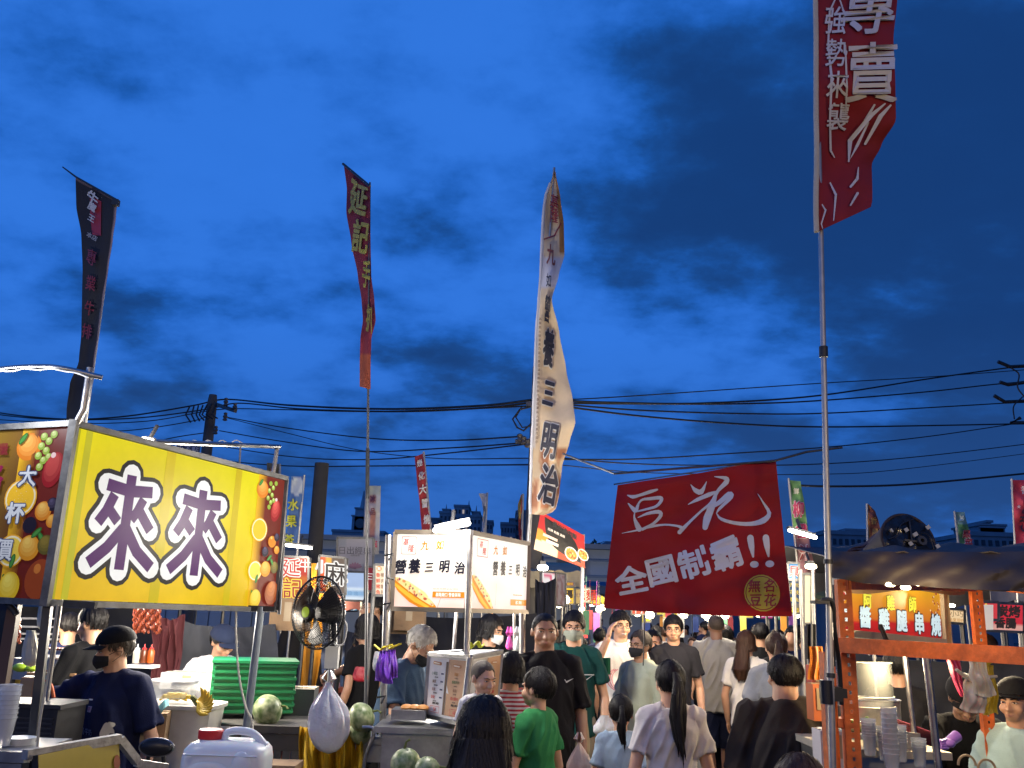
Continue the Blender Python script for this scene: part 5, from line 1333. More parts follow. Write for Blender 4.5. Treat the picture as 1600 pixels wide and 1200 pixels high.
# ============================================================ stalls further back
def panel_px(x0, y0, x1, y1, d, skew=0.0, dd=0.0, bskew=None):
    """upright board between photo pixels; skew = how much lower the right edge sits, dd = how much deeper"""
    bs = skew if bskew is None else bskew
    return Panel(W(x0, y0, d), W(x1, y0 + skew, d + dd), W(x1, y1 + bs, d + dd), W(x0, y1, d))
def sign_board(label, P, back, items, mat=None, cat='sign', lit=True, grid=None, post=True, t=.04):
    r = thing('sign', label, cat, P.at(.5, 1)); m = MB()
    if callable(back): cgrid(m, P, back, 14, 10)
    else: rect(m, P, 0, 0, 1, 1, back, .001)
    for it in items: text(m, P, it[0], it[1], it[2], it[3], it[4], *it[5:])
    m.build('printed_face', mat or (backlit if lit else ink), r, smooth=False)
    m = MB(); box_panel(m, P, t, -.01, -.01, 1.01, 1.01, front=-.002); m.build('light_box', dark_metal, r, smooth=False)
    m = MB(); c = P.c
    for a, b in ((0, 1), (1, 2), (2, 3), (3, 0)): m.bar(c[a], c[b], .02 * P.H + .008, .02)
    m.build('frame', steel_dull, r, smooth=False)
    if post:
        for k in (0, 1):
            m = MB(); a = P.at(k, 0); m.tube([(a.x, a.y + t + .02, 0), (a.x, a.y + t + .02, a.z)], .018, 8); m.build('post', steel_dull, r)
    return r
OUT = .10
Wt, Bk, Rd_, Ye = (.85, .83, .80), (.03, .02, .02), (.50, .03, .02), (.85, .62, .05)
P_ = panel_px(437, 869, 482, 936, 8.4, 2)
sign_board('dark red lit stall sign with white and yellow noodle house characters behind the yellow sign', P_, lambda u, v: (.40, .03, .02) if v < .5 else (.45, .12, .02), [('延', .40, .26, .42, (.80, .75, .70), .06), ('延', .40, .26, .42, Rd_, .0, .006), ('記', .45, .74, .45, (.85, .60, .10), .06), ('記', .45, .74, .45, (.35, .03, .05), 0, .006), ('牛', .88, .2, .3, Wt)])
P_ = panel_px(499, 868, 540, 925, 8.6, 4)
sign_board('lit flame coloured stall sign with big black character outlined in white, behind the fan', P_, lambda u, v: (.75, .10, .02) if u < .25 else ((.85, .42, .05) if u < .5 else (.14, .10, .08)), [('麻', .62, .45, .62, Wt, .07), ('麻', .62, .45, .62, Bk, .01, .006), ('小', .1, .3, .35, Wt, .06)])
P_ = panel_px(527, 840, 583, 895, 9.8, 1)
r = sign_board('pale grey poster with thin dark sunrise characters and a pink flower, behind the thin pole', P_, lambda u, v: (.20, .21, .24) if (u < .25 and v < .3) else (.27, .26, .29), [('日出經典', .5, .36, .22, (.06, .06, .08), .0), ('經典美味', .5, .50, .06, (.10, .1, .12))], lit=False)
m = MB()
for k in range(7): a = PI * (k + .5) / 7; disc(m, P_, .5 + .10 * math.cos(a), .84 - .05 * math.sin(a), .10, .035, (.25, .12, .17), .004, rot=-a)
m.build('flower', ink, r, smooth=False)
P_ = panel_px(537, 893, 570, 938, 9.2, 1)
sign_board('glowing pale blue light box with a faint flower, under the grey poster', P_, lambda u, v: (.42, .55, .80) if v < .55 else ((.75, .85, .95) if v < .62 or v > .8 else (.30, .50, .75)), [('日', .3, .75, .14, (.15, .3, .55)), ('出', .6, .75, .14, (.15, .3, .55))])
P_ = panel_px(571, 885, 584, 923, 9.6, 1); sign_board('small dark red sign slice right of the thin pole', P_, (.20, .02, .03), [('三', .5, .4, .3, Wt)])
P_ = panel_px(585, 882, 612, 930, 7.6, 1)
r = sign_board('cream lit menu board with orange circles and rows of red, brown and green dish names', P_, (.88, .70, .52), [], post=True); m = MB()
for k in (.28, .80): disc(m, P_, k, .13, .085, .085, (.80, .25, .02), .004); text(m, P_, '飯' if k < .5 else '麵', k, .13, .11, Wt, .03, .007)
for j, cc_ in enumerate(('魯鴨滷', '鮮肉肉', '豬飯飯', '魚排排')):
    for i, ch in enumerate(cc_): text(m, P_, ch, .22 + .28 * i, .34 + .185 * j, .135, ((.65, .08, .03), (.30, .18, .10), (.15, .38, .15))[i], .02, .006)
m.build('menu_lettering', backlit, r, smooth=False)
P_ = panel_px(552, 848, 616, 876, 12, 4)
m = MB(); box_panel(m, P_, .3); m.build('canopy', M('pale blue lit canopy', (.45, .60, .75), .7, emit=(.30, .45, .65), es=.35, var=.1), smooth=False, label='pale blue glowing canopy edge behind the cream menu board', cat='canopy') if False else None
# aisle left side signs
P_ = panel_px(846, 893, 868, 948, 10.5, 2); sign_board('white and pink squid banner lit by the bare lamp at the utility pole', P_, lambda u, v: (.75, .15, .25) if noise.noise(Vector((u * 4, v * 6, 2))) > .05 else (.85, .80, .78), [])
P_ = panel_px(868, 895, 884, 946, 10.8, 2); sign_board('dim greyish meat photo banner right of the squid banner', P_, lambda u, v: (.30, .18, .18) if noise.noise(Vector((u * 4, v * 6, 5))) > 0 else (.42, .36, .36), [], lit=False)
P_ = panel_px(880, 918, 897, 944, 12.5); sign_board('yellow hanging sign with one bold black character over the aisle', P_, (.90, .55, .03), [('瑪', .5, .40, .48, Bk, .05), ('瑪瑙', .5, .8, .18, (.05, .08, .4))], post=False)
P_ = panel_px(880, 909, 897, 916, 12.4); sign_board('tiny dark red strip sign above the yellow hanging sign', P_, (.30, .04, .03), [('炸雞排', .5, .5, .6, Ye)], post=False)
P_ = panel_px(899, 920, 909, 944, 12.8); sign_board('narrow cream hanging sign right of the yellow one', P_, (.55, .38, .15), [('魷魚', .5, .4, .3, (.15, .05, .1))], post=False)
# right of the banner
P_ = panel_px(1231, 879, 1248, 905, 7.8, 1); sign_board('bright blue sign with a red character at the flag pole', P_, (.03, .25, .60), [('貝', .55, .5, .6, Wt, .08), ('貝', .55, .5, .6, (.6, .03, .03), .02, .006)], post=False)
P_ = panel_px(1232, 906, 1250, 944, 8.0, 1); sign_board('dark blue menu sign below the bright blue sign', P_, (.03, .06, .14), [('炸物', .5, .2, .18, Ye), ('花枝', .5, .5, .18, Ye), ('章魚', .5, .8, .18, Ye)], post=False)
P_ = panel_px(1232, 947, 1250, 958, 8.0, 1); sign_board('small yellow lit strip sign at the flag pole', P_, (.85, .62, .08), [('大腸', .5, .5, .7, Bk)], post=False)
P_ = panel_px(1255, 897, 1268, 975, 6.4, 0); sign_board('tall cream lit banner strip between the flag pole and the steel tubes', P_, (.90, .78, .48), [], post=True)
P_ = panel_px(1247, 900, 1252, 1050, 6.3, 0); m = MB()
for k in (1240, 1251, 1270): vpost(k, 890, k + 8, 1150, 6.2, .012, pole_metal, tag(thing('pole', 'thin steel pole %s beside the flag pole' % {1240: 'furthest left', 1251: 'in the middle of three', 1270: 'nearest the cream banner'}[k], 'pole', ground(k, 6.2)), group='thin steel poles beside the flag pole'))
P_ = panel_px(1482, 951, 1507, 973, 7.2, 2); sign_board('small cream sign with brown script over the apple words, seen through the orange rack', P_, (.85, .62, .35), [('小巧', .5, .32, .45, (.25, .12, .05)), ('蘋果現榨', .5, .78, .28, (.55, .25, .05))], lit=True)
P_ = panel_px(1535, 941, 1600, 985, 7.0, 3); sign_board('red lit barbecue sign with black and white characters at the right edge', P_, lambda u, v: (.60, .03, .05) if v < .75 else (.70, .35, .30), [('炭烤', .62, .28, .40, Bk, .05), ('香腸', .55, .70, .36, Bk, .05), ('★', .15, .3, .3, (.8, .5, .3))], post=True)
P_ = panel_px(1527, 940, 1560, 968, 6.6, 1); sign_board('smaller red sign overlapping the barbecue sign, with an orange arrow', P_, (.62, .05, .06), [('▲', .4, .2, .4, Ye)], post=False)
P_ = panel_px(1537, 945, 1552, 984, 6.4, 0); m = MB(); box_panel(m, P_, .004); m.build('paper_sheet', white_plastic, smooth=False, label='blank white sheet hung over the red barbecue sign', cat='paper')
P_ = panel_px(1006, 950, 1016, 1005, 13, 0); m = MB(); box_panel(m, P_, .03); m.build('blue_curtain', M('deep blue cloth', (.01, .035, .20), .8, bump=.3), smooth=False, label='deep blue curtain down the aisle behind the boy in yellow', cat='curtain')
P_ = panel_px(1008, 949, 1017, 972, 12.2); sign_board('small yellow price sign above the blue curtain', P_, (.75, .68, .06), [('特價', .5, .3, .2, Bk), ('100', .5, .65, .2, Bk)], post=False)
P_ = panel_px(1037, 966, 1042, 983, 12.2); sign_board('small lime yellow tag in the aisle between two heads', P_, (.72, .72, .05), [('五折', .5, .5, .3, Bk)], post=False)

# more lit boards and bulbs deeper in the market
rnd = random.Random(21)
BD = [(1000, 952, 26, 16, 13, 1.2, (.75, .08, .04), '牛排', Wt), (1036, 954, 20, 14, 17, 1, (.85, .70, .12), '雞蛋糕', Rd_), (1066, 953, 24, 15, 19, 1, (.10, .35, .60), '飲料', Wt), (1102, 955, 18, 14, 21, 1, (.80, .78, .72), '地瓜球', Rd_), (1132, 956, 22, 14, 16, 1, (.70, .20, .03), '章魚燒', Wt), (1166, 958, 22, 15, 19, 1, (.80, .66, .10), '臭豆腐', Bk), (1198, 960, 20, 14, 14, 1, (.55, .05, .25), '糖葫蘆', Wt), (1222, 962, 16, 14, 17, 1, (.10, .40, .20), '青草茶', Wt),
      (915, 930, 14, 22, 15, 1, (.80, .74, .55), '涼麵', Rd_), (932, 938, 12, 16, 18, 1, (.75, .10, .05), '串燒', Ye), (472, 945, 26, 14, 10.5, 1, (.60, .62, .60), '滷味', Bk), (505, 940, 24, 12, 11.5, 1, (.70, .30, .05), '烤玉米', Wt), (548, 948, 22, 14, 12.5, 1, (.12, .30, .45), '冰沙', Wt), (592, 945, 20, 14, 11, 1, (.75, .68, .60), '肉圓', Rd_)]
BL = ['red board with white characters at the left end under the red banner', 'yellow board with three red characters under the red banner', 'blue drinks board under the red banner', 'white board with red characters under the middle of the red banner', 'orange board with white characters under the red banner', 'yellow board with black characters under the right of the red banner', 'magenta board with white characters under the right of the red banner', 'green tea board at the right end under the red banner',
      'tall cream board left of the red banner', 'red board with yellow characters just left of the red banner', 'grey white board behind the standing fan', 'orange corn board behind the standing fan', 'blue ice board behind the thin black pole', 'cream board behind the purple bags']
for (x, y, w_, h_, d, _, bg_, tx, tc_), bl in zip(BD, BL):
    P_ = panel_px(x - w_ / 2, y - h_ / 2, x + w_ / 2, y + h_ / 2, d, 0)
    sign_board('small lit ' + bl, P_, bg_, [(tx, .5, .5, .8 if len(tx) < 3 else .55, tc_, .02)], post=False)
    HK[0] = 0
bm_ = MB(); bm_.lathe([(0, -.05), (.045, -.035), (.055, 0), (.045, .035), (.02, .06), (0, .06)], (0, 0, 0), 12); bme = bm_.mesh('bulb', bulb_glow)
for k in range(34):
    x = rnd.uniform(960, 1255) if k < 20 else (rnd.uniform(858, 942) if k < 27 else rnd.uniform(445, 600)); d = rnd.uniform(11, 24)
    o = bpy.data.objects.new('bulb', bme); COL.objects.link(o); o.location = W(x, rnd.uniform(936, 962) + (x - 900) * .02, d)
    tag(o, 'small warm bulb glowing over the far stalls ' + ('under the red banner' if x > 950 else 'left of the red banner' if x > 700 else 'behind the standing fan'), 'bulb', 'small bulbs over the far stalls')
for k, (x, y, d) in enumerate(((1060, 945, 12), (1160, 950, 18), (900, 935, 14), (500, 935, 10), (1090, 930, 7.6))): light(W(x, y, d), 75, .15, (1, .78, .50))
# generic market stalls along both sides of the aisle
tarp_cols = [(.05, .05, .06), (.10, .03, .03), (.03, .06, .12), (.30, .26, .18), (.06, .09, .07), (.22, .20, .20)]
def stall(label, cx, cy, w, dp, h, ci, seed, roof=True, goods=True):
    rnd = random.Random(seed); t = thing('market_stall', label, 'market stall', (cx, cy, 0), 'market stalls further along the aisle')
    for sx_ in (-1, 1):
        for sy in (-1, 1):
            m = MB(); m.tube([(cx + sx_ * w / 2, cy + sy * dp / 2, 0), (cx + sx_ * w / 2, cy + sy * dp / 2, h)], .018, 6); m.build('post', steel_dull, t)
    if roof:
        m = MB(); m.grid(lambda u, v: (cx + (u - .5) * (w + .3), cy + (v - .5) * (dp + .3), h + .16 * (1 - abs(v - .5) * 2) - .05 * math.sin(u * PI * 4) ** 2 * abs(v - .5)), 16, 6, .008)
        for sy in (-1, 1): m.grid(lambda u, v: (cx + (u - .5) * (w + .3), cy + sy * (dp + .3) / 2 + .02 * math.sin(u * 30), h - .0 - .22 * v - .02 * math.sin(u * 44)), 30, 2, .006)
        m.build('canopy', M('stall tarp %d' % ci, tarp_cols[ci], .75, bump=.3, bscale=5, var=.2), t)
    m = MB(); m.box((cx, cy, .84), (w * .92, dp * .5, .05)); m.box((cx, cy, .42), (w * .88, dp * .42, .80)); m.build('counter', M('stall counter %d' % (ci % 3), ((.20, .19, .18), (.30, .08, .05), (.10, .14, .20))[ci % 3], .5, var=.3), t, smooth=False)
    if goods:
        for k in range(rnd.randint(2, 4)):
            x = cx + rnd.uniform(-.42, .42) * w; hh = rnd.uniform(.10, .34); cnm, cc_ = rnd.choice([('red', (.55, .10, .05)), ('yellow', (.60, .45, .08)), ('green', (.10, .30, .12)), ('cream', (.65, .60, .52)), ('blue', (.10, .20, .45)), ('pink', (.5, .25, .35))])
            m = MB(); m.lathe([(0, 0), (.09, 0), (.10, hh * .5), (.085, hh), (.07, hh + .02), (0, hh + .02)], (x, cy - dp * .12 + rnd.uniform(-.1, .1), .866), 10); m.build('tub', M('tub colour %d' % (hash(cc_) % 97), cc_, .5, var=.3), label='%s tub on the counter of the %s' % (cnm, ' '.join(label.split()[:9])), cat='tub', group='plastic tubs on the stalls down the aisle')
    return t
SL = [('stall behind the fruit stall with a dark tarp roof', -4.8, 9.6, 2.4, 1.4, 1.95, 0), ('stall under the noodle and flame signs', -2.3, 11.2, 1.7, 1.6, 1.95, 1), ('stall beyond the grey sunrise poster', -3.5, 13.6, 2.6, 1.7, 2.1, 2), ('stall beyond the thick utility pole with cream roof', .2, 13.6, 1.4, 1.6, 2.35, 3), ('stall further left down the aisle with red roof', -.2, 17.0, 1.9, 1.8, 2.4, 1), ('blue roofed stall far down the aisle on the left', .3, 21.5, 2.4, 1.8, 2.5, 2),
      ('stall just right of the flag pole with dark roof', 3.55, 8.6, 1.5, 1.8, 2.3, 0), ('grey roofed stall behind the rack on the right side', 4.6, 11.4, 2.2, 1.8, 2.4, 5), ('green roofed stall further down on the right side', 5.6, 14.8, 2.2, 1.8, 2.4, 4), ('cream roofed stall far down on the right side', 7.0, 19, 2.6, 1.9, 2.5, 3), ('far blue roofed stall closing the aisle', 3.6, 27, 3.4, 2, 2.6, 2), ('far red roofed stall closing the aisle at its right', 7.6, 26.5, 3.2, 2, 2.6, 1), ('stall behind the barbecue sign at the right edge', 4.9, 8.4, 1.6, 1.6, 2.2, 5)]
for i, a in enumerate(SL): stall(*a, 100 + i)
# hanging goods in the aisle distance: strings of bright packets
rnd = random.Random(5)
for k in range(34):
    x = rnd.uniform(955, 1240) if k < 24 else rnd.uniform(880, 940); d = rnd.uniform(13.5, 20) ; y = rnd.uniform(948, 968)
    a = W(x, y, d); hh = rnd.uniform(.15, .5); cnm, cc_ = rnd.choice([('yellow', (.6, .5, .08)), ('red', (.5, .05, .06)), ('blue', (.08, .15, .45)), ('white', (.6, .58, .55)), ('purple', (.4, .12, .45)), ('green', (.1, .35, .2)), ('orange', (.7, .3, .05))])
    m = MB(); m.box((a.x, a.y, a.z - hh / 2), (.10, .03, hh)); m.tube([(a.x, a.y, a.z), (a.x, a.y, a.z + .5)], .004, 4); m.build('hanging_packet', M('packet colour %d' % (hash(cc_) % 97), cc_, .5, var=.2), smooth=False, label='%s packet hanging %s under the stall roofs' % (cnm, 'left of the red banner' if x < 950 else 'behind the left of the red banner' if x < 1060 else 'behind the middle of the red banner' if x < 1150 else 'behind the right of the red banner'), cat='packet', group='packets hanging in the aisle')
# dark tarp backdrops left-centre
def tarp(label, pts, d0, d1, mat, seed, sag=.05, cat='tarp', nu=26, nv=16, amp=.03):
    A, B, C_, D_ = [W(x, y, d) for (x, y), d in zip(pts, (d0, d1, d1, d0))]
    def f(u, v):
        p = (A * (1 - u) + B * u) * (1 - v) + (D_ * (1 - u) + C_ * u) * v
        return p + Vector((0, amp * noise.noise(Vector((u * 9, v * 2.5, seed))) * 2, -sag * math.sin(PI * u) * (1 - v) + amp * .5 * noise.noise(Vector((u * 6, v * 6, seed + 9)))))
    m = MB(); m.grid(f, nu, nv, .006); return m.build('tarp', mat, label=label, cat=cat)
grey_tarp = M('dark grey tarp', (.035, .038, .048), .7, bump=.3, bscale=6, var=.3); maroon_tarp = M('maroon tarp', (.10, .018, .022), .8, bump=.3, bscale=6, var=.2)
tarp('dark bluish tarp draped over goods behind the man in the blue cap', ((268, 966), (430, 975), (440, 1080), (262, 1090)), 7.6, 7.8, grey_tarp, 1)
tarp('maroon tarp hanging by the sausages', ((240, 955), (288, 960), (280, 1060), (236, 1075)), 7.2, 7.3, maroon_tarp, 2)
tarp('black tarp wall behind the sandwich stall', ((608, 958), (838, 958), (846, 1110), (596, 1110)), 9.6, 9.4, black_cloth, 3, nu=40)
tarp('black sheet wrapped on the thick utility pole', ((836, 905), (868, 902), (864, 1010), (838, 1010)), 10.6, 10.2, black_cloth, 4)
tarp('long black backdrop behind the white haired man', ((540, 985), (640, 985), (650, 1090), (535, 1090)), 9.5, 9.5, grey_tarp, 5)
t = tarp('dark sheet closing the back of the grill stall at the far left', ((-120, 930), (250, 950), (250, 1060), (-120, 1060)), 9.2, 8.8, black_cloth, 6)
cardb = M('corrugated cardboard', (.30, .19, .10), .85, bump=.2, bscale=40, var=.15)
def carton(label, x, y, d, w, h, dp, rz=0, mat=None, open_=False):
    p = W(x, y, d); t = thing('cardboard_box', label, 'box', p); m = MB(); rm = Matrix.Rotation(rz, 3, 'Z'); m.box(p + Vector((0, 0, h / 2)), (w, dp, h), rm)
    m.build('body', mat or cardb, t, smooth=False); m = MB(); m.box(p + Vector((0, 0, h + .002)), (w * .99, .05, .003), rm); m.box(p + rm @ Vector((0, -dp / 2 - .002, h * .6)), (.06, .002, h * .6), rm); m.build('tape', M('brown tape', (.38, .28, .16), .3), t, smooth=False)
    return t
carton('brown carton under the noodle sign behind the sign box', 452, 985, 8.0, .30, .26, .25)
carton('brown carton behind the white haired man', 640, 985, 8.8, .28, .30, .25); carton('stack carton beside it behind the sandwich sign', 625, 990, 9.0, .24, .26, .25)

# ============================================================ fruit stall goods
grn = M('green ribbed crate plastic', (.008, .17, .055), .4, var=.15, vscale=8); stainless = M('stainless counter', (.34, .34, .33), .38, .9, bump=.05, bscale=60, var=.3, vscale=6)
dkwood = M('dark stall table', (.06, .055, .05), .6, var=.3)
# long steel table in front of the green crates
def table(label, x0, x1, y, d, dp, dd=0.0, mat=None, zt=None, group=None):
    a = W(x0, y, d); b = W(x1, y, d + dd); z = zt or a.z; t = thing('table', label, 'table', ((a.x + b.x) / 2, d, 0), group)
    ax = (b - a); ax.z = 0; ax.normalize(); n = Vector((-ax.y, ax.x, 0)); L_ = (Vector((b.x, b.y, 0)) - Vector((a.x, a.y, 0))).length
    c0 = Vector((a.x, a.y, z)); m = MB(); rot = Matrix((ax, n, Vector((0, 0, 1)))).transposed()
    m.box(c0 + ax * L_ / 2 + n * dp / 2 - Vector((0, 0, .02)), (L_, dp, .04), rot); m.build('table_top', mat or stainless, t, smooth=False)
    for i in (.02, .98):
        for j in (.05, .95):
            q = c0 + ax * L_ * i + n * dp * j; m = MB(); m.tube([(q.x, q.y, 0), (q.x, q.y, z - .04)], .018, 4); m.build('leg', steel_dull, t, smooth=False)
    m = MB(); m.box(c0 + ax * L_ / 2 + n * .02 - Vector((0, 0, .09)), (L_ * .97, .02, .09), rot); m.build('apron', mat or stainless, t, smooth=False)
    return t, c0, ax, n, z
T1, tc0, tax, tn, tz = table('dark steel table holding the big melon and the cutting board', 300, 478, 1130, 5.6, .7, 0, dkwood)
m = MB()
for k in range(14): p = tc0 + tax * (.04 + k * .052) + Vector((0, .03, 0)); m.box((p.x, p.y, tz / 2 - .05), (.040, .012, tz - .12))
m.build('slat_panel', steel_dull, T1, smooth=False)
def stack_crates():
    t = thing('crate', 'green ribbed plastic crate standing tall on the stall, open side to the right', 'crate', W(390, 1112, 6.1)); p = W(392, 1110, 6.1); rot = Matrix.Rotation(R(16), 3, 'Z')
    w, dp, h = .50, .42, .30
    m = MB(); m.box(p + Vector((0, 0, h / 2)), (w - .02, dp - .02, h), rot); m.build('body', grn, t, smooth=False)
    for k in range(8):
        m = MB(); m.box(p + Vector((0, 0, .015 + k * .039)), (w + (.012 if k % 2 else 0), dp + .012, .016), rot); m.build('rib', grn, t, smooth=False)
    m = MB(); m.box(p + Vector((0, 0, h + .008)), (w + .03, dp + .03, .016), rot); m.build('rim', grn, t, smooth=False)
    for sx_ in (-1, 1):
        m = MB(); m.box(p + rot @ Vector((sx_ * (w / 2 + .004), 0, h * .5)), (.018, .03, h), rot); m.build('corner_rib', grn, t, smooth=False)
stack_crates()
carton('grey plastic crate behind the big melon', 440, 1128, 6.3, .42, .22, .3, .1, M('grey crate', (.07, .08, .08), .5))
melon_m = bpy.data.materials.new('melon rind'); melon_m.use_nodes = True
def melon_nodes():
    t = melon_m.node_tree; b = t.nodes['Principled BSDF']; tc_ = t.nodes.new('ShaderNodeTexCoord'); n = t.nodes.new('ShaderNodeTexNoise'); n.inputs['Scale'].default_value = 30; n.inputs['Detail'].default_value = 8
    w = t.nodes.new('ShaderNodeTexVoronoi'); w.inputs['Scale'].default_value = 18; mp = t.nodes.new('ShaderNodeMapping'); mp.inputs['Scale'].default_value = (2.2, 2.2, .5)
    rp = t.nodes.new('ShaderNodeValToRGB'); rp.color_ramp.elements[0].position = .35; rp.color_ramp.elements[0].color = (.10, .16, .05, 1); rp.color_ramp.elements[1].position = .6; rp.color_ramp.elements[1].color = (.38, .42, .24, 1)
    L = t.links; L.new(tc_.outputs['Object'], mp.inputs[0]); L.new(mp.outputs[0], w.inputs['Vector']); L.new(tc_.outputs['Object'], n.inputs['Vector'])
    ma = t.nodes.new('ShaderNodeMath'); ma.operation = 'MULTIPLY_ADD'; ma.inputs[1].default_value = .18; L.new(w.outputs['Distance'], ma.inputs[0]); mb_ = t.nodes.new('ShaderNodeMath'); mb_.operation = 'MULTIPLY'; mb_.inputs[1].default_value = .75; L.new(n.outputs['Fac'], mb_.inputs[0]); L.new(mb_.outputs[0], ma.inputs[2])
    L.new(ma.outputs[0], rp.inputs[0]); L.new(rp.outputs[0], b.inputs['Base Color']); b.inputs['Roughness'].default_value = .4
melon_nodes()
stem_m = M('dry green stem', (.10, .12, .03), .8)
def melon(label, x, y, d, r, ry=1.0, rot=0.0, group='melons around the stalls'):
    p = W(x, y, d); t = thing('melon', label, 'melon', p - Vector((0, 0, r)), group); m = MB()
    rm = Matrix.Rotation(rot, 3, 'Y'); nn = 36; vs = []; fs = []
    for i in range(25):
        th = PI * i / 24
        for j in range(nn):
            ph = 2 * PI * j / nn; q = 1 - .012 * abs(math.sin(5 * ph)) ; v = rm @ Vector((r * q * math.sin(th) * math.cos(ph), r * q * math.sin(th) * math.sin(ph), r * ry * math.cos(th) * (1 - .05 * math.exp(-(th / .2) ** 2)))); vs.append(p + v)
    for i in range(24):
        for j in range(nn): fs.append((i * nn + j, (i + 1) * nn + j, (i + 1) * nn + (j + 1) % nn, i * nn + (j + 1) % nn))
    m.add(vs, fs); m.build('rind', melon_m, t)
    m = MB(); tp = p + rm @ Vector((0, 0, r * ry * .95)); m.tube([tp, tp + rm @ Vector((.01, 0, .03)), tp + rm @ Vector((.03, -.01, .04))], [.008, .005, .006], 7); m.build('stem', stem_m, t)
m = MB(); a = W(407, 1131, 5.75); m.box(a + Vector((0, 0, -.012)), (.42, .28, .022), Matrix.Rotation(R(4), 3, 'Z')); m.build('cutting_board', white_plastic, smooth=False, label='white cutting board under the biggest melon', cat='cutting board')
melon('biggest melon, on the white cutting board in front of the green crate', 418, 1110, 5.75, .094, .92, R(70))
melon('round melon on top at the right of the hanging white bag', 565, 1121, 5.3, .082, .85, R(60)); melon('melon under the round one right of the white bag', 563, 1142, 5.35, .075, .8, R(80))
melon('striped green melon at the bottom edge below the sandwich counter', 634, 1194, 4.7, .075, 1.0, R(-8)); melon('pale melon cut by the bottom edge right of the striped one', 668, 1206, 4.6, .07, .9, R(70))
# white bin with bananas and clear box
binm = M('scuffed white bin plastic', (.55, .54, .50), .5, var=.15, vscale=5)
t = thing('bin', 'big scuffed white plastic bin with a wide rim, carrying bananas', 'bin', W(280, 1190, 5.4)); a = W(285, 1095, 5.5); m = MB()
def rbox(mb, c, w0, d0, w1, d1, z0, z1, n=28, pw=5):
    vs = []; fs = []
    for (w_, dd_, z) in ((w0, d0, z0), (lerp(w0, w1, .9), lerp(d0, d1, .9), lerp(z0, z1, .9)), (w1, d1, z1), (w1 + .03, d1 + .03, z1), (w1 + .03, d1 + .03, z1 + .02), (w1 - .02, d1 - .02, z1 + .02)):
        for j in range(n):
            an = 2 * PI * j / n; ca, sa = math.cos(an), math.sin(an); q = (abs(ca) ** pw + abs(sa) ** pw) ** (-1 / pw)
            vs.append((c.x + ca * q * w_ / 2, c.y + sa * q * dd_ / 2, z))
    k = 6
    for i in range(k - 1):
        for j in range(n): fs.append((i * n + j, i * n + (j + 1) % n, (i + 1) * n + (j + 1) % n, (i + 1) * n + j))
    fs.append(tuple(range(n - 1, -1, -1))); fs.append(tuple((k - 1) * n + j for j in range(n))); mb.add(vs, fs)
rbox(m, a, .36, .30, .44, .36, max(.02, a.z - .55), a.z - .03); m.build('tub', binm, t)
m = MB(); c0 = W(268, 1092, 5.5); rbox(m, c0, .22, .24, .25, .26, c0.z + .01, c0.z + .085); m.build('storage_box', sheer('clear storage plastic', (.6, .62, .62), .45), label='clear plastic storage box on the white bin, left of the bananas', cat='box')
ban = M('ripe banana peel', (.75, .52, .05), .5, var=.2, vscale=25)
t = thing('bananas', 'bunch of yellow bananas on the white bin', 'bananas', W(310, 1098, 5.3))
rnd = random.Random(2); hub = W(306, 1096, 5.35)
for k in range(9):
    a0 = R(75 - 15 * k); L_ = .10; dirv = Vector((math.cos(a0), -.25 - .02 * k, math.sin(a0) * .8)); pv = Vector((-math.sin(a0), 0, math.cos(a0))); pts = [hub + Vector((.004 * k, -.006 * k, 0)) + dirv * L_ * s_ - pv * .030 * math.sin(s_ * PI) for s_ in (0, .15, .4, .65, .85, 1)]
    m = MB(); m.limb(pts, [.005, .009, .0125, .0125, .009, .004], 8); m.build('banana', ban, t)
m = MB(); m.limb([hub + Vector((-.02, 0, .02)), hub + Vector((.01, 0, -.01))], [.014, .018], 8); m.build('crown', stem_m, t)
t = thing('bananas', 'loose bananas inside the clear storage box', 'bananas', W(262, 1095, 5.5))
for k in range(5):
    p0 = W(250 + 7 * k, 1093 - (k % 2) * 3, 5.45); m = MB(); m.limb([p0, p0 + Vector((.03, -.02, .02)), p0 + Vector((.07, -.02, .018)), p0 + Vector((.10, 0, .0))], [.007, .013, .013, .006], 8); m.build('banana', ban, t)
# teal cloth over box, cardboard by the lady
m = MB(); m.grid(lambda u, v: W(228 + 36 * u, 1100 + 8 * math.sin(u * 5) + 24 * v - 14 * u * v, 5.2 - .1 * v + .02 * math.sin(u * 14)), 18, 10, .003); m.build('cloth', M('teal patterned cloth', (.02, .22, .24), .8, bump=.4, bscale=14, var=.4, vscale=30), label='crumpled teal cloth beside the woman in navy', cat='cloth')
carton('tan cardboard box with small print behind the stool', 228, 1178, 5.25, .20, .22, .22, .2)
# green leafy / white tub between
carton('small white appliance with a yellow sticker in front of the man in the blue cap', 300, 1075, 6.3, .34, .10, .26, 0, white_plastic)
m = MB(); a = W(292, 1062, 6.2); m.box(a, (.16, .12, .012), Matrix.Rotation(.2, 3, 'Z')); m.build('tray', M('blue tray', (.02, .06, .2), .5), smooth=False, label='small blue tray lying on the white appliance', cat='tray')
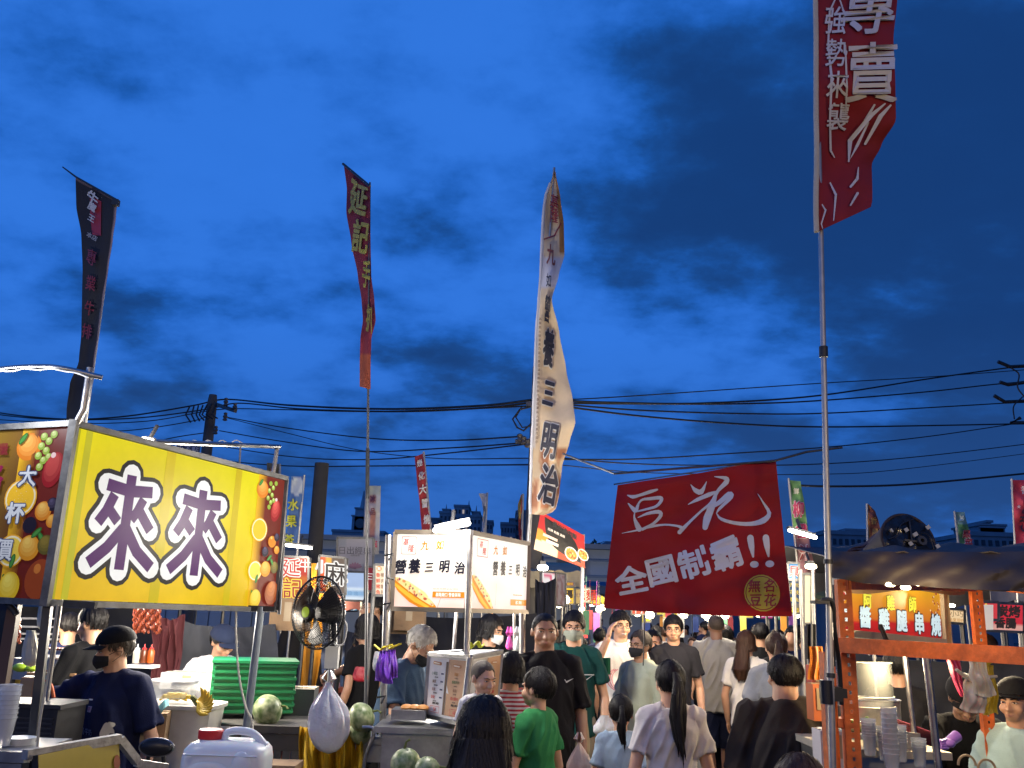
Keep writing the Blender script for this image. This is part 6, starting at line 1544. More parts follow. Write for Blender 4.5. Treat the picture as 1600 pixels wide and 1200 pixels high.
# jerrycan
jug = M('translucent water jug plastic', (.62, .66, .70), .35, var=.06, bump=.2, bscale=9, trans=0.0, sss=.25)
t = thing('jerrycan', 'big translucent white water jug with a red screw cap, at the bottom edge', 'jug', W(354, 1205, 4.3)); a = W(354, 1206, 4.3)
def rb(cx, w, z0, z1, dp=.26):
    m = MB(); vs = []; fs = []; n = 30; prof = [(.0, .80), (.03, .96), (.08, 1), (.5, 1), (.80, 1.0), (.90, .96), (.96, .86), (1, .60)]
    for f_, q0 in prof:
        z = lerp(z0, z1, f_)
        for j in range(n):
            an = 2 * PI * j / n; ca, sa = math.cos(an), math.sin(an); q = (abs(ca) ** 5 + abs(sa) ** 5) ** (-.2) * q0; vs.append((cx.x + ca * q * w / 2, cx.y + sa * q * dp / 2, z))
    k = len(prof)
    for i in range(k - 1):
        for j in range(n): fs.append((i * n + j, i * n + (j + 1) % n, (i + 1) * n + (j + 1) % n, (i + 1) * n + j))
    fs.append(tuple(range(n - 1, -1, -1))); fs.append(tuple((k - 1) * n + j for j in range(n))); m.add(vs, fs); return m
zt_ = W(350, 1155, 4.3).z; m = rb(a, .37, zt_ - .36, zt_); m.ell(a + Vector((-.04, -.125, (zt_ - a.z) - .12)), (.10, .012, .05)); m.ell(a + Vector((.09, -.122, (zt_ - a.z) - .10)), (.05, .014, .07)); m.tube([a + Vector((-.16, -.128, (zt_ - a.z) - .05)), a + Vector((.16, -.128, (zt_ - a.z) - .05))], .004, 6); m.build('body', jug, t)
cp = W(329, 1153, 4.3); m = MB(); m.tube([cp + Vector((0, 0, -.02)), cp + Vector((0, 0, .012))], .045, 20); m.build('neck', jug, t)
m = MB(); m.lathe([(0, -.012), (.053, -.012), (.055, -.005), (.055, .022), (.050, .027), (0, .028)], cp + Vector((0, 0, .010)), 30); m.build('cap', M('red cap plastic', (.50, .02, .02), .35), t)
hp = W(374, 1157, 4.3); m = MB(); m.tube(crom([hp + Vector((-.07, 0, -.01)), hp + Vector((-.05, 0, .035)), hp + Vector((.05, 0, .035)), hp + Vector((.12, 0, -.02))], 6), .017, 10); m.build('handle', jug, t)
# stool back
t = thing('stool', 'folding chair with an oval black padded back rimmed in steel, by the jug', 'chair', W(244, 1195, 4.7)); c_ = W(244, 1168, 4.7)
m = MB(); m.ell(c_, (.082, .022, .040), None, 26, 12); m.build('backrest', M('black vinyl', (.012, .012, .014), .35), t)
m = MB(); m.tube([c_ + Vector((.084 * math.cos(a), .004, .042 * math.sin(a))) for a in [2 * PI * i / 28 for i in range(29)]], .0045, 6); m.build('rim', steel, t)
for s_ in (-1, 1): m = MB(); m.tube([c_ + Vector((s_ * .035, .01, -.03)), c_ + Vector((s_ * .045, .03, -.12)), c_ + Vector((s_ * .1, .2, -c_.z))], .010, 8); m.build('leg', dark_metal, t)
m = MB(); m.box(c_ + Vector((0, .2, -.38)), (.34, .32, .04)); m.build('seat', M('black vinyl', (.012, .012, .014)), t)
# fan
t = thing('standing_fan', 'big industrial standing fan with black wire cage and lime badge, beside the dark post', 'fan', ground(508, 5.4)); fc = W(497, 957, 5.4)
fr = Matrix.Rotation(R(-34), 3, 'Z') @ Matrix.Rotation(PI / 2, 3, 'X')  # local z -> toward camera-ish left
def FR(x, y, z): return fc + fr @ Vector((x, y, z))
wire_m = M('black fan wire', (.02, .02, .022), .35, .6, var=0); RAD = .205
m = MB()
for rr, zf, zb in ((.06, .085, -.09), (.105, .075, -.075), (.15, .055, -.055), (.185, .03, -.03)):
    for z in (zf, zb): m.tube([FR(rr * math.cos(a), rr * math.sin(a), z) for a in [2 * PI * i / 32 for i in range(33)]], .0022, 4, cap=False)
m.tube([FR(RAD * math.cos(a), RAD * math.sin(a), 0) for a in [2 * PI * i / 40 for i in range(41)]], .0060, 6, cap=False)
for i in range(72):
    a = 2 * PI * i / 72
    for sgn in (1, -1):
        m.tube([FR(r_ * math.cos(a + sgn * tw), r_ * math.sin(a + sgn * tw), sgn * z) for r_, z, tw in ((.045, .088, -.25), (.10, .080, -.12), (.15, .060, -.04), (.19, .03, 0), (RAD, 0, 0))], .0019, 3, cap=False)
m.build('cage', wire_m, t)
m = MB(); m.lathe([(0, .10), (.04, .098), (.048, .088), (.05, .07)], fc, 20, fr); m.build('front_hub', black_plastic, t)
m = MB(); m.lathe([(0, .104), (.030, .102), (.030, .099)], fc, 20, fr); m.build('badge', M('lime badge', (.50, .75, .05), .5, emit=(.4, .6, .05), es=.12), t)
for k in range(3):
    a0 = k * 2 * PI / 3 + .5; m = MB(); m.grid(lambda u, v: FR((.04 + .14 * u) * math.cos(a0 + (v - .5) * (1.3 - .35 * u)), (.04 + .14 * u) * math.sin(a0 + (v - .5) * (1.3 - .35 * u)), .05 * (v - .5) * (1.2 - .5 * u)), 8, 8, .002); m.build('blade', M('dark fan blade', (.03, .03, .034), .5), t)
m = MB(); m.lathe([(0, -.02), (.055, -.03), (.062, -.09), (.055, -.17), (.03, -.20), (0, -.20)], fc, 20, fr); m.build('motor', black_plastic, t)
jb = W(519, 1027, 5.5); m = MB(); m.box(jb, (.075, .06, .125)); m.build('switch_box', M('pale grey switch box', (.36, .36, .35), .45), t, smooth=False)
m = MB(); m.tube([FR(0, 0, -.12), jb + Vector((.0, .02, .09)), jb + Vector((0, 0, .06))], [.02, .02, .022], 10); m.build('yoke', black_plastic, t)
m = MB(); m.tube([jb + Vector((0, 0, -.06)), jb + Vector((0, 0, -.19))], .019, 14); m.tube([jb + Vector((0, 0, -.18)), Vector((jb.x, jb.y, .02))], .026, 14); m.build('stand_pole', steel, t)
m = MB(); m.lathe([(0, .03), (.04, .05), (.26, .03), (.28, 0), (0, 0)], (jb.x, jb.y, 0), 26); m.build('base', dark_metal, t)
m = MB(); m.tube(crom([FR(.02, .0, -.16), jb + Vector((.07, 0, .18)), jb + Vector((.06, -.01, .08)), jb + Vector((.02, -.03, .07))]), .006, 6); m.build('power_cord', M('grey cord', (.25, .25, .25)), t)
# hanging white bag on the fan pole
def bag(label, cx, y0, y1, wpx, d, mat, seed=1, group=None, neck=.15, dp=.6, ears=True, belly=.75, extra=None):
    a = W(cx, y0, d); b = W(cx, y1, d); H = (a - b).length; Wd = wpx / PXM(cx, (y0 + y1) / 2, d) / 2; t = thing('plastic_bag', label, 'bag', b, group)
    def f(u, v):
        an = u * 2 * PI
        prof = neck + (1 - neck) * math.sin(min(1, v / belly) * PI / 2) ** 1.3 if v < belly else math.sqrt(max(0, 1 - ((v - belly) / (1 - belly)) ** 2.2))
        r = Wd * prof * (1 + .16 * noise.noise(Vector((math.cos(an) * 1.6, math.sin(an) * 1.6, v * 3 + seed))) + .07 * noise.noise(Vector((math.cos(an) * 5, math.sin(an) * 5, v * 4 + seed))) + .07 * math.sin(an * 9 + seed + v * 3) * (1 - v) + .05 * math.sin(an * 17 + seed - v * 4) * (1 - v))
        c_ = a.lerp(b, v)
        return c_ + Vector((math.cos(an) * r, math.sin(an) * r * dp, 0))
    m = MB(); m.grid(f, 48, 26); m.build('sack', mat, t)
    if ears:
        m = MB()
        for s_ in (-1, 1): m.tube([a + Vector((s_ * .01, 0, 0)), a + Vector((s_ * Wd * .3, -.01, .02)), a + Vector((s_ * .008, 0, .06))], [(.012, .003), (.02, .003), (.006, .003)], 8)
        m.build('handle', mat, t)
    return t
wbag = M('thin white plastic bag', (.60, .61, .63), .30, bump=.9, bscale=22, var=.12, sss=.2)
bag('full white plastic bag hanging from the fan pole in front of the yellow sacks', 513, 1066, 1178, 66, 5.05, wbag, 3, neck=.10, belly=.55)
ysack = M('yellow woven sack', (.52, .32, .01), .6, bump=.5, bscale=10, var=.15)
m = MB(); m.grid(lambda u, v: W(469 + 97 * u + 3 * math.sin(v * 5) * (u - .5), 1134 + 3 * math.sin(u * 20) + 90 * v, 5.35 + .05 * math.sin(u * 23 + v * 2) + .03 * math.sin(u * 51)), 60, 10, .004); t = m.build('yellow_sack', ysack, label='bright yellow plastic sack hung below the fan, behind the white bag', cat='sack')
m = MB(); m.tube(crom([W(566, 1136, 5.2), W(582, 1138, 5.2), W(583, 1152, 5.2), W(572, 1180, 5.2), W(568, 1210, 5.2)]), .010, 8); m.build('bent_tube', steel, label='bent steel tube end beside the yellow sack', cat='tube')
T2 = table('steel side table under the pair of melons', 540, 628, 1150, 5.4, .5, 0)
m = MB(); m.box(W(437, 1196, 4.9), (.20, .2, .03)); m.build('tray', cardb, smooth=False, label='flat brown box edge at the bottom left of the yellow sack', cat='box')
# purple bags on the post
pur = M('purple plastic bag', (.13, .03, .42), .35, bump=.8, bscale=14, var=.1, sss=.1); ylw = M('yellow bag handles', (.62, .50, .03), .4, bump=.4)
def flatbag(label, pts, d, mat, seed, thick=.035, group=None, hmat=None):
    A, B, C_, D_ = [W(x, y, d) for x, y in pts]
    def f(u, v):
        p = A.lerp(B, u).lerp(D_.lerp(C_, u), v); return p + Vector((.004 * math.sin(v * 7 + seed), -thick * math.sin(PI * u) * math.sin(PI * min(1, v * 1.1)) + .007 * math.sin(u * 21 + seed + 1.5 * math.sin(v * 3)) * (1 - .5 * v) + .014 * noise.noise(Vector((u * 3, v * 3, seed))), .006 * math.sin(u * 5 + seed) * v))
    t = thing('plastic_bag', label, 'bag', D_, group); m = MB(); m.grid(f, 40, 26, .006); m.build('sack', mat, t); m = MB(); m.tube([A + Vector((-.03, 0, .03)), A.lerp(B, .2), A.lerp(B, .5) + Vector((0, -.015, .015)), B + Vector((.03, 0, .035))], [(.012, .006), (.016, .008), (.014, .008), (.010, .005)], 8); m.build('handle', hmat or mat, t)
flatbag('purple plastic bag with yellow handles hooked on the sandwich stall post, front one', ((592, 1016), (605, 1017), (612, 1068), (584, 1065)), 5.4, pur, 1, .05, 'purple bags on the sandwich stall post', ylw)
flatbag('second purple plastic bag behind the front one on the sandwich stall post', ((608, 1014), (619, 1015), (622, 1060), (606, 1062)), 5.6, pur, 4, .04, 'purple bags on the sandwich stall post', ylw)
bag('crumpled yellow and white bag hooked left of the purple bags', 590, 1018, 1050, 16, 5.5, wbag, 9, neck=.5, ears=False)
bag('pink plastic bag hanging from the rear post of the sandwich stall', 796, 993, 1016, 12, 6.5, M('pink bag', (.60, .08, .35), .35, bump=.5, bscale=20), 2, neck=.3, ears=True); bag('clear white bag hanging beside the pink one', 809, 993, 1018, 14, 6.45, wbag, 4, neck=.3)
bag('red bag on the ground table behind the purple bags', 563, 1042, 1066, 24, 7.5, M('red bag', (.25, .01, .02), .5), 5, neck=.6, ears=False)
# ============================================================ sandwich counter
cab = W(668, 1120, 5.3)
CA = Panel(W(671, 1022, 5.35), W(735, 1027, 5.05), W(723, 1131, 5.05), W(664, 1118, 5.35)); CB = Panel(W(736, 1027, 5.05), W(784, 1018, 5.55), W(776, 1108, 5.55), W(727, 1131, 5.05))
t = thing('food_cabinet', 'white heated sandwich cabinet with paper menus showing 50 and 60', 'food cabinet', CA.at(.5, 1))
m = MB(); A0, A1, A2, A3 = CA.c; B1, B2 = CB.c[1], CB.c[2]; back = A0 + (B1 - A1); back.z = A0.z
m.add([A0, A1, B1, back, A3, A2, B2, A3 + (B2 - A2)], [(0, 1, 2, 3), (7, 6, 5, 4), (0, 4, 5, 1), (1, 5, 6, 2), (2, 6, 7, 3), (3, 7, 4, 0)]); m.build('body', white_plastic, t, smooth=False)
m = MB()
for a, b in ((A0, A1), (A1, B1), (A1, A2), (A3, A2), (A0, A3), (B1, B2), (A2, B2), (A0, back), (back, B1)): m.bar(a, b, .022, .022)
m.build('frame', steel, t, smooth=False)
m = MB()
for P_, c_ in ((CA, 'a'), (CB, 'b')):
    f_ = (.03, .50) if c_ == 'a' else (.08, .50); rect(m, P_, .04, .06, .46, .93, (.66, .65, .66) if c_ == 'a' else (.5, .5, .52), .003); rect(m, P_, .52, .06, .97, .93, (.50, .28, .15), .003); rect(m, P_, .46, .10, .515, .93, (.10, .05, .03), .004)
    for (u, v) in ((.25, .13), (.74, .15)): disc(m, P_, u, v, .045, .035, (.35, .12, .05), .005, rot=.1) if False else stroke(m, P_, [(u - .09, v), (u + .08, v + .01)], [.05, .055], (.40, .16, .06), .005); stroke(m, P_, [(u - .07, v), (u + .06, v + .01)], .02, (.65, .55, .45), .009)
    for j, (a_, b_) in enumerate((('小黃瓜', '起司'), ('滷蛋', '燻雞肉片'), ('玉米', '鮪魚'), ('蔬食', '素火腿肉'))):
        text(m, P_, a_, .20, .30 + .125 * j, .052, ((.06, .15, .12), (.25, .15, .1), (.35, .2, .2), (.55, .03, .03))[j], .02, .006); text(m, P_, b_, .74, .28 + .125 * j, .050, ((.5, .18, .02), (.1, .15, .05), (.25, .1, .05), (.55, .03, .03))[j], .02, .006)
        text(m, P_, '番茄火腿蛋', .25, .36 + .125 * j, .020, Bk, .01, .006); text(m, P_, '小黃瓜蛋', .74, .34 + .125 * j, .020, Bk, .01, .006); rect(m, P_, .36, .285 + .125 * j, .43, .31 + .125 * j, (.05, .05, .12), .006)
    text(m, P_, '營養三明治', .28, .77, .035, Bk, .03, .006, shear=.2); text(m, P_, '營養三明治', .76, .76, .035, Bk, .03, .006, shear=.2)
    for (u, n_) in ((.27, '50'), (.78, '60')):
        text(m, P_, n_, u, .865, .070, (.55, .02, .04), .02, .007); frame_rect(m, P_, u - .12, .815, u + .12, .915, .006, (.50, .02, .04), .007)
m.build('menu_sheets', ink, t, smooth=False)
m = MB(); m.tube([A1 + Vector((0, -.01, 0)), A2 + Vector((0, -.01, 0))], .020, 10); m.build('corner_tube', steel, t)
m = MB(); c_ = (A1 + back) / 2; m.grid(lambda u, v: W(732 + 24 * u, 1012 + 3 * v + 1.5 * math.sin(u * 9), 5.3 + .05 * v) + Vector((0, 0, .012 * math.sin(u * 12 + v * 3) + .02)), 16, 6, .004); m.build('cloth', M('neon yellow cloth', (.62, .62, .02), .8, bump=.3), label='neon yellow cloth crumpled on top of the sandwich cabinet', cat='cloth')
m = MB(); cc = W(700, 1150, 5.3); x0 = W(606, 1128, 5.3); x1 = W(745, 1140, 4.95)
t = thing('counter', 'long stainless steel counter of the sandwich stall', 'counter', (cc.x, 5.5, 0)); m.box(((x0.x + x1.x) / 2, 5.42, x0.z - .02), (x1.x - x0.x + .1, .62, .03)); m.build('counter_top', stainless, t, smooth=False)
m = MB(); m.box(((x0.x + x1.x) / 2, 5.45, (x0.z - .04) / 2), (x1.x - x0.x + .02, .56, x0.z - .045)); m.build('counter_front', stainless, t, smooth=False)
t = thing('tray', 'stainless tray with bread rolls in front of the white haired man', 'tray', W(640, 1125, 5.25)); a = W(638, 1126, 5.25); m = MB(); m.box(a + Vector((0, .08, .03)), (.19, .2, .05)); m.build('pan', stainless, t, smooth=False)
for k in range(3): m = MB(); m.ell(a + Vector((-.02 + .045 * k, .07, .062)), (.035, .05, .018), None, 14, 8); m.build('roll', M('fried bread crust', (.45, .20, .05), .5), label=('left', 'middle', 'right')[k] + ' golden bread roll in the steel tray', cat='bread roll', group='bread rolls in the steel tray')
# lower counter body bottom-left of frame: yellow lower sign, black grill, cups
LS = Panel(W(60, 1180, 3.55), W(186, 1154, 3.9), W(190, 1300, 3.9), W(62, 1320, 3.55)); t = thing('sign', 'low yellow panel sign with scratched steel frame across the bottom left corner', 'sign', LS.at(.5, 1)); m = MB(); cgrid(m, LS, lambda u, v: (.42, .32, .03), 8, 4)
for (u, v, r_) in ((.93, .55, .10), (.96, .35, .06)): disc(m, LS, u, v, r_ * .6, r_, (.05, .15, .03), .003, rot=.5)
disc(m, LS, .95, .25, .05, .08, (.30, .08, .03), .004)
m.build('printed_face', ink_gloss, t, smooth=False); m = MB(); c = LS.c; scr = M('scratched steel frame', (.40, .39, .36), .45, .7, bump=.2, bscale=80, var=.4, vscale=30); m.bar(c[0] + Vector((-.05, 0, 0)), c[1], .035, .035); m.bar(c[1], W(214, 1190, 4.0), .032, .03); m.bar(W(212, 1192, 4.0), W(260, 1199, 4.1), .03, .03); m.build('frame', scr, t, smooth=False)
m = MB(); box_panel(m, LS, .03, front=-.004); m.build('backing', dark_metal, t, smooth=False)
t = thing('grill', 'black ribbed griddle box under the reaching hand at the left', 'grill', W(45, 1130, 4.5)); a = W(40, 1108, 4.6); m = MB(); m.box(a + Vector((0, .1, -.12)), (.36, .3, .26)); m.build('body', black_plastic, t, smooth=False)
for k in range(9): m = MB(); m.box(a + Vector((.08, -.052, -.035 - .022 * k)), (.17, .012, .008)); m.build('rib', M('dark grey ribs', (.06, .06, .06), .4, .5), t, smooth=False)
m = MB(); m.box(a + Vector((-.02, .1, .018)), (.42, .3, .022)); m.build('lid', M('dark grey lid', (.05, .05, .055), .45, .4), t, smooth=False)
cupm = sheer('clear plastic cup', (.72, .76, .80), .42, .15)
def cups(label, x, ybot, d, n, r=.042, h=.11, group=None, step=.018, mat=None):
    p = W(x, ybot, d); t = thing('cup_stack', label, 'cups', p, group)
    for k in range(n):
        z = k * step; m = MB(); m.lathe([(r * .72, z + .0005), (r * .70, z), (r * .98, z + h - .006), (r * 1.04, z + h - .004), (r * 1.04, z + h), (r * .96, z + h - .003), (r * .68, z + .003)][1:], p, 18); m.build('cup', mat or cupm, t)
cups('stack of clear plastic cups at the far left bottom', 2, 1165, 3.9, 8)
t = thing('tub', 'white plastic tub at the far left bottom edge', 'tub', W(28, 1172, 4.0)); a = W(28, 1168, 4.0); m = MB(); m.lathe([(0, -.06), (.052, -.06), (.062, .035), (.065, .04), (.060, .04), (0, .032)], a, 24); m.build('tub_body', M('milky tub', (.62, .66, .70), .4), t)
table('steel shelf edge at the bottom left corner', -60, 40, 1172, 3.8, .4, 0)
# dark cabinet / monitor top left behind
t = thing('cabinet', 'dark framed glass cabinet cut off by the left edge below the fruit panel', 'cabinet', W(-10, 1100, 4.3)); CP = Panel(W(-60, 908, 4.3), W(30, 905, 4.3), W(2, 1075, 4.3), W(-85, 1075, 4.3)); m = MB(); box_panel(m, CP, .05, front=-.01); m.build('glass', M('dark glass', (.02, .03, .04), .1), t, smooth=False); m = MB(); c = CP.c
for a, b in ((0, 1), (1, 2), (2, 3)): m.bar(c[a], c[b], .04, .05)
m.build('frame', M('brown cabinet frame', (.09, .05, .035), .45), t, smooth=False)
m = MB(); m.tube(crom([W(9, 935, 4.2), W(14, 945, 4.18), W(22, 953, 4.18), W(26, 960, 4.18)]), .014, 8); m.build('clamp', black_plastic, label='black plastic clamp on the dark cabinet frame', cat='clamp')
# grill stall things behind
sausage_m = M('glossy red sausage', (.32, .075, .035), .35, var=.25, vscale=40, coat=.3)
def sausages(label, x0, x1, y0, y1, d, n):
    t = thing('sausage_curtain', label, 'sausages', W((x0 + x1) / 2, y1, d)); a = W(x0, y0 - 1, d); b = W(x1, y0 - 1, d); m = MB(); m.tube([a, b], .006, 6); m.build('rail', steel_dull, t)
    for i in range(n):
        x = lerp(x0, x1, (i + .5) / n) + random.uniform(-1, 1); pts = []; rs = []; K = 22; yb = y1 - random.uniform(0, 6)
        for k in range(K + 1):
            pts.append(W(x + .9 * math.sin(k * 1.1 + i), lerp(y0, yb, k / K), d + .02 * math.sin(k * .7 + i * 2))); rs.append(.010 * (.55 + .45 * abs(math.sin(k * PI / 4 + i))))
        m = MB(); m.tube(pts, rs, 7); m.build('sausage', sausage_m, t)
sausages('curtain of red sausages hanging under the yellow sign', 208, 252, 951, 990, 6.9, 13); sausages('short row of red sausages hanging at the far left', 18, 32, 960, 1005, 6.2, 4)
T3 = table('grill table loaded with meat at the far left', 20, 130, 1028, 6.2, .5, 0)
rnd = random.Random(4)
t = thing('meat_tray', 'steel tray of grilled sausages on the grill table', 'tray', W(100, 1020, 6.3)); a = W(95, 1018, 6.3); m = MB(); m.box(a, (.36, .22, .02)); m.build('tray_pan', stainless, t, smooth=False)
for k in range(16): q = a + Vector((-.16 + .021 * k, -.02, .018)); m = MB(); m.limb([q + Vector((0, -.06, 0)), q + Vector((.004, .06, 0))], [.009, .009], 6); m.build('sausage', sausage_m, t)
t = thing('tray', 'low tray with chopped meat on the wooden board', 'tray', W(85, 1050, 6.0)); a = W(90, 1052, 6.0); m = MB(); m.box(a, (.30, .18, .015)); m.build('board', M('wooden board', (.35, .20, .10), .6), t, smooth=False)
for k in range(14): q = a + Vector((rnd.uniform(-.1, .08), rnd.uniform(-.06, .05), .016)); m = MB(); m.ell(q, (.016, .012, .009), None, 8, 6); m.build('meat_piece', sausage_m, t)
m = MB(); a = W(33, 1043, 5.6); m.ell(a, (.05, .04, .026), None, 16, 10); m.ell(a + Vector((.06, 0, -.004)), (.04, .035, .02), None, 14, 8); m.build('green_bowl', M('lime green plastic', (.35, .55, .03), .4), label='lime green plastic pouch on the shelf at the far left', cat='pouch')
bag('cream coloured bag bundle hanging at the corner post', 48, 985, 1042, 26, 5.2, M('cream bag', (.58, .56, .46), .5, bump=.6, bscale=12), 11, neck=.5, ears=False); bag('second cream bag bundle higher up the corner post', 66, 940, 985, 14, 5.3, M('cream bag', (.58, .56, .46)), 12, neck=.6, ears=False)
m = MB(); m.tube(crom([W(72, 1062, 5.0), W(80, 1072, 5.0), W(84, 1090, 5.0)]), .010, 8); m.build('hose', M('orange hose', (.65, .12, .03), .4), label='short orange gas hose behind the corner post', cat='hose')
bag('pink and white bag of small packets on the counter beside the woman in navy', 104, 1120, 1148, 26, 4.9, M('pink packet bag', (.35, .10, .15), .4, bump=.7, bscale=20), 13, neck=.8, ears=False)
carton('narrow tan box standing behind the corner post', 45, 1100, 5.2, .08, .14, .1, 0, M('tan box', (.38, .26, .18), .8))
# sauce bottles
for k, (x, c_, top_, lab) in enumerate(((223, (.12, .03, .01), (.5, .02, .02), 'dark sauce bottle with red tip beside the sausages'), (234, (.45, .08, .01), (.55, .03, .02), 'orange chilli bottle with red tip beside the sausages'), (212, (.6, .55, .45), (.7, .7, .68), 'pale sauce bottle left of the dark one'))):
    p = W(x, 1036, 6.4); t = thing('sauce_bottle', lab, 'bottle', p); m = MB(); m.lathe([(0, 0), (.022, 0), (.024, .02), (.024, .075), (.016, .09), (0, .09)], p, 16); m.build('bottle_body', M('sauce %d' % k, c_, .3), t); m = MB(); m.lathe([(.017, .088), (.017, .098), (.006, .102), (.003, .125), (0, .125)], p, 12); m.build('tip', M('sauce tip %d' % k, top_, .4), t)
m = MB(); a = W(224, 1038, 6.4); m.box(a + Vector((0, 0, -.012)), (.18, .14, .02)); m.build('shelf', white_plastic, smooth=False, label='small white shelf under the sauce bottles', cat='shelf')
# dim stick-like shelves in grill stall
for k, y in enumerate((966, 979, 990, 998)): m = MB(); m.bar(W(30, y, 7.4), W(98, y + 1, 7.4), .02, .014); m.build('shelf_rail', pole_metal, smooth=False, label=('top', 'second', 'third', 'lowest')[k] + ' pale shelf rail at the back of the grill stall', cat='rail', group='shelf rails in the grill stall')
# ============================================================ orange rack stall
orange = M('orange painted slotted steel', (.56, .115, .018), .5, .1, bump=.15, bscale=60, var=.38, vscale=22)
tarpb = M('brown tarp', (.045, .031, .022), .6, bump=.3, bscale=7, var=.2, vscale=3)
rack = thing('shelf_rack', 'orange slotted steel rack frame with punched posts, at the right', 'rack', ground(1320, 3.4))
def slotted(a, b, w, dirv, name='post', pitch=.032, hole=(.20, .40)):
    """punched strip from a down to b; the holes go through"""
    a, b = Vector(a), Vector(b); L_ = (b - a).length; n = int(L_ / pitch); dn = (b - a).normalized(); dv = Vector(dirv).normalized(); nn = dv.cross(dn).normalized(); m = MB()
    def q(x, y, z=0): return a + dv * (w * x) + dn * (pitch * y) + nn * z
    x0, x1 = .5 - hole[0] / 2, .5 + hole[0] / 2; y0, y1 = .5 - hole[1] / 2, .5 + hole[1] / 2
    for i in range(n):
        for (u0, v0, u1, v1) in ((0, 0, x0, 1), (x1, 0, 1, 1), (x0, 0, x1, y0), (x0, y1, x1, 1)): m.quad(q(u0, i + v0), q(u0, i + v1), q(u1, i + v1), q(u1, i + v0))
        for (A_, B_) in (((x0, y0), (x0, y1)), ((x0, y1), (x1, y1)), ((x1, y1), (x1, y0)), ((x1, y0), (x0, y0))): m.quad(q(A_[0], i + A_[1]), q(A_[0], i + A_[1], .003), q(B_[0], i + B_[1], .003), q(B_[0], i + B_[1]))
        m.quad(q(0, i, 0), q(0, i + 1, 0), q(0, i + 1, .035), q(0, i, .035)); m.quad(q(1, i, 0), q(1, i + 1, 0), q(1, i + 1, .012), q(1, i, .012))
    return m.build(name, orange, rack, smooth=False)
DR = 3.4
a = W(1308, 905, DR); z0 = a.z
slotted((a.x, DR, a.z), (a.x, DR, 0), .052, (1, 0, 0)); slotted((a.x - .055, DR + .02, W(1290, 1010, DR).z - .02), (a.x - .055, DR + .02, 0), .045, (1, .3, 0), hole=(.30, .5))
b = W(1517, 912, 4.6); slotted((b.x, 4.6, b.z), (b.x, 4.6, 0), .055, (1, 0, 0)); 
# front beam comes toward us at the right
c0 = W(1312, 1008, 3.38); c1 = W(1640, 1028, 2.75)
m = MB(); m.bar(c0, c1, .022, .050); m.bar(c0 + Vector((0, .012, .024)), c1 + Vector((0, .012, .024)), .03, .006); m.build('beam', orange, rack, smooth=False)
c2 = W(1308, 905, 3.4); c3 = W(1522, 912, 4.58); m = MB(); m.bar(c2 + Vector((.03, 0, -.02)), c3 + Vector((0, 0, -.02)), .02, .035); m.build('beam', orange, rack, smooth=False)
m = MB(); m.bar(c3, W(1640, 925, 4.0), .02, .04); m.build('beam', orange, rack, smooth=False)
m = MB(); m.bar(W(1316, 1130, 3.42), W(1325, 1120, 4.5), .03, .03); m.build('beam', orange, rack, smooth=False)
m = MB()
for (x, y) in ((1298, 1083),): p = W(x, y, 3.2); m.box(p, (.045, .10, .045)); m.box(p + Vector((.03, .02, .0)), (.05, .05, .03)); 
p = W(1291, 1080, 3.12); m.tube([p + Vector((0, 0, .035)), p + Vector((0, 0, -.04))], .021, 12); m.build('tape_wrap', M('black tape', (.01, .01, .012), .35), rack)
m = MB(); p = W(1281, 941, 3.1); m.box(p, (.05, .05, .010)); m.tube(crom([W(1283, 938, 3.1), W(1300, 940, 3.1), W(1303, 975, 3.15), W(1306, 1000, 3.2), W(1311, 1040, 3.3), W(1315, 1100, 3.35)]), .008, 8); m.tube(crom([W(1296, 928, 3.15), W(1300, 960, 3.15), W(1302, 1000, 3.2), W(1303, 1040, 3.25)]), .006, 8); m.build('black_cable', rubber, label='black strap and cables running down between the flag pole and the orange rack', cat='cable')
# brown tarp roof
tr = thing('tarp_roof', 'wide brown tarp roof sagging over the orange rack stall', 'tarp', W(1450, 900, 3.6))
TA, TB = (W(1293, 862, 3.25), W(1680, 862, 2.7)); TC, TD = W(1298, 898, 3.2), W(1680, 925, 2.6)
def tf(u, v):
    top = TA.lerp(TB, u); bot = TC.lerp(TD, u); p = top.lerp(bot, v)
    s_ = math.sin(u * 9 + v * 2) * .012 + .02 * noise.noise(Vector((u * 8, v * 3, 4))) + .010 * math.sin(u * 31 + v * 6 * (1 + u)); k = .02 * math.sin(PI * v)
    return p + Vector((0, -k - s_, -.016 * math.sin(u * PI) * v - .012 * max(0, math.sin(u * 5.5 + 1)) * v))
m = MB(); m.grid(tf, 90, 12, .004); m.build('valance', tarpb, tr)
E1, E2 = W(1300, 866, 5.6), W(1690, 866, 5.4)
def tf2(u, v): p = TA.lerp(TB, u).lerp(E1.lerp(E2, u), v); return p + Vector((0, 0, .04 * math.sin(PI * v) - .02 * abs(math.sin(u * 9 + v * 4)) + .02 * noise.noise(Vector((u * 6, v * 6, 2)))))
m = MB(); m.grid(tf2, 60, 30, .004); m.build('top_sheet', tarpb, tr)
m = MB(); G1, G2 = W(1312, 902, 4.2), W(1512, 908, 4.7); m.grid(lambda u, v: G1.lerp(G2, u) + Vector((0, .02 * math.sin(u * 14) + .02 * v, -.012 * math.sin(u * 9) - v * (.060))), 40, 6, .004); m.build('inner_valance', M('tan inner tarp', (.24, .15, .09), .6, bump=.3, bscale=7), tr)
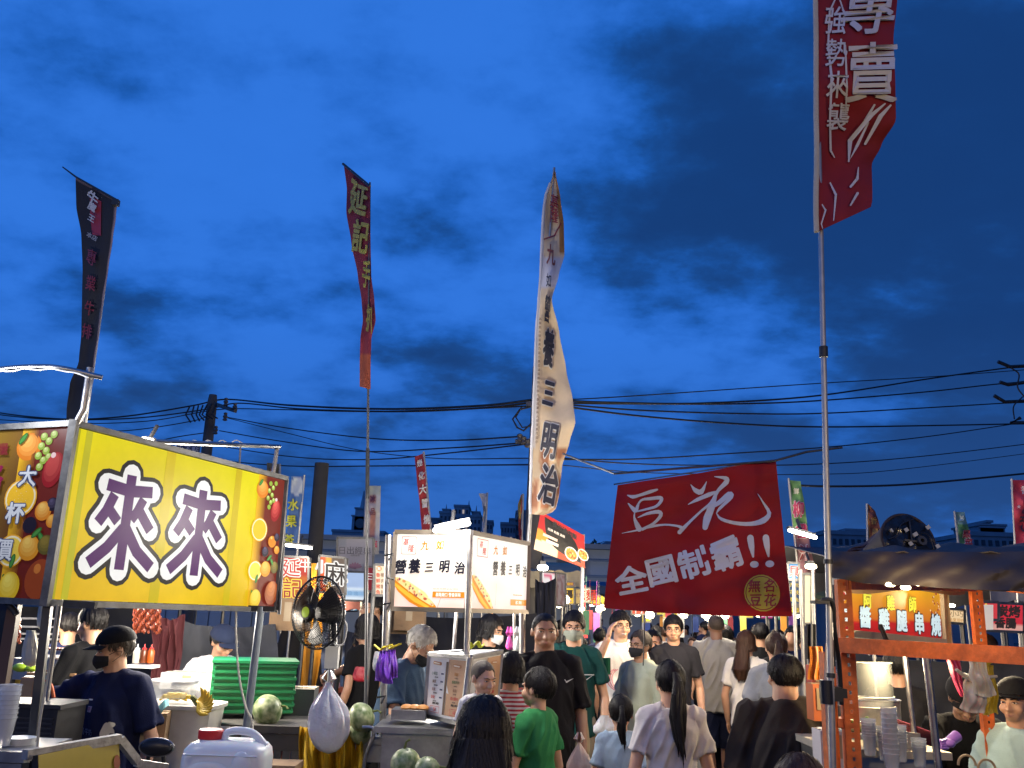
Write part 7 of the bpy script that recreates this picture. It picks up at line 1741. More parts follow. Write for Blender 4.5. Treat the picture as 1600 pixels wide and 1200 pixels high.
# the wrapped roof fan: drum face plus cone of cloth behind
rf = thing('roof_fan', 'round black roof fan wrapped in dark cloth with five white clips, on the brown tarp', 'fan', W(1420, 888, 3.5)); fc2 = W(1420, 846, 3.45); rr_ = Matrix.Rotation(R(8), 3, 'Z') @ Matrix.Rotation(R(78), 3, 'X')
RD = 43 / PXM(1420, 846, 3.45); blkp = M('black shiny plastic film', (.010, .010, .012), .22, bump=.8, bscale=9, var=.3)
m = MB()
def face(u, v):
    a = u * 2 * PI; r = RD * v; z = .012 * noise.noise(Vector((math.cos(a) * v * 3, math.sin(a) * v * 3, 5))) + .010 * math.cos(v * PI * .5); return fc2 + rr_ @ Vector((r * math.cos(a), r * math.sin(a), z))
m.grid(face, 40, 10); m.build('front_film', blkp, rf)
m = MB(); m.tube([fc2 + rr_ @ Vector((RD * (1.02 + .012 * math.sin(5 * a)) * math.cos(a), RD * 1.02 * math.sin(a), -.005)) for a in [2 * PI * i / 40 for i in range(41)]], .006, 8, cap=False)
m.grid(lambda u, v: fc2 + rr_ @ Vector((RD * (1.04 - .22 * v) * (1 + .04 * math.sin(u * 40 + v * 5) * v) * math.cos(u * 2 * PI), RD * (1.04 - .30 * v) * math.sin(u * 2 * PI) - .03 * v, -.24 * v)), 48, 8); m.build('cloth_wrap', M('dark maroon wrap', (.035, .022, .024), .7, bump=.4, bscale=12), rf)
for (dx, dy, w_) in ((-32, -14, 3), (-6, -16, 7), (34, -22, 8), (-3, 6, 7), (44, 8, 7), (8, -9, 9)):
    p = fc2 + rr_ @ Vector((dx * .95 / PXM(1420, 846, 3.45), -dy / PXM(1420, 846, 3.45), .020)); m = MB(); m.box(p, (w_ / 400 * .9, .014, .008 if dx == 8 else .004), rr_ @ Matrix.Rotation(.5, 3, 'Z')); m.build('clip', M('cream clip', (.55, .52, .42) if True else 0, .5), rf, smooth=False)
m = MB(); p = fc2 + rr_ @ Vector((.036, -.004, .016)); m.lathe([(.008, .0), (.008, .018), (.018, .018), (.018, 0)], p, 18, rr_); m.bar(fc2 + rr_ @ Vector((-.03, -.0, .012)), fc2 + rr_ @ Vector((.03, -.004, .014)), .02, .008); m.build('motor_hub', M('grey hub', (.05, .05, .05), .4), rf)
m = MB(); m.tube([fc2 + rr_ @ Vector((.01, .075, .014)), fc2 + rr_ @ Vector((.0, -.02, .018))], .004, 6); m.tube(crom([fc2 + rr_ @ Vector((-.09, .0, .016)), fc2 + rr_ @ Vector((-.05, .02, .02)), fc2 + rr_ @ Vector((-.03, .06, .018)), fc2 + rr_ @ Vector((.03, .085, .016))]), .0022, 5); m.tube(crom([fc2 + rr_ @ Vector((.09, -.05, .016)), fc2 + rr_ @ Vector((.075, .02, .02)), fc2 + rr_ @ Vector((.045, .03, .018))]), .002, 5); m.build('wire', dark_metal, rf)
# maroon cone of cloth to the left of the drum
m = MB(); K0, K1, K2 = W(1322, 864, 3.7), W(1390, 822, 3.7), W(1398, 870, 3.55); m.grid(lambda u, v: K0.lerp(K1, u) .lerp(K0.lerp(K2, u), v) + Vector((0, -.04 * u * math.sin(v * PI) - .01 * math.sin(v * 16), .006 * math.sin(u * 12))), 16, 12, .004); m.build('cloth_cone', M('dusty maroon cloth', (.085, .045, .045), .8, bump=.4, bscale=10), rf)
m = MB(); m.tube([fc2 + Vector((.02, .03, -RD * .9)), fc2 + Vector((.03, .0, -RD - .12))], [.04, .022], 10) if False else m.tube([fc2 + Vector((.02, .03, -RD * .9)), fc2 + Vector((.03, .02, -RD - .03))], [.04, .03], 10); m.build('neck', blkp, rf)
# stall sign inside rack
P_ = Panel(W(1312, 915, 4.25), W(1470, 925, 4.75), W(1474, 999, 4.75), W(1313, 984, 4.25))
r = thing('sign', 'glowing orange and red skewer stall sign with white outlined characters inside the orange rack', 'sign', P_.at(.5, 1)); m = MB()
cgrid(m, P_, lambda u, v: (.50, .02, .02) if v > .78 - .14 * u else (lerp(.80, .52, v), lerp(.40, .04, v), .02), 30, 16)
for k, ch in enumerate('阿雞師'): text(m, P_, ch, .24 + .22 * k, .31, .32, (.95, .90, .08), .035, .006, sx=.9); text(m, P_, ch, .24 + .22 * k, .31, .32, (.18, .09, .01), .065, .004, sx=.9)
for k, ch in enumerate('辣醬雞腿串燒'):
    x, y = .04 + .175 * k, .66 + .010 * k
    text(m, P_, ch, x, y, .45, (.03, .015, .02), .09, .004, sx=.86); text(m, P_, ch, x, y, .44, (.70, .88, .95), .04, .007, sx=.86)
for k in range(26): a_ = k * .61; disc(m, P_, .93 + .030 * math.cos(a_) * (k % 5 + 1) * .55, .25 + .05 * math.sin(a_) * (k % 5 + 1), .022, .022, ((.50, .12, .05), (.9, .7, .4), (.35, .03, .02))[k % 3], .004)
disc(m, P_, .02, .22, .12, .12, (.75, .72, .68), .004); disc(m, P_, .02, .22, .08, .08, (.6, .05, .05), .006)
m.build('printed_face', M('warm backlit film', 'Col', .35, var=.12, vscale=2, emit='same', es=.80, dim=.25, spec=.15), r, smooth=False)
m = MB(); box_panel(m, P_, .05, -.005, -.01, 1.005, 1.01, front=-.002); m.build('light_box', dark_metal, r, smooth=False)
m = MB(); m.bar(P_.c[3] + Vector((0, -.01, -.012)), P_.c[2] + Vector((0, -.01, -.012)), .03, .03); m.bar(P_.c[1], P_.c[2], .02, .02); m.build('frame', M('cream sign frame', (.5, .45, .36), .5), r, smooth=False)
m = MB(); m.bar(W(1475, 918, 4.8), W(1482, 1010, 4.8), .03, .03); m.build('wooden_strip', M('pale timber', (.50, .40, .24), .7), label='pale timber strip beside the skewer stall sign', cat='strip'); m = MB(); m.bar(W(1314, 998, 4.2), W(1525, 1012, 4.7), .05, .02); m.build('sill', dark_metal, label='dark sill under the skewer stall sign', cat='sill')
# steel tubes, pot, glass, counter, cups
for (x0, y0, x1, y1, d, r_) in ((1414, 1030, 1428, 1148, 4.3, .012), (1447, 1028, 1466, 1200, 3.6, .014), (1366, 1030, 1374, 1140, 4.9, .008)):
    a = W(x0, y0, d); b = W(x1, y1, d); b2 = a + (b - a) * (a.z / (a.z - b.z)); m = MB(); m.tube([b2, a + Vector((0, 0, .03))], r_, 12); m.build('pole', steel, label={1414: 'steel tube left of the black shirted cook', 1447: 'thicker steel tube crossing in front of the black shirted cook', 1366: 'thin steel tube behind the glass guard'}[x0], cat='pole')
gl = thing('glass_guard', 'clear curved acrylic guard around the steel pot in the orange rack', 'guard', W(1370, 1130, 4.2)); ga = W(1372, 1100, 4.2); m = MB()
m.grid(lambda u, v: (ga.x + .15 * math.sin((u - .5) * 2.6), 4.42 - .17 * math.cos((u - .5) * 2.6), lerp(W(1370, 1035, 4.2).z, W(1370, 1108, 4.2).z, v)), 24, 2, .003); m.build('acrylic', M('clear acrylic', (.55, .58, .58), .06, alpha=.09, var=0), gl)
m = MB()
for y in (1037, 1092, 1108): z = W(1370, y, 4.2).z; m.tube([(ga.x + .152 * math.sin((u - .5) * 2.6), 4.42 - .172 * math.cos((u - .5) * 2.6), z) for u in [i / 16 for i in range(17)]], .0028, 6)
m.build('rim', M('acrylic rim', (.55, .55, .45), .2), gl)
pt = thing('cooking_pot', 'big shiny steel pot behind the clear guard', 'pot', W(1360, 1140, 4.5)); pp = W(1356, 1138, 4.5); m = MB(); m.lathe([(0, 0), (.145, 0), (.15, .01), (.15, .13), (.156, .135), (.15, .137), (.142, .13), (.14, .09), (0, .09)], pp, 36); m.build('pot_body', steel, pt)
m = MB(); m.lathe([(0, .091), (.139, .091)], pp, 24); m.build('broth', M('brown broth', (.18, .08, .02), .15), pt)
ct = thing('counter', 'steel counter with white boards inside the orange rack stall', 'counter', W(1400, 1190, 4.2)); a = W(1400, 1162, 4.2); m = MB(); m.box((a.x - .10, 4.35, a.z - .02), (.50, .70, .03)); m.build('counter_top', M('cream counter', (.45, .40, .30), .45, var=.2), ct, smooth=False); m = MB(); m.box((a.x - .10, 4.4, (a.z - .04) / 2), (.46, .6, a.z - .04)); m.build('counter_front', stainless, ct, smooth=False)
P_ = Panel(W(1352, 1138, 4.05), W(1438, 1146, 4.05), W(1440, 1172, 4.05), W(1350, 1168, 4.05)); m = MB(); box_panel(m, P_, .01); m.build('board', M('grey board', (.30, .29, .26), .4), smooth=False, label='grey board leaning across the counter behind the cups', cat='board')
m = MB(); m.grid(lambda u, v: W(1395 + 60 * u, 1122 + 22 * v + 22 * u, 4.3 + .1 * v), 4, 3, .004); m.build('cloth', M('purplish cloth', (.16, .03, .06), .7), label='dark red purple cloth behind the steel tube', cat='cloth')
for (x, y, n_, lab) in ((1360, 1180, 7, 'leftmost stack of clear cups on the rack counter'), (1384, 1188, 6, 'stack of clear cups with a pink straw, second from the left'), (1408, 1190, 7, 'third stack of clear cups on the rack counter'), (1438, 1198, 4, 'rightmost lower stack of clear cups on the rack counter')): cups(lab, x, y, 3.75, n_, .028, .075, 'stacks of clear cups on the rack counter', .010)
m = MB(); m.tube([W(1388, 1188, 3.74), W(1387, 1153, 3.74)], .0035, 6); m.build('straw', M('pink straw', (.7, .1, .2), .4), label='pink drinking straw standing in the clear cups', cat='straw')
cups('bottom row stack of clear cups near the lower edge', 1395, 1212, 3.6, 10, .03, .08)
# food heap left
fh = thing('food_tray', 'pile of fried snacks and greens on the rack counter behind the orange post', 'food', W(1335, 1148, 4.0)); a = W(1332, 1146, 4.0); m = MB(); m.box(a, (.22, .24, .02)); m.build('tray_pan', stainless, fh, smooth=False); rn = random.Random(8)
for k in range(34): q = a + Vector((rn.uniform(-.09, .09), rn.uniform(-.1, .1), .015 + .035 * rn.random())); m = MB(); m.ell(q, (.018, .014, .010), Matrix.Rotation(rn.uniform(0, 3), 3, 'Y'), 7, 5); m.build('piece', M('snack %d' % (k % 3), ((.45, .22, .05), (.18, .30, .04), (.50, .38, .15))[k % 3], .5), fh)
t = thing('orange_banner', 'orange banner sleeve with white rail of letters strapped between the pole and the rack', 'banner', W(1300, 1030, 3.3))
F = Flag([(1005, 1290, 1296, 0, 0, 0), (1025, 1289, 1301, 0, 0, 0), (1060, 1288, 1305, 0, 0, 0), (1130, 1291, 1307, 0, 0, 0), (1200, 1296, 1310, 0, 0, 0)], 3.22, .01); m = MB(); cloth(m, F, lambda u, v: (.60, .12, .02) if u > .35 else (.5, .4, .38), 6, 20); m.build('cloth', cloth_ink, t)
m2 = MB()
for i, ch in enumerate('BARBECUE'): ftext(ch, 1293 + .2 * i, 1020 + 5.5 * i, 5, 6, (.35, .02, .02), .03, 1.5)
m2.build('lettering', ink, t, smooth=False)
m = MB(); p = W(1275, 1028, 4.6); m.grid(lambda u, v: W(lerp(1267, 1282, u) + 2 * math.sin(v * 5), lerp(1010, 1062, v), 4.6 + .02 * math.sin(u * 9)), 8, 12, .01); m.build('orange_pouch', M('orange lantern cloth', (.65, .22, .02), .6, bump=.3), label='orange cloth pouch hanging between the thin poles and the flag pole', cat='pouch')
m = MB(); m.grid(lambda u, v: W(lerp(1262, 1273, u), lerp(975, 1030, v), 4.8 + .02 * math.sin(u * 9)), 6, 10, .008); m.build('grey_sheet', grey_tarp, label='grey sheet hanging above the orange pouch', cat='sheet')
# low side crates with red signs near the pole foot
carton('red box of snacks at the foot of the thin poles', 1279, 1075, 5.2, .10, .12, .1, 0, M('red carton', (.35, .05, .03), .6)); carton('pale carton with a strawberry print at the foot of the orange rack', 1298, 1200, 3.7, .10, .14, .1, 0, M('pale carton', (.55, .50, .48), .6)); carton('orange stacked cartons low behind the flag pole', 1282, 1125, 4.4, .09, .16, .1, 0, M('orange carton', (.50, .12, .03), .6))
# bags at the right
wb2 = M('warm white plastic bag', (.66, .60, .50), .32, bump=.3, bscale=16, var=.06, sss=.2)
flatbag('pink plastic bag hung behind the white bags in the orange rack', ((1477, 1028), (1497, 1030), (1512, 1092), (1500, 1090)), 4.0, M('pink translucent bag', (.62, .06, .16), .35, bump=.3, bscale=18, sss=.2), 1)
flatbag('big white plastic bag hanging from the orange beam, left of the cook in the cap', ((1513, 1032), (1538, 1034), (1556, 1088), (1520, 1086)), 3.4, wb2, 2); flatbag('lower pleated white plastic bag under the big one', ((1508, 1060), (1545, 1072), (1538, 1118), (1500, 1106)), 3.45, wb2, 3)
flatbag('yellow printed bag beside the white bags', ((1540, 1038), (1552, 1040), (1562, 1117), (1538, 1115)), 3.5, M('yellow printed bag', (.55, .40, .03), .4, bump=.5, bscale=18), 4, .015)
m = MB(); rg_ = W(1511, 1196, 3.5)
for (x, y, r_) in ((1511, 1196, .032), (1542, 1203, .032)): c_ = W(x, y, 3.5); m.tube([c_ + Vector((r_ * math.cos(a), 0, r_ * 1.1 * math.sin(a))) for a in [PI * i / 14 for i in range(15)]], .0045, 6)
m.build('basket_handles', M('rattan', (.55, .38, .18), .6), label='pair of pale rattan basket handles at the lower right edge', cat='handle')
t = tarp('dark tarp behind the cooks of the orange rack stall', ((1322, 1020), (1640, 1025), (1640, 1150), (1330, 1130)), 6.6, 6.4, black_cloth, 8)

# ============================================================ people
navy = fabric('navy cotton', (.012, .017, .055)); blk = fabric('black cotton', (.006, .006, .007)); blk2 = fabric('washed black cotton', (.012, .011, .012)); teal = fabric('dark green cotton', (.008, .05, .045)); offw = fabric('off white cotton', (.62, .58, .54)); white = fabric('white cotton', (.68, .66, .64)); sage = fabric('pale sage cotton', (.36, .39, .30)); charcoal = fabric('charcoal cotton', (.025, .025, .032)); greyt = fabric('heather grey cotton', (.40, .38, .33)); lblue = fabric('light blue cotton', (.36, .48, .60)); brownb = fabric('faded brown black cotton', (.040, .032, .025)); green = fabric('green cotton', (.035, .22, .07)); aqua = fabric('pale aqua cotton', (.38, .52, .52)); slate = fabric('slate blue cotton', (.05, .085, .14)); lime = fabric('lime yellow cotton', (.50, .55, .10)); shorts_n = fabric('navy nylon', (.015, .02, .05), .5); khaki = fabric('khaki cotton', (.28, .24, .17)); beige = fabric('beige cotton', (.45, .38, .30)); grey2 = fabric('grey cotton', (.22, .23, .25)); pinkt = fabric('dusty pink cotton', (.45, .22, .22))
stripe = bpy.data.materials.new('red and white striped knit'); stripe.use_nodes = True
t_ = stripe.node_tree; b_ = t_.nodes['Principled BSDF']; tcc = t_.nodes.new('ShaderNodeTexCoord'); se = t_.nodes.new('ShaderNodeSeparateXYZ'); t_.links.new(tcc.outputs['Object'], se.inputs[0]); mm = t_.nodes.new('ShaderNodeMath'); mm.operation = 'MULTIPLY'; mm.inputs[1].default_value = 38; t_.links.new(se.outputs[2], mm.inputs[0]); m3 = t_.nodes.new('ShaderNodeMath'); m3.operation = 'FRACT'; t_.links.new(mm.outputs[0], m3.inputs[0]); m4 = t_.nodes.new('ShaderNodeMath'); m4.operation = 'GREATER_THAN'; m4.inputs[1].default_value = .5; t_.links.new(m3.outputs[0], m4.inputs[0]); mxx = t_.nodes.new('ShaderNodeMix'); mxx.data_type = 'RGBA'; mxx.inputs['A'].default_value = (.60, .57, .54, 1); mxx.inputs['B'].default_value = (.38, .03, .04, 1); t_.links.new(m4.outputs[0], mxx.inputs['Factor']); t_.links.new(mxx.outputs['Result'], b_.inputs['Base Color']); b_.inputs['Roughness'].default_value = .9
cap_black = fabric('black cap', (.012, .012, .014)); cap_navy = fabric('navy cap', (.015, .022, .05))

def tick(pm, SP):
    s = SP(1); stroke(pm, s, [(.80, .20), (.83, .235), (.95, .185)], [.012, .026, .004], (.55, .55, .5), .016)
def angle_logo(pm, SP):
    s = SP(1); stroke(pm, s, [(.60, .30), (.88, .30), (.70, .42)], [.02, .02, .02], (.6, .6, .58), .014)
def navy_print(pm, SP):
    s = SP(1); k = (.55, .50, .55); rect(pm, s, .44, .24, .52, .32, (.45, .35, .42), .002); text(pm, s, '牛', .48, .28, .06, (.3, .05, .1), .02, .004)
    for i, l in enumerate(('木瓜牛奶', '酪梨牛奶', '鮮榨果汁')): text(pm, s, l, .42, .58 + .15 * i, .09, (.11, .14, .26), .02, .003)
    for (u, v, r_, c_) in ((.80, .55, .10, (.62, .60, .52)), (.84, .48, .05, (.62, .6, .5)), (.78, .66, .06, (.4, .3, .15)), (.86, .62, .04, (.1, .1, .1))): disc(pm, s, u, v, r_ * .8, r_, c_, .002, wob=.12)
    disc(pm, s, .12, .36, .05, .09, (.62, .6, .55), .002)
    stroke(pm, s, [(.40, .16), (.46, .16)], .02, (.6, .6, .6), .002)
def red_arc(pm, SP):
    s = SP(1)
    for k in range(3): stroke(pm, s, [(.38 + .04 * k + .22 * math.cos(a), .55 + .22 * math.sin(a)) for a in [PI * (.55 + .09 * i) for i in range(10)]], .012, (.62, .08, .16), .002)
def dull_print(pm, SP):
    s = SP(1); text(pm, s, 'BROOKLYN', .5, .52, .05, (.16, .05, .07), .02, .002, sx=1.1); stroke(pm, s, [(.30, .48), (.5, .42), (.70, .48)], .02, (.14, .05, .07), .002); text(pm, s, 'EST 98', .5, .62, .04, (.14, .05, .07), .02, .002)
# --- fruit stall
person('woman in black cap, black mask and printed navy shirt reaching left over the griddle', 194, 978, 5.15, -22, navy, blk, 'fair', 'short', hair_grey, wide=1.2, mask='black', cap=(cap_black, .075), prints=navy_print, hpitch=8, hyaw=-32, armR=((-.38, -.14, 1.27), (-.60, -.28, 1.20)), armL=((.27, .06, 1.12), (.24, .02, .88)), sleeve=.62, strands=150, lean=.05)
person('man in black at the grill, half turned away, left of the woman in navy', 152, 943, 6.1, -112, blk, blk2, 'mid', 'short', armR=((-.25, -.06, 1.12), (-.22, -.28, .92)), armL=((.24, -.03, 1.12), (.20, -.22, .90)), wide=1.0, vox=.010, hpitch=14, strands=120)
person('person in a dark navy shirt with a red print working at the back of the grill stall', 105, 950, 7.0, -20, navy, blk, 'mid', 'short', vox=.013, hair_=None) if False else person('person in a dark navy shirt working at the back of the grill stall', 112, 955, 7.2, -150, navy, blk, 'mid', 'short', vox=.013, hpitch=20)
person('man in navy cap and dark suspenders over white shirt behind the green crate', 345, 972, 6.9, 25, white, blk, 'mid', 'short', cap=(cap_navy, .065), hpitch=16, hyaw=25, lean=.18, wide=1.05, vox=.009, armR=((-.30, -.10, 1.14), (-.20, -.30, 1.02)), extra=lambda P, T, HT: [MBs.build('suspender', blk, P) for MBs in [MB().tube([T((s_ * .09, -.135, .95)), T((s_ * .095, -.150, 1.2)), T((s_ * .085, -.135, 1.36)), T((s_ * .08, -.05, 1.46)), T((s_ * .085, .11, 1.36))], [(.020, .004)] * 5, 8) for s_ in (-1, 1)]])
person('man in glasses and a black shirt standing under the cream menu board, facing left', 585, 925, 8.6, -65, blk, blk2, 'mid', 'mid', glasses=True, vox=.010, armR=((-.24, -.08, 1.12), (-.1, -.30, 1.05)), strands=120, prints=lambda pm, SP: text(pm, SP(1), '米', .5, .3, .12, (.4, .2, .1), .02, .002))
person('smaller dark haired child beside the man under the cream menu board', 573, 962, 8.2, -120, blk, blk2, 'mid', 'bob', vox=.012, headk=1.1)
# --- sandwich stall
person('white haired man in a slate blue shirt and black mask bending over the bread trays', 622, 966, 6.0, 66, slate, blk, 'mid', 'short', hair_white, mask='black', hpitch=26, lean=.22, armL=((.24, -.16, 1.16), (.16, -.42, 1.03)), armR=((-.24, -.12, 1.14), (-.16, -.40, 1.0)), curl=(.8, .8), strands=200, wide=.98)
person('woman in a white face mask and black apron behind the sandwich cabinet', 766, 958, 7.6, 40, blk, blk, 'fair', 'long', mask='white', hyaw=20, hpitch=12, vox=.009, strands=160, longhair=(.22, .55))
# --- aisle, nearest first
person('girl with long black hair seen from behind at the bottom centre', 758, 1085, 2.7, 176, blk2, blk, 'fair', 'long', wide=.85, longhair=(.50, 1.12), strands=1500, hpitch=5, headk=1.0)
person('woman with long ponytail, off white shirt and black tote bag, seen from behind', 1046, 1030, 4.9, 186, offw, blk, 'fair', 'tied', pony=(.40, 1.0, .03), wide=.86, strands=900, headk=1.02, extra=lambda P, T, HT: (MB().tube([(.13, -.05, 1.46), (.15, .10, 1.30), (.17, .17, 1.05)], [(.022, .006)] * 3, 8).build('bag_strap', blk, P), MB().limb([(.17, .19, 1.02), (.17, .20, .85), (.17, .19, .68)], [(.13, .04), (.16, .06), (.15, .05)], 14).build('tote_bag', blk2, P)))
person('heavy set man in a faded brown black shirt seen from behind, beside the flag pole', 1224, 1014, 4.65, 170, brownb, blk2, 'mid', 'short', wide=1.34, headk=.92, strands=500, hyaw=18, sleeve=.8, shirt_len=.80)
person('girl with a low ponytail in a light blue shirt seen from behind at the bottom', 970, 1091, 5.7, 176, lblue, blk, 'fair', 'tied', pony=(.26, .8, .02), wide=.82, headk=1.18, strands=500)
person('person in red and white striped top with bobbed black hair, back turned', 799, 1018, 5.7, 205, stripe, blk, 'fair', 'bob', wide=.88, strands=700, hmat=hair_black, armL=((.25, -.14, 1.12), (.12, -.30, 1.15)), hyaw=-10)
person('boy in a green shirt in profile facing left, in front of the man in black', 841, 1048, 5.3, -128, green, blk, 'fair', 'short', wide=.80, headk=1.16, strands=400, armL=((.18, -.06, 1.12), (.16, -.26, .92)))
person('stern heavy man in a black sports shirt with a small tick logo', 852, 955, 6.2, 4, blk2, blk, 'tan', 'buzz', wide=1.24, neck='v', prints=tick, sleeve=.72, hmat=hair_black, shirt_len=.80, glasses=False)
person('man in glasses, olive face mask and dark green shirt, behind the man in black', 897, 953, 7.2, -6, teal, khaki, 'fair', 'mid', mask='green', glasses=True, prints=angle_logo, strands=300)
person('smiling man in white shirt with pink arcs raising a hand to his head', 970, 953, 8.2, 8, white, blk, 'fair', 'mid', glasses=True, grin=True, prints=red_arc, armR=((-.28, -.22, 1.27), (-.20, -.34, 1.50)), handR=(.25, 0, 1), curl=(.4, .5), hyaw=4, strands=300, sleeve=.6)
person('man in glasses, black mask and pale sage shirt with a strap, facing left', 1000, 983, 7.4, -48, sage, blk, 'mid', 'short', hair_grey, mask='black', glasses=True, strands=300, sleeve=.65, extra=lambda P, T, HT: MB().tube([T((-.05, -.155, 1.05)), T((.06, -.150, 1.22)), T((.13, -.09, 1.41)), T((.12, .06, 1.43)), T((.02, .14, 1.25)), T((-.10, .14, 1.05))], [(.014, .005)] * 6, 8).build('strap', blk, P))
person('boy with spiky short hair in a lime yellow shirt, face only showing between two men', 1021, 986, 8.8, 18, lime, blk, 'fair', 'short', wide=.86, headk=1.1, strands=200)
person('young man in glasses and charcoal shirt with dull red print, mid aisle', 1052, 960, 8.5, -4, charcoal, khaki, 'fair', 'mid', wide=.92, glasses=True, prints=dull_print, strands=300, hyaw=-8)
P1 = person('tall man in a heather grey shirt and navy shorts walking away with a drink cup', 1118, 957, 9.6, 178, greyt, shorts_n, 'tan', 'buzz', hmat=hair_grey, wide=1.05, shorts=True, stance=.5, armL=((.27, .0, 1.14), (.26, -.24, 1.10)), armR=((-.28, .06, 1.13), (-.18, -.18, 1.05)), shirt_len=.82, vox=.009)
ch_ = W(1091, 1050, 9.25); t = thing('drink_cup', 'tall pale paper drink cup with a straw held by the man in the grey shirt', 'cup', ch_ - Vector((0, 0, .07))); m = MB(); m.lathe([(0, -.08), (.030, -.08), (.042, .085), (.043, .09), (.0, .092)], ch_, 18); m.build('cup_body', M('paper cup', (.62, .56, .48), .5), t); m = MB(); m.tube([ch_ + Vector((0, 0, .08)), ch_ + Vector((.005, 0, .15))], .004, 6); m.build('straw', white_plastic, t)
person('woman with long brown hair in loose white shirt beside the grey shirted man', 1166, 984, 8.7, 142, white, blk, 'fair', 'long', hair_brown, wide=.92, longhair=(.30, .8), strands=250, vox=.0095)
person('broad man in a black shirt with his back turned behind the brown haired woman', 1188, 972, 10.2, 176, blk, blk, 'mid', 'short', wide=1.15, vox=.011)
person('woman with brown hair tied back holding a small child, behind the heavy set man', 1212, 985, 6.9, 170, grey2, blk, 'fair', 'tied', hair_brown, pony=(.30, 1.0, .02), strands=200, wide=.9, vox=.010)
person('reddish brown haired person at the bottom right, only the crown in view', 1247, 1176, 2.6, 178, blk, blk, 'mid', 'bob', hair_brown, wide=.85, strands=700)
person('woman in black cap and pale aqua shirt with lowered mask, right edge', 1583, 1058, 4.55, -38, aqua, blk, 'mid', 'tied', cap=(cap_black, .03), wide=.98, strands=200, hyaw=-14, extra=lambda P, T, HT: MB().limb([HT((-.05, -.07, 1.52)), HT((0, -.10, 1.512)), HT((.05, -.07, 1.52))], [.014, .016, .014], 10).build('lowered_mask', mask_white, P))
person('cook in a black long sleeved top with a purple glove, reaching toward the pot', 1492, 1040, 5.0, -16, blk, khaki, 'mid', 'short', vox=.009, long_sleeve=True, lean=.28, hpitch=20, armR=((-.22, -.26, 1.14), (-.16, -.46, 1.02)), armL=((.28, -.16, 1.14), (.10, -.42, 1.02)), wide=1.05, cap=(cap_black, .05))
m = MB(); gp = W(1481, 1161, 4.45); m.ell(gp, (.035, .03, .022), None, 12, 8)
for k in range(4): m.limb([gp + Vector((-.01, -.01, .012 - k * .010)), gp + Vector((-.045, -.025, .010 - k * .010)), gp + Vector((-.065, -.02, -.005 - k * .009))], [.010, .009, .007], 8)
m.tube([gp, gp + Vector((.06, .03, .03))], [.022, .026], 12); m.build('glove', M('purple nitrile glove', (.25, .12, .50), .4, bump=.2), label='purple nitrile glove over the counter in the orange rack stall', cat='glove')
person('cook behind the clear guard in a dark shirt with bare forearm', 1398, 1010, 6.0, 170, blk2, blk, 'mid', 'short', vox=.011, armR=((-.25, -.10, 1.12), (-.20, -.30, 1.0)))
person('woman with light hair glimpsed at the stall past the orange post at the right', 1540, 990, 8.2, 60, white, blk, 'fair', 'bob', hair_brown, vox=.012)
# baby: head and shoulders above the girl
person('baby with a shaved head in a white patterned shirt, held by the person in stripes', 754, 1045, 4.75, 22, white, white, 'fair', 'buzz', height=.86, headk=1.45, wide=1.1, vox=.009, hmat=hair_grey, hyaw=15, hpitch=10, strands=0, shirt_len=.9)
t = bag('tied translucent plastic bag in the hand of the man in black', 905, 1160, 1215, 42, 5.9, M('pinkish clear bag', (.55, .42, .36), .3, bump=.9, bscale=14, sss=.2), 21, neck=.1)
bag('beige cloth bag carried behind the man in black', 912, 1110, 1185, 18, 6.3, fabric('beige bag cloth', (.40, .32, .20)), 22, neck=.5, ears=False)
bag('white plastic bag resting at knee height beside the waving man', 945, 1118, 1150, 34, 6.6, wbag, 23, neck=.4, ears=False)
m = MB(); m.grid(lambda u, v: W(930 + 24 * u, 1028 + 26 * v, 7.4 + .05 * math.sin(u * 6)), 6, 6, .01); m.build('table_cloth', M('green felt', (.02, .15, .06), .9), label='green felt table corner behind the waving man', cat='cloth')

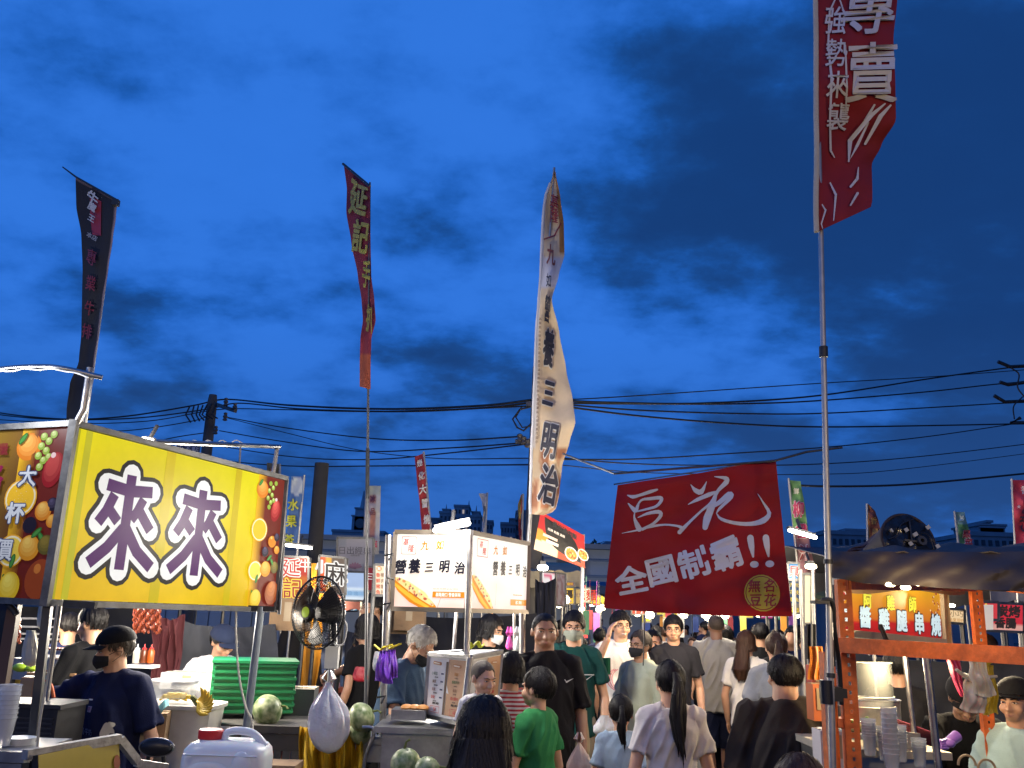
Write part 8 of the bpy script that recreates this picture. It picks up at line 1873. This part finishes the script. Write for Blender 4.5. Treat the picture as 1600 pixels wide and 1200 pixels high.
# ------------------------------------------------------------ the crowd further in
def crowd_proto(shirt, hair, yaw, hm, **k):
    global SEED
    return person('crowd', 1100, 970, 12, yaw, shirt, blk, 'mid', hair, hm, vox=.021, height=1.70, **k)
protos = {'mb': crowd_proto(blk, 'short', 0, hair_black), 'wb': crowd_proto(blk, 'long', 0, hair_black, wide=.88, longhair=(.3, .8)), 'tb': crowd_proto(blk, 'tied', 0, hair_brown, wide=.9, pony=(.3, .9, .02))}
rnd = random.Random(12)
cols = [('black', blk, 9), ('white', white, 4), ('grey', grey2, 3), ('navy', navy, 3), ('beige', beige, 2), ('pink', pinkt, 1), ('light blue', lblue, 1), ('dark green', teal, 1)]
used_proto = set(); spots = []
for k in range(88):
    d = 9.4 + 22 * (k / 87) ** 1.25
    lo, hi = (1128, 1262) if d < 12.5 else (1000, 1258)
    if k % 5 == 0: lo, hi = 862, 945
    spots.append((rnd.uniform(lo, hi), d))
for k, (x, d) in enumerate(spots):
    key = rnd.choices(['mb', 'wb', 'tb'], [6, 3, 2])[0]; src = protos[key]
    o = src if key not in used_proto else copy_tree(src); used_proto.add(key)
    nm, mt, _ = rnd.choices(cols, [c[2] for c in cols])[0]
    back = rnd.random() < .62
    o.location = ground(x, d, 0, 980); o.rotation_euler.z = R((180 if back else 0) + rnd.uniform(-50, 50)); s_ = rnd.uniform(.90, 1.03) * 1.70 / 1.735 * (1.0 if key == 'mb' else .95); o.scale = (s_, s_, s_)
    where = 'deep in the aisle' if d > 18 else ('in the middle of the aisle' if d > 12.5 else 'at the front of the crowd')
    if x < 950: where = 'left of the red banner'
    o['label'] = 'pedestrian in %s with %s hair, %s, %s' % (nm, {'mb': 'short black', 'wb': 'long black', 'tb': 'tied brown'}[key], 'back turned' if back else 'facing us', where)
    o['group'] = 'crowd walking in the market aisle'
    for ch in o.children:
        if ch.name.startswith('shirt'): ch.material_slots[0].link = 'OBJECT'; ch.material_slots[0].material = mt
for kk, pr in protos.items():
    if kk not in used_proto: bpy.data.objects.remove(pr)
